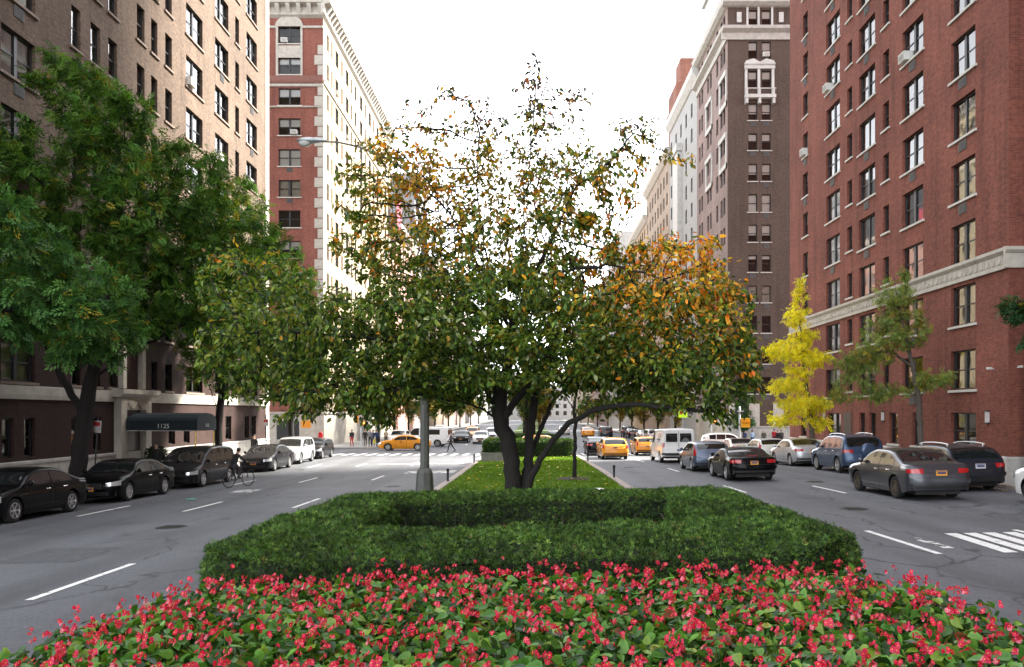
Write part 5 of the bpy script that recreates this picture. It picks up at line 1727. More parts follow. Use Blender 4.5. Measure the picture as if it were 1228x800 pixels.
TYPES = {
    'sedan': dict(L=4.82, W=1.83, H=1.47, ra=1.06, wb=2.77, wr=.335, prof=[(0, .90), (.04, .99), (.25, 1.075), (.62, 1.10), (.95, 1.20), (1.5, 1.41), (1.95, 1.465), (2.5, 1.47), (2.95, 1.38), (3.62, 1.03), (4.2, .945), (4.6, .82), (4.78, .68), (4.82, .60)],
                  belt=(.99, .93), wind=(2.98, 3.60), back=(.74, 1.52), side=(1.08, 3.30), splits=(2.10,), doors=((1.25, 2.08), (2.12, 3.12)), tumble=.34),
    'coupe': dict(L=4.6, W=1.87, H=1.31, ra=.98, wb=2.58, wr=.335, prof=[(0, .84), (.04, .93), (.25, .985), (.72, 1.0), (1.1, 1.10), (1.6, 1.27), (2.0, 1.31), (2.4, 1.29), (2.7, 1.2), (3.25, .95), (4.0, .87), (4.4, .74), (4.56, .62), (4.6, .55)],
                  belt=(.93, .88), wind=(2.5, 3.2), back=(.9, 1.58), side=(1.35, 2.9), splits=(), doors=((1.55, 2.85),), tumble=.36),
    'hatch': dict(L=4.25, W=1.78, H=1.46, ra=.82, wb=2.62, wr=.325, prof=[(0, .92), (.05, 1.02), (.15, 1.12), (.45, 1.36), (.75, 1.43), (1.4, 1.465), (2.0, 1.455), (2.5, 1.33), (3.1, 1.02), (3.75, .91), (4.1, .75), (4.22, .62), (4.25, .55)],
                  belt=(1.0, .92), wind=(2.5, 3.08), back=(.12, .50), side=(.62, 2.85), splits=(1.55,), doors=((.98, 1.53), (1.57, 2.6)), tumble=.30),
    'wagon': dict(L=4.85, W=1.82, H=1.5, ra=1.02, wb=2.83, wr=.33, prof=[(0, .86), (.05, .98), (.2, 1.08), (.62, 1.40), (1.0, 1.47), (1.8, 1.50), (2.5, 1.48), (2.95, 1.37), (3.6, 1.01), (4.2, .91), (4.65, .76), (4.82, .62), (4.85, .55)],
                  belt=(.98, .92), wind=(2.96, 3.55), back=(.18, .62), side=(.72, 3.3), splits=(1.45, 2.2), doors=((1.36, 2.18), (2.22, 3.16)), tumble=.32),
    'suv': dict(L=4.6, W=1.84, H=1.70, ra=.92, wb=2.66, wr=.36, prof=[(0, 1.0), (.04, 1.1), (.12, 1.2), (.42, 1.57), (.75, 1.66), (1.5, 1.70), (2.3, 1.68), (2.75, 1.56), (3.35, 1.13), (3.95, 1.03), (4.4, .90), (4.56, .74), (4.6, .64)],
                belt=(1.12, 1.05), wind=(2.74, 3.32), back=(.1, .46), side=(.55, 3.1), splits=(1.18, 2.0), doors=((1.12, 1.98), (2.02, 2.92)), tumble=.24, clear=.26),
    'minivan': dict(L=5.08, W=1.97, H=1.76, ra=1.08, wb=3.0, wr=.35, prof=[(0, .95), (.05, 1.1), (.12, 1.2), (.34, 1.6), (.7, 1.71), (1.8, 1.76), (2.8, 1.72), (3.35, 1.53), (4.12, 1.08), (4.6, .95), (4.92, .78), (5.04, .64), (5.08, .58)],
                    belt=(1.08, 1.0), wind=(3.3, 4.08), back=(.1, .36), side=(.5, 3.7), splits=(1.45, 2.5), doors=((1.5, 2.48), (2.52, 3.5)), tumble=.20),
    'van': dict(L=5.5, W=2.02, H=2.12, ra=1.25, wb=3.5, wr=.37, prof=[(0, 1.75), (.03, 1.92), (.12, 2.04), (.4, 2.11), (2, 2.12), (3.6, 2.08), (3.95, 1.97), (4.5, 1.32), (5.0, 1.14), (5.35, 1.0), (5.46, .85), (5.5, .7)],
                belt=(1.22, 1.18), wind=(3.95, 4.46), back=None, side=(3.25, 4.25), splits=(), doors=((3.15, 4.2),), tumble=.07, clear=.30, n=4.5, cr=.22),
}

def wheel_mesh(r, w, rim_mat, spokes):
    k = ('wheel', round(r, 3), rim_mat.name, spokes)
    if k not in WCACHE:
        t = MB()
        ri_ = r * .66
        t.lathe([(ri_, -w / 2 + .015), (r * .9, -w / 2), (r * .985, -w / 2 + .03), (r, 0), (r * .985, w / 2 - .03), (r * .9, w / 2), (ri_, w / 2 - .015), (ri_, -w / 2 + .015)], 26, axis='x')
        m = MB()
        m.lathe([(ri_ * 1.02, -w / 2 + .01), (ri_ * 1.02, w / 2 - .005), (ri_ * .9, w / 2 - .005), (ri_ * .87, w / 2 - .06), (ri_ * .87, -w / 2 + .02)], 24, axis='x')
        m.lathe([(0, w / 2 - .015), (r * .12, w / 2 - .015), (r * .15, w / 2 - .04), (r * .15, 0)], 12, axis='x')
        for s in range(spokes):
            a = 2 * PI * s / spokes
            c, sn = math.cos(a), math.sin(a)
            def q(rr, off, x):
                return (x, c * rr - sn * off, sn * rr + c * off)
            x1, x0 = w / 2 - .02, w / 2 - .055
            hw, hw2 = r * .07, r * .10
            m.add([q(r * .1, -hw, x1), q(ri_ * .9, -hw2, x1), q(ri_ * .9, hw2, x1), q(r * .1, hw, x1), q(r * .1, -hw, x0), q(ri_ * .9, -hw2, x0), q(ri_ * .9, hw2, x0), q(r * .1, hw, x0)],
                  [(0, 1, 2, 3), (7, 6, 5, 4), (0, 4, 5, 1), (2, 6, 7, 3)])
        d = MB()
        d.lathe([(0, w / 2 - .075), (ri_ * .88, w / 2 - .075)], 20, axis='x')
        WCACHE[k] = (t.mesh('tyre', RUBBER, True), m.mesh('rim', rim_mat, False), d.mesh('brake_disc', M('brake_dust', (.05, .05, .05), .5, .6)))
    return WCACHE[k]

def tilt(o, x, y, a):
    e = .5
    gx_ = (gz(x + e, y) - gz(x - e, y)) / (2 * e); gy_ = (gz(x, y + e) - gz(x, y - e)) / (2 * e)
    up = Vector((-gx_, -gy_, 1)).normalized()
    f = Vector((-math.sin(a), math.cos(a), 0)); f = (f - up * f.dot(up)).normalized()
    r_ = f.cross(up)
    o.location = (x, y, gz(x, y))
    o.rotation_euler = Matrix((r_, f, up)).transposed().to_euler()

def car(name, kind, paint, label, x, y, heading=0.0, group=None, rim=None, spokes=7, plate=PLATE_O, detail=2, tall_lamps=False, extras=(), cat='car', front_plate=True):
    T = TYPES[kind]
    L, Wd, H = T['L'], T['W'], T['H']
    n = T.get('n', 3.2)
    cr, cf = T.get('cr', .42), T.get('cf', .62)
    ztop = hermite(T['prof'])
    clear = T.get('clear', .20)
    ra, fa_ = T['ra'], T['ra'] + T['wb']
    wr = T['wr']; RA = wr + .055
    b0, b1_ = T['belt']
    belt = lambda y: b0 + (b1_ - b0) * y / L
    def wy(y):
        t = (cr - y) / cr if y < cr else (y - (L - cf)) / cf if y > L - cf else 0
        t = min(1, max(0, t))
        return Wd / 2 * (1 - t ** n) ** (1 / n), t
    def yshift(y, z, t):
        s = .10 * min(1.2, abs((z - .52) / .45)) ** 2 * t * t
        return y + s if y < L / 2 else y - s
    def xs(y, z):
        w, _ = wy(y)
        zb = belt(y)
        f = 1 - .045 * ((z - .66) / .4) ** 2 if z < .66 else 1 - .03 * ((z - .66) / max(.1, zb - .66)) ** 2 * (1 if z < zb else 1)
        if z > zb:
            return w * .97 - (z - zb) * T['tumble'] * (w / (Wd / 2))
        return w * f
    def zlow(y):
        z = clear
        for a in (ra, fa_):
            d = abs(y - a)
            if d < RA:
                z = max(z, wr + math.sqrt(max(0, RA * RA - d * d)))
        if y < .6:
            z = max(z, clear + .12 * (1 - y / .6))
        if y > L - .6:
            z = max(z, clear + .04 * (y - L + .6) / .6)
        return z
    CR = .035
    def section(y):
        zl, zt = zlow(y), ztop(y)
        w, t = wy(y)
        rr = min(.09, .35 * (zt - zl))
        zc = zt - CR * w / (Wd / 2) - rr
        zl = min(zl, zc - .02)
        zb = min(belt(y), zc)
        zz = [zl + (zb - zl) * i / 7 for i in range(8)] + [zb + (zc - zb) * i / 5 for i in range(1, 6)]
        pts = [(xs(y, z), yshift(y, z, t), z) for z in zz]
        x0 = pts[-1][0]; r2 = min(.12, x0 * .4)
        for a in (PI / 8, PI / 4, 3 * PI / 8, PI / 2):
            z = zc + rr * math.sin(a)
            pts.append((x0 - r2 * (1 - math.cos(a)), yshift(y, z, t), z))
        xe = x0 - r2
        for i in range(1, 5):
            x_ = xe * (1 - i / 4)
            z = zc + rr + CR * (w / (Wd / 2)) * (1 - (x_ / max(xe, .001)) ** 2)
            pts.append((x_, yshift(y, z, t), z))
        return pts, xe, zc, rr
    ts = [1, .997, .985, .95, .9, .8, .62, .4, .2, 0]
    ys = {cr * (1 - t) for t in ts} | {L - cf * (1 - t) for t in ts}
    for a in (ra, fa_):
        ys |= {a + RA * math.cos(PI * k / 12) for k in range(13)} | {a - RA - .004, a + RA + .004}
    ys |= {L * k / 46 for k in range(47)} | {p[0] for p in T['prof']}
    ys = sorted(ys)
    ys = [v for i, v in enumerate(ys) if i == 0 or v - ys[i - 1] > .0035]
    root = bpy.data.objects.new(name, None); COL.objects.link(root)
    tag(root, label, cat, group)
    tilt(root, x, y, heading)
    O = Vector((0, -L / 2, 0))
    sec = [section(v)[0] for v in ys]
    mb = MB()
    rows_ = [[(p[0], p[1] - L / 2, p[2]) for p in s] + [(-p[0], p[1] - L / 2, p[2]) for p in s[::-1][1:]] for s in sec]
    mb.grid(rows_)
    mb.build('body', paint, root, True)
    mb = MB()
    hw = Wd / 2 - .27
    mb.box(-hw, hw, .25 - L / 2, L / 2 - .25, clear - .03, .62)
    mb.box(-Wd / 2 + .1, Wd / 2 - .1, .12 - L / 2, ra - RA - L / 2 - .05, clear + .1, .5)
    mb.box(-Wd / 2 + .1, Wd / 2 - .1, fa_ + RA - L / 2 + .05, L / 2 - .2, clear + .05, .5)
    mb.box(-Wd / 2 + .08, Wd / 2 - .08, ra + RA - L / 2 + .04, fa_ - RA - L / 2 - .04, clear - .02, .6)
    mb.build('underbody', TRIMB, root)
    # wheels
    tw = .215
    me_t, me_r, me_d = wheel_mesh(wr, tw, rim or ALLOY, spokes)
    for a in (ra, fa_):
        for s in (-1, 1):
            wl = link('wheel', me_d, root, (s * (Wd / 2 - tw / 2 - .015), a - L / 2, wr), (0, 0, 0 if s > 0 else PI))
            link('tyre', me_t, wl); link('rim', me_r, wl)
    # glass
    def side_patch(y0, y1, zf0, zf1, off, s, ny=10, nz=4):
        out = []
        for i in range(ny + 1):
            yy = y0 + (y1 - y0) * i / ny
            a, b_ = zf0(yy), zf1(yy)
            r_ = []
            for j in range(nz + 1):
                z = a + (b_ - a) * j / nz
                r_.append((s * (xs(yy, z) + off), yshift(yy, z, wy(yy)[1]) - L / 2, z))
            out.append(r_)
        return out
    def zc_(yy):
        return section(yy)[2]
    def shrink(y0, y1):
        while y0 < y1 and zc_(y0) - .015 - (belt(y0) + .035) < .05:
            y0 += .03
        while y1 > y0 and zc_(y1) - .015 - (belt(y1) + .035) < .03:
            y1 -= .03
        return y0, y1
    s0, s1 = shrink(*T['side'])
    cuts = [s0] + [c for c in T['splits'] if s0 < c < s1] + [s1]
    for s in (-1, 1):
        for a, b_ in zip(cuts[:-1], cuts[1:]):
            mb = MB()
            mb.grid(side_patch(a + .03, b_ - .03, lambda v: belt(v) + .03, lambda v: max(belt(v) + .05, zc_(v) - .012), .006, s))
            mb.build('side_window', CGLASS, root, True)
    def top_patch(y0, y1, f, off, ny=10, nx=10):
        out = []
        for i in range(ny + 1):
            yy = y0 + (y1 - y0) * i / ny
            _, xe, zc, rr = section(yy)
            w, t = wy(yy)
            sl = (ztop(yy + .01) - ztop(yy - .01)) / .02
            nn = math.sqrt(1 + sl * sl)
            r_ = []
            for j in range(nx + 1):
                q = -1 + 2 * j / nx
                x_ = q * xe * f
                z = zc + rr + CR * (w / (Wd / 2)) * (1 - (x_ / max(xe, .001)) ** 2)
                r_.append((x_, yshift(yy, z, t) - sl / nn * off - L / 2, z + off / nn))
            out.append(r_)
        return out
    mb = MB(); mb.grid(top_patch(*T['wind'], 1.0, .007)); mb.build('windscreen', CGLASS, root, True)
    if T['back']:
        mb = MB(); mb.grid(top_patch(*T['back'], .97, .007)); mb.build('rear_window', CGLASS, root, True)
    # ends
    def end_pt(front, q, z, off):
        """q: -1..1 across the end (beyond +-1: round the corner along the side, in metres)"""
        c = cf if front else cr
        s = 1 if q >= 0 else -1
        a = abs(q)
        if a <= 1:
            t = (1 - a ** n) ** (1 / n)
            yy = c * (1 - t)
        else:
            t, yy = 0, c + (a - 1)
        yy = L - yy if front else yy
        z_ = z
        xx = xs(yy, z_) if a > 1 else a * Wd / 2 * (xs(c if not front else L - c, z_) / (Wd / 2))
        y2 = yshift(yy, z_, t)
        return (s * (xx + off * a ** 3), (y2 + (off if front else -off) * (1 if a < .97 else .4)) - L / 2, z_)
    def end_patch(front, q0, q1, z0, z1, off, nq=10, nz=3, zf=None):
        out = []
        for i in range(nq + 1):
            th = [(1 if q >= 0 else -1) * math.asin(min(1, abs(q)) ** (n / 2)) for q in (q0, q1)]
            q = th[0] + (th[1] - th[0]) * i / nq
            q = (1 if q >= 0 else -1) * abs(math.sin(q)) ** (2 / n)
            a, b_ = (z0, z1) if zf is None else zf(i / nq)
            out.append([end_pt(front, q, a + (b_ - a) * j / nz, off) for j in range(nz + 1)])
        return out
    zn = ztop(L - .12)
    zr = ztop(.05)
    for s in (-1, 1):
        mb = MB()
        mb.grid(end_patch(True, s * .60, s * .985, zn - .20, zn - .04, .012, zf=lambda t: (zn - .17 + .02 * t, zn - .05 + .07 * t)))
        mb.build('headlight', CLEARL, root, True)
        mb = MB()
        if kind == 'van':
            mb.grid(end_patch(False, s * .86, s * .97, .95, 1.22, .02, 4))
        elif tall_lamps:
            mb.grid(end_patch(False, s * .84, s * .98, .78, zr + .02, .014, 6))
        else:
            mb.grid(end_patch(False, s * .55, s * .985, zr - .24, zr - .06, .012, zf=lambda t: (zr - .21 + .02 * t, zr - .07 - .01 * t)))
        mb.build('taillight', REDL, root, True)
    if tall_lamps and T['back']:
        y0, y1 = T['back']
        for s in (-1, 1):
            mb = MB()
            out = []
            for i in range(7):
                yy = y0 - .03 + (y1 - y0 + .06) * i / 6
                sc_ = section(yy)
                out.append([(s * (sc_[0][k][0] + .012), sc_[0][k][1] - .008 - L / 2, sc_[0][k][2] + .008) for k in (11, 12, 13, 14)])
            mb.grid(out); mb.build('pillar_lamp', REDL, root, True)
    mb = MB(); mb.grid(end_patch(True, -.46, .46, zn - .26, zn - .06, .014))
    for k in range(4):
        pass
    g = mb.build('grille', TRIMB, root, True)
    if detail >= 2:
        mb = MB()
        for k in range(4):
            a, b_ = end_pt(True, -.42, zn - .23 + .05 * k, .022), end_pt(True, .42, zn - .23 + .05 * k, .022)
            mb.tube([a, end_pt(True, 0, zn - .23 + .05 * k, .024), b_], .007, 5)
        mb.build('grille_bar', CHROME, g)
        mb = MB(); mb.grid(end_patch(True, -.7, .7, .27, .40, .012)); mb.build('air_intake', TRIMB, root, True)
        mb = MB(); mb.grid(end_patch(False, -.85, .85, clear + .15, clear + .24, .012)); mb.build('rear_valance', TRIMB, root, True)
        # bumper skins
        mb = MB(); mb.grid(end_patch(False, -.99, .99, .50, .62, .03, 24, 3)); mb.build('bumper', TRIMB if kind == 'van' else paint, root, True)
        # boot or tailgate edge
        if kind not in ('van',):
            mb = MB(); zt_ = zr - .03
            for (za, zb_) in ((.66, .672),):
                mb.grid(end_patch(False, -.72, .72, za, zb_, .006, 10, 1))
            mb.build('boot_seam', TRIMB, root)
    # plates
    def plate_box(front, z):
        yy = end_pt(front, 0, z, 0)[1]
        mb = MB(); s = 1 if front else -1
        mb.box(-.155, .155, min(yy, yy + s * .03), max(yy, yy + s * .03), z - .075, z + .075)
        p = mb.build('number_plate', plate, root)
        m2 = MB()
        yf = yy + s * .032
        m2.box(-.14, .14, min(yf, yf + s * .002), max(yf, yf + s * .002), z + .045, z + .065)
        m2.box(-.12, .12, min(yf, yf + s * .002), max(yf, yf + s * .002), z - .03, z + .03)
        m2.build('plate_print', M('plate_print', (.05, .06, .16), .5), p)
    pz = {'sedan': .80, 'coupe': .74, 'hatch': .72, 'wagon': .82, 'suv': .86, 'minivan': .84, 'van': .78}[kind]
    plate_box(False, pz)
    if front_plate:
        plate_box(True, .50)
    if detail >= 1:
        for s in (-1, 1):
            mb = MB()
            ym = T['wind'][1] - .32; zm = belt(ym) + .10; xm = xs(ym, zm)
            a = (s * (xm + .06), ym - L / 2)
            mb.lathe([(0, -.06), (.07, -.055), (.085, 0), (.07, .045), (0, .06)], 10, (s * (xm + .13), ym - L / 2, zm), axis='y')
            mb.box(min(s * xm, s * (xm + .1)), max(s * xm, s * (xm + .1)), ym - .03 - L / 2, ym + .02 - L / 2, zm - .05, zm - .02)
            mb.build('wing_mirror', paint, root, True)
        for s in (-1, 1):
            for (a, b_) in T['doors']:
                mb = MB()
                lo, hi = clear + .12, lambda v: belt(v) - .005
                zl_ = lambda v: max(lo, zlow(v) + .02)
                mb.grid(side_patch(a, b_, zl_, hi, .004, s, 10, 6), 0)
                for (p0, p1) in ((a - .012, a), (b_, b_ + .012)):
                    mb.grid(side_patch(p0, p1, zl_, hi, .0045, s, 1, 6), 1)
                mb.grid(side_patch(a - .012, b_ + .012, lambda v: zl_(v) - .012, zl_, .0045, s, 10, 1), 1)
                d = mb.build('door', [paint, TRIMB], root, True)
                mb = MB()
                zh = belt(a) - .13; yh = a + .10
                mb.tube([(s * (xs(yh + .2 * t, zh) + .012 + .02 * math.sin(PI * t)), yh + .2 * t - L / 2, zh) for t in (0, .25, .5, .75, 1)], .014, 6)
                mb.build('handle', CHROME if kind != 'van' else TRIMB, d)
    for ex in extras:
        if ex == 'spare':
            yb = end_pt(False, 0, .95, 0)[1]
            sp = MB(); sp.lathe([(0, -.2), (.2, -.2), (.30, -.19), (.34, -.15), (.345, -.02), (.33, .0), (0, .0)], 24, (.12, yb, .98), axis='y')
            sp.build('spare_wheel', paint, root, True)
        if ex == 'rack':
            for s in (-1, 1):
                mb = MB(); y0, y1 = T['back'][1] + .2, T['wind'][0] - .2
                q = lambda v: (s * (section(v)[1] - .06), v - L / 2, ztop(v) + .045)
                mb.tube([q(y0 + (y1 - y0) * i / 6) for i in range(7)], .022, 6)
                for v in (y0 + .1, y1 - .1):
                    p = q(v); mb.tube([p, (p[0], p[1], p[2] - .07)], .018, 6)
                mb.build('roof_rail', ALLOY, root)
        if ex == 'roofsign':
            mb = MB(); yy = (T['wind'][0] + T['back'][1]) / 2 + .2
            z = ztop(yy) + .02
            mb.prism([(-.12, z), (.12, z), (.08, z + .17), (-.08, z + .17)], 'x', -.36, .36)
            mb2 = MB(); mb2.v = [(v[0], v[1] + yy - L / 2, v[2]) for v in mb.v]; mb2.f, mb2.m = mb.f, mb.m
            mb2.build('roof_sign', M('taxi_sign_white', (.75, .74, .68), .5), root)
        if ex == 'highstop':
            mb = MB(); mb.box(-.22, .22, .34 - L / 2, .38 - L / 2, ztop(.36) + .005, ztop(.36) + .03)
            mb.build('high_brake_light', REDL, root)
        if ex == 'taxidoor':
            for s in (-1, 1):
                yy = sum(T['doors'][-1]) / 2
                z = .78
                text_part('T', .34, M('taxi_print', (.02, .02, .02), .5), root, (s * (xs(yy, z) + .012), yy - L / 2, z), (R(90), 0, R(90) * s), 'door_lettering')
        if ex == 'vanwin':
            for q0, q1 in ((-.80, -.08), (.08, .80)):
                mb = MB(); mb.grid(end_patch(False, q0, q1, 1.28, 1.80, .012)); mb.build('rear_window', CGLASS, root, True)
            mb = MB(); mb.grid(end_patch(False, -.012, .012, .75, 1.95, .008, 2)); mb.build('door_seam', TRIMB, root)
            for s in (-1, 1):
                mb = MB(); mb.grid(side_patch(1.0, 2.2, lambda v: 1.28, lambda v: 1.82, .006, s)); mb.build('side_window', CGLASS, root, True)
        if ex == 'canvas':
            mb = MB(); mb.grid(top_patch(T['back'][0] - .05, T['wind'][0] - .02, 1.04, .005)); mb.build('soft_top', M('black_hood_cloth', (.012, .012, .013), .8), root, True)
    return root

BLACK = car_paint('black_paint', (.0035, .0035, .0045), 0)
GUN = car_paint('gunmetal_paint', (.070, .075, .088), .6)
NAVY = car_paint('navy_paint', (.016, .021, .032), .3)
STEEL = car_paint('steel_blue_paint', (.10, .13, .19), .5)
BLUE = car_paint('blue_paint', (.05, .085, .16), .5)
SILVER = car_paint('silver_paint', (.50, .51, .53), .55)
WHITE = car_paint('white_paint', (.72, .72, .71), 0)
DGREY = car_paint('dark_grey_paint', (.018, .018, .021), .4)
BEIGE = car_paint('champagne_paint', (.48, .44, .37), .4)
RED = car_paint('red_paint', (.32, .02, .025), .2)

GP = 'cars parked along the kerbs'
GM = 'vehicles driving on the avenue'
car('moving_car', 'sedan', GUN, 'gunmetal sedan with orange plate driving nearest on the right carriageway', 11.75, 25.5, 0, GM, DKALLOY, 9, front_plate=True)
car('parked_car', 'wagon', NAVY, 'dark navy estate car parked behind the gunmetal sedan at the right kerb', 14.25, 28.0, 0, GP, ALLOY, 7, PLATE_W, extras=('rack',))
car('parked_car', 'suv', WHITE, 'white car cut off by the right edge of the view', 14.25, 20.35, 0, GP, ALLOY, 5)
car('parked_car', 'suv', BLUE, 'blue off-roader with spare wheel on its tailgate parked by the yellow tree', 14.5, 37.3, 0, GP, ALLOY, 6, extras=('spare', 'rack'))
car('parked_car', 'sedan', SILVER, 'silver sedan parked just ahead of the blue off-roader', 14.6, 44.2, 0, GP, ALLOY, 9)
car('parked_car', 'hatch', WHITE, 'small white hatchback with red lamps parked ahead of the silver sedan', 14.5, 50.3, 0, GP, ALLOY, 7, tall_lamps=True)
car('parked_car', 'sedan', BEIGE, 'champagne sedan parked ahead of the small white hatchback', 14.3, 56.2, 0, GP, ALLOY, 7)
car('moving_car', 'coupe', BLACK, 'black convertible with red tail lights and orange plate driving away', 8.8, 34.1, 0, GM, ALLOY, 10, extras=('canvas', 'highstop'))
car('moving_car', 'hatch', STEEL, 'steel blue hatchback with tall red lamps ahead of the black convertible', 8.65, 40.6, 0, GM, ALLOY, 5, PLATE_W, tall_lamps=True)
car('van', 'van', WHITE, 'white delivery van with dark rear windows driving up the right carriageway', 8.95, 51.6, 0, GM, ALLOY, 6, PLATE_W, extras=('vanwin',), cat='van')
car('taxi', 'wagon', TAXI_Y, 'yellow taxi with wide rear window close to the median kerb', 5.75, 57.5, 0, GM, ALLOY, 9, tall_lamps=True, cat='taxi')
car('moving_car', 'sedan', BLACK, 'black sedan just ahead of the yellow taxi beside the median', 5.25, 65.0, 0, GM)
car('taxi', 'hatch', TAXI_Y, 'yellow taxi half hidden left of the white delivery van', 9.0, 64.6, 0, GM, ALLOY, 9, tall_lamps=True, cat='taxi')
car('moving_car', 'suv', WHITE, 'white off-roader crossing the avenue at the right side of the intersection', 17.3, 71.5, R(-90), GM)
# left, coming towards the camera
car('parked_car', 'sedan', BLACK, 'black sedan with silver wheels parked nearest on the left, seen from its side', -15.1, 23.7, PI, GP, ALLOY, 6)
car('parked_car', 'sedan', BLACK, 'black sedan with orange front plate parked below the big left tree', -15.1, 30.05, PI, GP, ALLOY, 9)
car('parked_car', 'minivan', DGREY, 'dark people carrier parked in front of the entrance awning', -15.15, 36.6, PI, GP, ALLOY, 7, cat='minivan')
car('parked_car', 'sedan', DGREY, 'dark grey sedan parked beyond the cyclist on the left', -15.25, 46.8, PI, GP, ALLOY, 9)
car('parked_car', 'suv', SILVER, 'silver compact off-roader parked on the left between two dark cars', -15.6, 53.0, PI, GP, ALLOY, 6)
car('parked_car', 'hatch', DGREY, 'dark hatchback parked last before the crosswalk on the left', -15.7, 58.9, PI, GP, ALLOY, 7)
car('taxi', 'sedan', TAXI_Y, 'yellow taxi turning across the crosswalk on the left', -11.8, 75.6, R(88), GM, ALLOY, 9, extras=('taxidoor', 'roofsign'), cat='taxi')
car('van', 'van', WHITE, 'white van standing behind the yellow taxi left of the lamp post', -11.2, 86.5, R(80), GM, ALLOY, 6, PLATE_W, extras=('vanwin',), cat='van')
car('moving_car', 'sedan', DGREY, 'dark sedan waiting to come forward on the left carriageway', -8.4, 98.5, PI, GM, detail=1)
car('moving_car', 'sedan', WHITE, 'white sedan waiting beside the dark sedan on the left carriageway', -5.9, 95.5, PI, GM, detail=1)
car('moving_car', 'suv', SILVER, 'silver car behind the waiting white sedan', -5.0, 106, PI, GM, detail=1)
car('taxi', 'suv', TAXI_Y, 'yellow taxi with roof sign behind the two waiting sedans', -8.0, 110, PI, GM, detail=1, extras=('roofsign',), cat='taxi')
car('taxi', 'wagon', TAXI_Y, 'yellow taxi crossing behind the median hedge', 1.2, 72.0, R(-90), GM, detail=1, cat='taxi')
car('parked_car', 'suv', WHITE, 'white off-roader parked left beyond the intersection', -14.9, 91.5, PI, GP, detail=1)
car('taxi', 'sedan', TAXI_Y, 'small distant yellow taxi far up the right carriageway', 8.4, 121, 0, GM, detail=1, extras=('roofsign',), cat='taxi')
car('moving_car', 'suv', NAVY, 'distant dark off-roader far up the right carriageway', 10.9, 119, 0, GM, detail=1, tall_lamps=True)
car('moving_car', 'sedan', RED, 'distant red sedan far up the right carriageway', 12.0, 131, 0, GM, detail=1)
car('moving_car', 'sedan', WHITE, 'distant white sedan alone in the lane by the far median', 5.4, 134, 0, GM, detail=1)
pc = [('white', WHITE), ('dark grey', DGREY), ('silver', SILVER), ('black', BLACK), ('champagne', BEIGE), ('navy', NAVY)]
pos = ['nearest beyond the intersection', 'second beyond the intersection', 'third beyond the intersection', 'fourth beyond the intersection', 'fifth beyond the intersection', 'sixth beyond the intersection']
for sgn in (1, -1):
    for i in range(6):
        nm, pm = pc[(i * 2 + (i // 3) + (0 if sgn > 0 else 1)) % 6]
        kd = ('sedan', 'suv', 'sedan', 'hatch', 'sedan', 'suv')[i]
        car('parked_car', kd, pm, f'distant {nm} car parked {pos[i]}, {"right" if sgn > 0 else "left"} kerb', sgn * 14.5, (90.5 if sgn > 0 else 98) + 6.2 * i, 0 if sgn > 0 else PI, GP, detail=1)
# ================================================================== STREET FURNITURE
GALV = M('weathered_lamp_post', (.115, .12, .112), .6, .2, var=.2, scale=4)
STEELP = M('galvanised_pole', (.38, .39, .39), .45, .6, var=.12)
# lamp post on the median
lx, ly = -3.58, 27.2
lp = thing('lamp_post', 'tall grey street lamp post with long curved arm left of the cherry tree', 'street lamp', (lx, ly, gz(lx, ly) + .13))
mb = MB()
mb.prism([(-.26, -.26), (.26, -.26), (.26, .26), (-.26, .26)], 'z', -.05, .12)
mb.lathe([(.31, .12), (.27, .75), (.22, .85), (.17, .9)], 8)
mb.build('base', GALV, lp)
mb = MB(); mb.lathe([(.155, .88), (.15, 3), (.12, 6), (.085, 9.2), (.07, 9.55), (0, 9.6)], 8); mb.build('pole', GALV, lp)
hx, hz = (376 - 637) * ly / F - lx, CAM_H + (496 - 170) * ly / F - (gz(lx, ly) + .13)
def arm_pt(px, py):
    return ((px - 637) * ly / F - lx, 0, CAM_H + (496 - py) * ly / F - (gz(lx, ly) + .13))
mb = MB(); mb.tube([(0, 0, 8.2), arm_pt(495, 212), arm_pt(478, 198), arm_pt(455, 186), arm_pt(430, 176), arm_pt(405, 170.5), arm_pt(386, 170)], [.05, .045, .042, .04, .036, .032, .03], 8)
mb.tube([(0, 0, 8.9), arm_pt(487, 201), arm_pt(470, 193)], .02, 6)
mb.build('arm', GALV, lp, True)
mb = MB()
ax, _, az = arm_pt(372, 168.5)
prof_ = [(-.46, .02, .0), (-.40, .12, .045), (-.25, .17, .09), (0, .17, .10), (.25, .12, .075), (.48, .05, .045), (.56, .035, .035)]
rr = []
for (dx, hw_, hh) in prof_:
    rr.append([(ax + dx, hw_ * math.cos(a), az + hh * math.sin(a)) for a in [2 * PI * k / 12 for k in range(12)]])
mb.grid(rr, closed=True)
hd = mb.build('lamp_head', M('lamp_head_metal', (.42, .45, .47), .4, .4), lp, True)
mb = MB()
rr = []
for (sc_, dz) in ((1, -.05), (.9, -.13), (.6, -.19), (.05, -.21)):
    rr.append([(ax - .18 + .22 * sc_ * math.cos(a), .15 * sc_ * math.sin(a), az + dz) for a in [2 * PI * k / 12 for k in range(12)]])
mb.grid(rr, closed=True)
mb.build('lens', M('lamp_lens', (.6, .62, .6), .15, coat=1), hd, True)

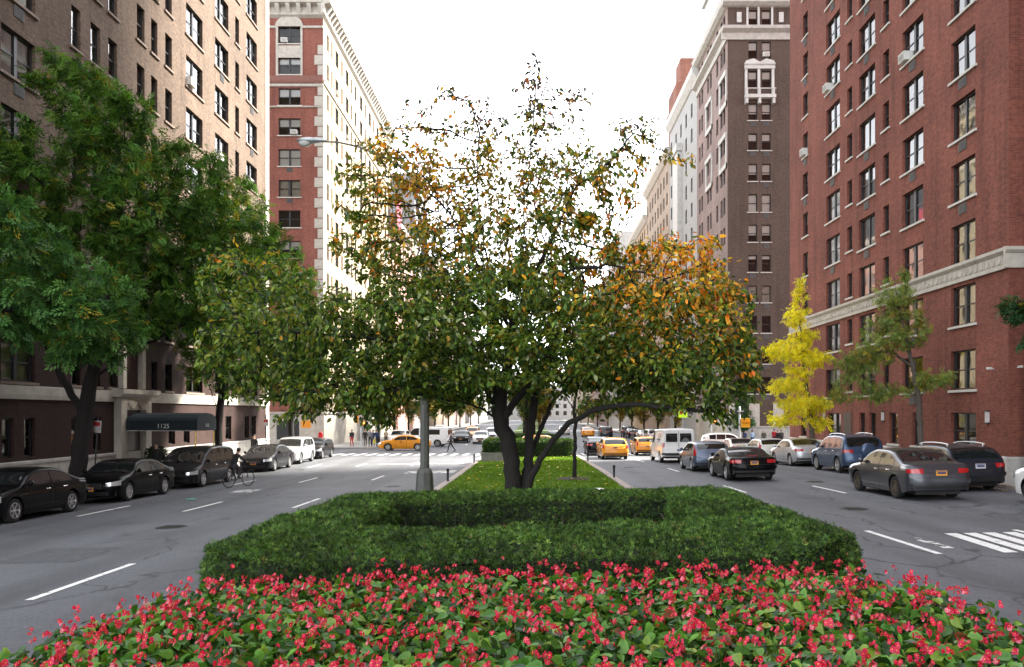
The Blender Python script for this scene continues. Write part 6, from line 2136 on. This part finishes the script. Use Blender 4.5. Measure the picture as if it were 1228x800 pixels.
# low posts on the median kerb
for i, (x, y, lab) in enumerate(((-3.42, 33.2, 'short black post on the left median kerb, nearer of two'), (-3.42, 48.5, 'short black post on the left median kerb, farther of two'),
                                 (3.42, 33.4, 'short black post on the right median kerb, nearer of two'), (3.42, 48.8, 'short black post on the right median kerb, farther of two'))):
    mb = MB()
    mb.lathe([(.06, 0), (.06, .02), (.045, .03), (.045, .40), (.06, .42), (.06, .48), (.035, .52), (0, .53)], 10)
    o = mb.build('kerb_post', TRIMB, None, True, (x, y, gz(x, y) + .165))
    tag(o, lab, 'post', 'short posts on the median kerbs')

# paper scrap on the hedge
rs = np.random.RandomState(4)
mb = MB()
rowp = [[(.05 * i - .14 + rs.normal(0, .012), .05 * j - .08, .03 * rs.uniform(0, 1.4)) for i in range(6)] for j in range(4)]
mb.grid(rowp)
tag(mb.build('paper_scrap', M('white_paper', (.8, .8, .78), .8), None, False, ((717 - 637) * 15.0 / F, 15.0, gz(1.2, 15) + 1.19)), 'crumpled white paper scrap lying on top of the hedge', 'litter')
mb = MB(); mb.grid([[(.08 * i - .12, .08 * j - .1, .03 * rs.uniform(0, 1)) for i in range(5)] for j in range(4)])
x_, y_ = P(228, 600)
tag(mb.build('litter_scrap', M('green_plastic_scrap', (.05, .42, .28), .5), None, False, (x_, y_, gz(x_, y_) + .02)), 'pale green plastic scrap lying on the left carriageway', 'litter')

# traffic signals
SIGY = M('signal_yellow', (.72, .36, .02), .5, var=.06)
def lamp_mat(name, c, e):
    if name in MATS:
        return MATS[name]
    m, n, b = nodes_of(name)
    b.inputs['Base Color'].default_value = (*c, 1)
    b.inputs['Emission Color'].default_value = (*c, 1)
    b.inputs['Emission Strength'].default_value = e
    MATS[name] = m
    return m
LIT_O = lamp_mat('lit_red_hand', (1.0, .16, .03), 2.0)
LIT_W = lamp_mat('lit_white_signal', (1, .9, .8), 2.0)
def signal_pole(label, x, y, h=4.0):
    o = thing('signal_pole', label, 'signal pole', (x, y, gz(x, y) + .15))
    mb = MB(); mb.lathe([(.16, 0), (.16, .15), (.09, .25), (.085, .6), (.075, h), (0, h + .05)], 10); mb.build('pole', STEELP, o, True)
    return o
def signal_head(parent, dx, z, rot=0, lit=None):
    mb = MB(); mb.box(-.17, .17, -.12, .12, z - .5, z + .5)
    mb2 = MB(); mb2.v = [(v[0] + dx, v[1], v[2]) for v in mb.v]; mb2.f, mb2.m = mb.f, mb.m
    hd = mb2.build('signal_head', SIGY, parent, False, (0, 0, 0), (0, 0, rot))
    for k in range(3):
        l_ = MB(); l_.lathe([(.0, -.125), (.10, -.13), (.11, -.16)], 12, (dx, 0, z + .32 - .32 * k), axis='y')
        l_.lathe([(.125, -.12), (.13, -.30)], 12, (dx, 0, z + .32 - .32 * k), axis='y')
        l_.build('signal_lens', TRIMB if lit != k else LIT_O, hd)
    return hd
def ped_signal(parent, dx, z, rot=0):
    mb = MB(); mb.box(dx - .22, dx + .22, -.1, .1, z - .22, z + .22)
    hd = mb.build('walk_signal', SIGY, parent, False, (0, 0, 0), (0, 0, rot))
    m2 = MB(); m2.box(dx - .18, dx + .18, -.11, -.101, z - .18, z + .18); m2.build('signal_face', TRIMB, hd)
    m3 = MB(); m3.box(dx - .06, dx + .07, -.118, -.111, z - .12, z + .02)
    for k in range(4):
        m3.box(dx - .06 + .034 * k, dx - .034 + .034 * k, -.118, -.111, z + .02, z + .11 + .02 * (k in (1, 2)))
    m3.box(dx + .08, dx + .11, -.118, -.111, z - .06, z + .05)
    m3.build('raised_hand', LIT_O, hd)
sx_, sy_ = (887 - 637) * 61.2 / F, 61.2
sp = signal_pole('steel signal pole with yellow signal and street sign above the parked cars', sx_, sy_, 3.6)
mb = MB(); mb.box(.1, .75, -.16, .16, 2.05, 2.75); hd = mb.build('signal_head', SIGY, sp)
for k in range(3):
    l_ = MB(); l_.lathe([(0, -.17), (.085, -.17), (.1, -.3)], 10, (.2 + .225 * k, 0, 2.4), axis='y'); l_.build('signal_lens', SIGY, hd)
mb = MB(); mb.box(-.35, .40, -.02, .02, 3.15, 3.42); sg = mb.build('street_sign', M('sign_dark', (.03, .035, .04), .5), sp)
mb = MB(); mb.box(-.18, -.02, -.025, -.0205, 3.25, 3.33); mb.box(.05, .3, -.025, -.0205, 3.25, 3.32); mb.build('sign_print', LETTER, sg)
sp2 = signal_pole('grey signal pole with glowing red hand at the far right corner', (853 - 637) * 80.6 / F, 80.6, 3.4)
ped_signal(sp2, .35, 2.55)
sp3 = signal_pole('pale signal pole with red lamp at the far left corner', (433 - 637) * 80.8 / F, 80.8, 5)
signal_head(sp3, -.45, 2.9, 0, 0)
ped_signal(sp3, .3, 2.4)
sp4 = signal_pole('dark signal pole standing on the second median', -2.9, 84.6, 4.6)
signal_head(sp4, .0, 3.2, 0, 0)
# school sign in fluorescent yellow-green
x_, y_ = (819 - 637) * 70 / F, 82.0
x_ = (819 - 637) * 82 / F
so = thing('warning_sign', 'fluorescent yellow-green sign on a post beyond the white van', 'sign', (x_, y_, gz(x_, y_) + .0))
mb = MB(); mb.tube([(0, .03, 0), (0, .03, 4.1)], .035, 8); mb.build('post', STEELP, so)
mb = MB(); mb.prism([(-.45, 3.1), (.45, 3.1), (.45, 3.65), (0, 4.1), (-.45, 3.65)], 'y', -.02, .0); mb.build('sign_plate', M('fluorescent_yellow_green', (.55, .85, .02), .5, var=.03), so)
# things at the far left corner
x_, y_ = (367 - 637) * 82.5 / F, 82.5
so = thing('road_sign', 'orange sign board by the stone base at the far left corner', 'sign', (x_, y_, gz(x_, y_) + .15))
mb = MB(); mb.tube([(0, .05, 0), (0, .05, 2.6)], .03, 8); mb.build('post', STEELP, so)
mb = MB(); mb.box(-.5, .5, -.02, .02, 1.9, 2.65); mb.build('sign_plate', M('orange_sign_face', (.75, .28, .02), .5, var=.05), so)
x_, y_ = (384.5 - 637) * 82 / F, 82.0
so = thing('call_box', 'red street call box at the far left corner', 'call box', (x_, y_, gz(x_, y_) + .15))
mb = MB(); mb.lathe([(.16, 0), (.16, .1), (.09, .16), (.08, .75), (.14, .8)], 10); mb.build('pedestal', M('call_box_red', (.55, .015, .02), .45), so, True)
mb = MB(); mb.box(-.2, .2, -.15, .15, .8, 1.35); mb.prism([(-.22, 1.35), (.22, 1.35), (0, 1.55)], 'y', -.17, .17); mb.build('box', MATS['call_box_red'], so)
for px, wx, lab, lean in ((112, -16.55, 'thin dark parking sign post beside the big forked tree', .06), (319, -16.55, 'thin dark sign post near the far end of the brown building', 0)):
    Z_ = wx * F / (px - 637)
    so = thing('parking_sign', lab, 'sign', (wx, Z_, gz(wx, Z_) + .15))
    so.rotation_euler = (0, lean, 0)
    mb = MB(); mb.tube([(0, 0, 0), (0, 0, 3.0)], .03, 8); mb.build('post', DARKF, so)
    mb = MB(); mb.box(-.16, .16, -.045, -.03, 2.3, 2.75); mb.build('sign_plate', M('sign_white', (.5, .5, .5), .5), so)
    mb = MB(); mb.box(-.13, .13, -.049, -.0455, 2.55, 2.70); mb.build('sign_print', M('sign_red', (.4, .03, .03), .5), so)
# clipped shrub in a pot by the entrance
x_, y_ = -18.2, 40.6
x_, y_ = -17.9, 38.6
so = thing('potted_shrub', 'dark ball shaped shrub in a pot beside the entrance awning', 'shrub', (x_, y_, gz(x_, y_) + .15))
mb = MB(); mb.lathe([(0, 0), (.24, 0), (.32, .5), (.35, .52), (.35, .58), (.29, .58), (.27, .5), (0, .5)], 16); mb.build('pot', GREYST, so, True)
rs = np.random.RandomState(77)
n = 1600
d = unit(rs.normal(0, 1, (n, 3))); p = d * rs.uniform(.40, .56, (n, 1)) + np.array([0, 0, 1.05])
X, Y, Z = frames(d + rs.normal(0, .5, (n, 3)), rs.normal(0, 1, (n, 3)))
V, Fc, C = scatter(LEAF_V, LEAF_F, p, X, Y, Z, rs.uniform(.06, .1, n), pal_mix([(.02, .045, .018), (.03, .06, .022)], [1, 1], n, rs))
link('foliage', arr_mesh('foliage', V, Fc, LEAFD, C), so)
mb = MB(); mb.tube([(0, 0, .45), (0, 0, 1.1)], .03, 6); mb.lathe([(0, .62), (.3, .75), (.42, 1.05), (.3, 1.35), (0, 1.47)], 12); mb.build('stem', MATS['hedge_shade_wood'], so, True)

# ================================================================== PEOPLE
SKIN = M('skin', (.42, .25, .18), .55, var=.08)
HAIRM = M('dark_hair', (.025, .018, .014), .6)
HAIRG = M('grey_hair', (.45, .43, .40), .6)
def cloth(name, c):
    return M(name, c, .85, var=.2, scale=12)
SHOE = cloth('dark_shoe', (.02, .018, .016))
def person(label, x, y, heading, top, legs, hair=HAIRM, pose='stand', h=1.72, z0=None, group=None, bag=None):
    """one skinned body: skeleton in metres for a 1.72 m figure, facing local +Y"""
    J = {'pel': (0, 0, .95), 'sp': (0, .01, 1.18), 'ch': (0, .0, 1.36), 'nk': (0, .01, 1.47), 'h1': (0, .03, 1.58), 'h2': (0, .02, 1.68)}
    R_ = {'pel': (.155, .115), 'sp': (.135, .10), 'ch': (.15, .105), 'nk': (.052, .052), 'h1': (.075, .092), 'h2': (.066, .08)}
    st = {'walk': .30, 'stand': .03, 'ride': 0}[pose]
    for s, k in ((-1, 'L'), (1, 'R')):
        f = s * st
        J['hp' + k] = (s * .095, 0, .90); R_['hp' + k] = (.092, .10)
        if pose == 'ride':
            J['kn' + k] = (s * .11, .36, .78 if s > 0 else .92); J['an' + k] = (s * .11, .16 if s > 0 else .30, .42 if s > 0 else .55); J['to' + k] = (s * .11, .34 if s > 0 else .47, .38 if s > 0 else .50)
        else:
            J['kn' + k] = (s * .10, f * .62 + .05, .50); J['an' + k] = (s * .10, f * 1.05 - (.10 if f < 0 else 0), .09 + (.07 if f < -.1 else 0)); J['to' + k] = (s * .115, f * 1.05 + .15 - (.06 if f < 0 else 0), .04)
        R_['kn' + k] = (.062, .064); R_['an' + k] = (.042, .045); R_['to' + k] = (.042, .032)
        J['sh' + k] = (s * .175, 0, 1.39); R_['sh' + k] = (.062, .065)
        if pose == 'ride':
            J['el' + k] = (s * .24, .26, 1.20); J['wr' + k] = (s * .24, .50, 1.08); J['hd' + k] = (s * .235, .57, 1.06)
        else:
            J['el' + k] = (s * .225, -f * .25 - .02, 1.12); J['wr' + k] = (s * .225, -f * .75 + .06, .89); J['hd' + k] = (s * .215, -f * .85 + .09, .82)
        R_['el' + k] = (.042, .044); R_['wr' + k] = (.028, .03); R_['hd' + k] = (.03, .022)
    if pose == 'ride':
        for q in ('sp', 'ch', 'nk', 'h1', 'h2'):
            dz = J[q][2] - .95
            J[q] = (0, J[q][1] + dz * .42, .95 + dz * .93)
        for k in 'LR':
            J['sh' + k] = (J['sh' + k][0], .19, 1.34)
    bones = [('pel', 'sp'), ('sp', 'ch'), ('ch', 'nk'), ('nk', 'h1'), ('h1', 'h2')]
    for k in 'LR':
        bones += [('pel', 'hp' + k), ('hp' + k, 'kn' + k), ('kn' + k, 'an' + k), ('an' + k, 'to' + k), ('ch', 'sh' + k), ('sh' + k, 'el' + k), ('el' + k, 'wr' + k), ('wr' + k, 'hd' + k)]
    names = list(J)
    me = bpy.data.meshes.new('skeleton')
    me.from_pydata([J[k] for k in names], [(names.index(a), names.index(b_)) for a, b_ in bones], [])
    tmp = bpy.data.objects.new('skeleton', me); COL.objects.link(tmp)
    md = tmp.modifiers.new('skin', 'SKIN'); md.use_smooth_shade = True
    for i, k in enumerate(names):
        sv = me.skin_vertices[0].data[i]; sv.radius = R_[k]; sv.use_root = (k == 'pel')
    sb = tmp.modifiers.new('sub', 'SUBSURF'); sb.levels = 1; sb.render_levels = 1
    body = bpy.data.meshes.new_from_object(tmp.evaluated_get(bpy.context.evaluated_depsgraph_get()))
    bpy.data.objects.remove(tmp)
    # five fingers on each hand and a nose, joined into the same mesh
    bm = bmesh.new(); bm.from_mesh(body)
    def finger(p, d, L_, r_):
        p, d = Vector(p), Vector(d).normalized()
        a = d.cross(Vector((1, 0, .2))).normalized(); b_ = d.cross(a)
        ring = []
        for t, rr_ in ((-.3, r_), (.5, r_ * .95), (1, r_ * .55)):
            c_ = p + d * L_ * t + b_ * (.0)
            ring.append([bm.verts.new(c_ + (a * math.cos(w) + b_ * math.sin(w)) * rr_) for w in (0, PI / 2, PI, 1.5 * PI)])
        for i in range(2):
            for j in range(4):
                bm.faces.new((ring[i][j], ring[i][(j + 1) % 4], ring[i + 1][(j + 1) % 4], ring[i + 1][j]))
        bm.faces.new(ring[2])
    for k, s in (('L', -1), ('R', 1)):
        hd_, wr_ = Vector(J['hd' + k]), Vector(J['wr' + k])
        dr = (hd_ - wr_).normalized()
        sd2 = Vector((0, 1, 0)) if abs(dr.y) < .8 else Vector((1, 0, 0))
        for i, L_ in enumerate((.068, .078, .074, .058)):
            finger(hd_ + sd2 * (.024 - .016 * i) + dr * .02, dr + Vector((-s * .18, 0, 0)), L_, .0085)
        finger(wr_ * .45 + hd_ * .55 + sd2 * .028, dr + sd2 * .8, .055, .0095)
    hv = Vector(J['h1']); fw_ = Vector((0, .095, 0))
    tipn = bm.verts.new(hv + fw_ * 1.28 + Vector((0, 0, .005)))
    q = [bm.verts.new(hv + Vector(v)) for v in ((-.016, .085, -.012), (.016, .085, -.012), (.006, .085, .04), (-.006, .085, .04))]
    for i in range(4):
        bm.faces.new((q[i], q[(i + 1) % 4], tipn))
    bm.to_mesh(body); bm.free()
    segs = [(Vector(J[a]), Vector(J[b_]), a, b_) for a, b_ in bones]
    for m_ in (SKIN, top, legs, SHOE, M('dark_eye', (.03, .02, .02), .4)):
        body.materials.append(m_)
    def seg_of(c):
        best = None
        for (a, b_, na, nb) in segs:
            ab = b_ - a; t = max(0, min(1, (c - a).dot(ab) / ab.length_squared))
            dd = (a + ab * t - c).length
            if best is None or dd < best[0]:
                best = (dd, na, nb, t)
        return best
    mi = []
    for pl in body.polygons:
        _, na, nb, t = seg_of(pl.center)
        if nb[:2] in ('h1', 'h2') or (nb == 'nk' and t > .75) or nb[:2] == 'hd' or (na[:2] == 'wr'):
            mi.append(0)
        elif nb[:2] in ('kn', 'an') or (na == 'pel' and nb[:2] == 'hp'):
            mi.append(2)
        elif nb[:2] == 'to':
            mi.append(3)
        else:
            mi.append(1)
    body.polygons.foreach_set('material_index', mi)
    body.polygons.foreach_set('use_smooth', [True] * len(body.polygons))
    if z0 is None:
        z0 = gz(x, y) + (.15 if abs(x) > 15.4 or y > 200 else 0)
    o = thing('person', label, 'person', (x, y, z0), heading, group)
    s = h / 1.72
    o.scale = (s, s, s)
    link('body', body, o)
    hh = Vector(J['h2'])
    mb = MB()
    rr_ = []
    for (a, k_) in ((-.25, 1.08), (.1, 1.12), (.5, 1.06), (.9, .75), (1.3, .3), (1.55, .03)):
        rr_.append([(hh.x + .078 * k_ * math.cos(w), hh.y - .022 + .092 * k_ * math.sin(w) * (1 if math.sin(w) < 0 else .80), hh.z - .03 + .085 * math.sin(a) - (.05 if a < .2 and math.sin(w) < .2 else 0)) for w in [2 * PI * i / 14 for i in range(14)]])
    mb.grid(rr_, closed=True)
    mb.build('hair', hair, o, True)
    mb = MB()
    for sx2 in (-1, 1):
        mb.lathe([(0, -.012), (.011, 0), (0, .012)], 6, (sx2 * .03, J['h1'][1] + .083, J['h1'][2] + .035))
    mb.build('eyes', [HAIRM], o)
    mb = MB()
    for sx2 in (-1, 1):
        mb.lathe([(0, -.03), (.016, -.01), (.018, .015), (0, .03)], 6, (sx2 * .078, J['h1'][1] - .01, J['h1'][2] + .01))
    mb.build('ears', [SKIN], o)
    mb = MB(); mb.box(-.022, .022, J['h1'][1] + .084, J['h1'][1] + .092, J['h1'][2] - .045, J['h1'][2] - .036); mb.build('mouth', M('lips', (.3, .1, .09), .5), o)
    if bag:
        b_ = J['hdR']
        mb = MB(); cx, cy, cz = b_[0], b_[1], b_[2] - .08
        mb.prism([(cy - .17, cz - .36), (cy + .17, cz - .36), (cy + .15, cz), (cy - .15, cz)], 'x', cx - .06, cx + .06)
        mb.tube([(cx, cy - .1, cz), (cx, cy - .05, cz + .09), (cx, cy + .05, cz + .09), (cx, cy + .1, cz)], .008, 5)
        bo = mb.build('shopping_bag', bag[0], None, False, (0, 0, 0))
        bo.location = (x, y, z0); bo.rotation_euler = (0, 0, heading); bo.scale = (s, s, s)
        tag(bo, bag[1], 'bag')
    return o
C_BLK, C_CHAR, C_NAVY, C_LBL = cloth('black_cloth', (.015, .015, .017)), cloth('charcoal_cloth', (.05, .05, .056)), cloth('navy_cloth', (.02, .035, .10)), cloth('light_blue_cloth', (.35, .50, .70))
C_OLV, C_RED, C_GRY, C_DEN, C_TAN = cloth('olive_cloth', (.07, .07, .05)), cloth('red_cloth', (.45, .02, .035)), cloth('grey_cloth', (.22, .23, .25)), cloth('denim', (.05, .075, .14)), cloth('tan_cloth', (.36, .27, .18))
GC = 'people at the far corners'
xx = (541 - 637) * 71.5 / F
person('person in dark grey suit striding left across the crosswalk', xx, 71.5, R(80), C_CHAR, C_BLK, pose='walk', h=1.76)
for px, Z_, top, legs, hair, hd_, lab, bag in (
        (422, 82.0, C_BLK, C_RED, HAIRM, 2.9, 'person in black jacket and red trousers by the far left wall', None),
        (438, 82.3, C_BLK, C_CHAR, HAIRM, -2.8, 'person in black clothes nearest the pale signal pole on the left', None),
        (444, 81.4, C_GRY, C_BLK, HAIRG, 3.0, 'grey haired person in grey jacket waiting at the far left corner', None),
        (447.5, 83.1, C_NAVY, C_DEN, HAIRM, 2.6, 'person in navy jacket and jeans waiting at the far left corner', None),
        (452, 81.2, C_NAVY, C_BLK, HAIRM, -2.6, 'person in navy jacket carrying a yellow bag at the far left corner', (M('yellow_bag', (.75, .6, .02), .5), 'bright yellow shopping bag held at the far left corner')),
        (463, 84.5, C_TAN, C_BLK, HAIRM, 3.1, 'person in tan coat standing behind the yellow taxi', None),
        (893, 81.5, C_NAVY, C_BLK, HAIRM, 0.4, 'person in navy jacket under the signal on the right', None),
        (902, 82.2, C_LBL, C_DEN, HAIRM, .2, 'person in light blue shirt beside the small dense tree', None),
        (916, 81.2, C_OLV, C_BLK, HAIRG, 2.9, 'white haired person in olive coat right of the small dense tree', None),
        (928.5, 82.6, C_RED, C_BLK, HAIRM, 2.8, 'person in red coat walking on the far right corner', None),
        (932.5, 81.8, C_BLK, C_CHAR, HAIRM, 2.4, 'person in black coat beside the person in red', None),
        (937, 82.8, C_CHAR, C_BLK, HAIRM, 2.9, 'person in charcoal coat at the right end of the corner group', None)):
    x_ = (px - 637) * Z_ / F
    person(lab, x_, Z_, hd_, top, legs, hair, 'walk' if px in (452, 928.5, 937) else 'stand', 1.62 + .16 * rnd.random(), gz(x_, Z_) + .15, GC, bag)
for px, Z_, top, lab in ((188, 42.5, C_BLK, 'person in black standing in the dark entrance under the awning'), (305, 60.5, C_BLK, 'person in black on the left pavement beyond the parked minivan')):
    x_ = -17.6
    Z_ = x_ * F / (px - 637)
    person(lab, x_, Z_, 2.9, top, C_BLK, HAIRM, 'stand', 1.75, gz(x_, Z_) + .15)
# cyclist
cx_, cy_ = -12.55, 34.7
bk = bpy.data.objects.new('bicycle', None); COL.objects.link(bk)
tag(bk, 'dark bicycle ridden along the parked cars on the left', 'bicycle')
tilt(bk, cx_, cy_, R(-28))
for yy in (-.52, .53):
    mb = MB()
    ring = []
    for k in range(28):
        w = 2 * PI * k / 28
        ring.append([((.017 * math.cos(a)), yy + (.335 + .017 * math.sin(a)) * math.cos(w), .345 + (.335 + .017 * math.sin(a)) * math.sin(w)) for a in [2 * PI * q / 6 for q in range(6)]])
    ring.append(ring[0])
    mb.grid(ring, closed=True)
    wv = mb.build('wheel', RUBBER, bk, True)
    mb = MB()
    for k in range(14):
        w = 2 * PI * k / 14
        mb.tube([(.02 * (-1) ** k, yy, .345), (0, yy + .325 * math.cos(w), .345 + .325 * math.sin(w))], .0022, 3, cap=False)
    mb.build('spokes', CHROME, wv)
mb = MB()
for a, b_ in (((0, -.12, .30), (0, -.30, .82)), ((0, -.12, .30), (0, .40, .78)), ((0, -.27, .76), (0, .38, .88)), ((0, -.52, .345), (0, -.12, .30)), ((0, -.52, .345), (0, -.27, .74)), ((0, .36, .95), (0, .53, .345))):
    mb.tube([a, b_], .018, 8)
mb.build('frame', M('bicycle_frame', (.03, .03, .035), .35, .3), bk)
mb = MB(); mb.tube([(-.28, .42, 1.05), (-.2, .36, 1.0), (0, .35, .98), (.2, .36, 1.0), (.28, .42, 1.05)], .014, 8); mb.build('handlebar', TRIMB, bk)
mb = MB(); mb.lathe([(0, .02), (.07, .02), (.09, .045), (.05, .07), (0, .075)], 10, (0, -.32, .83)); mb.tube([(0, -.30, .8), (0, -.31, .86)], .014, 6); mb.build('saddle', TRIMB, bk)
mb = MB(); mb.lathe([(.09, -.01), (.09, .01)], 16, (.05, -.12, .30), axis='x'); mb.tube([(.07, -.12, .30), (.07, -.02, .43)], .01, 5); mb.tube([(-.07, -.12, .30), (-.07, -.2, .17)], .01, 5); mb.build('crank', STEELP, bk)
ca, sa_ = math.cos(R(-28)), math.sin(R(-28))
person('cyclist in black riding along the parked cars on the left', cx_ + sa_ * .30, cy_ - ca * .30, R(-28), C_BLK, C_CHAR, HAIRM, 'ride', 1.72, gz(cx_, cy_) + 0.0)
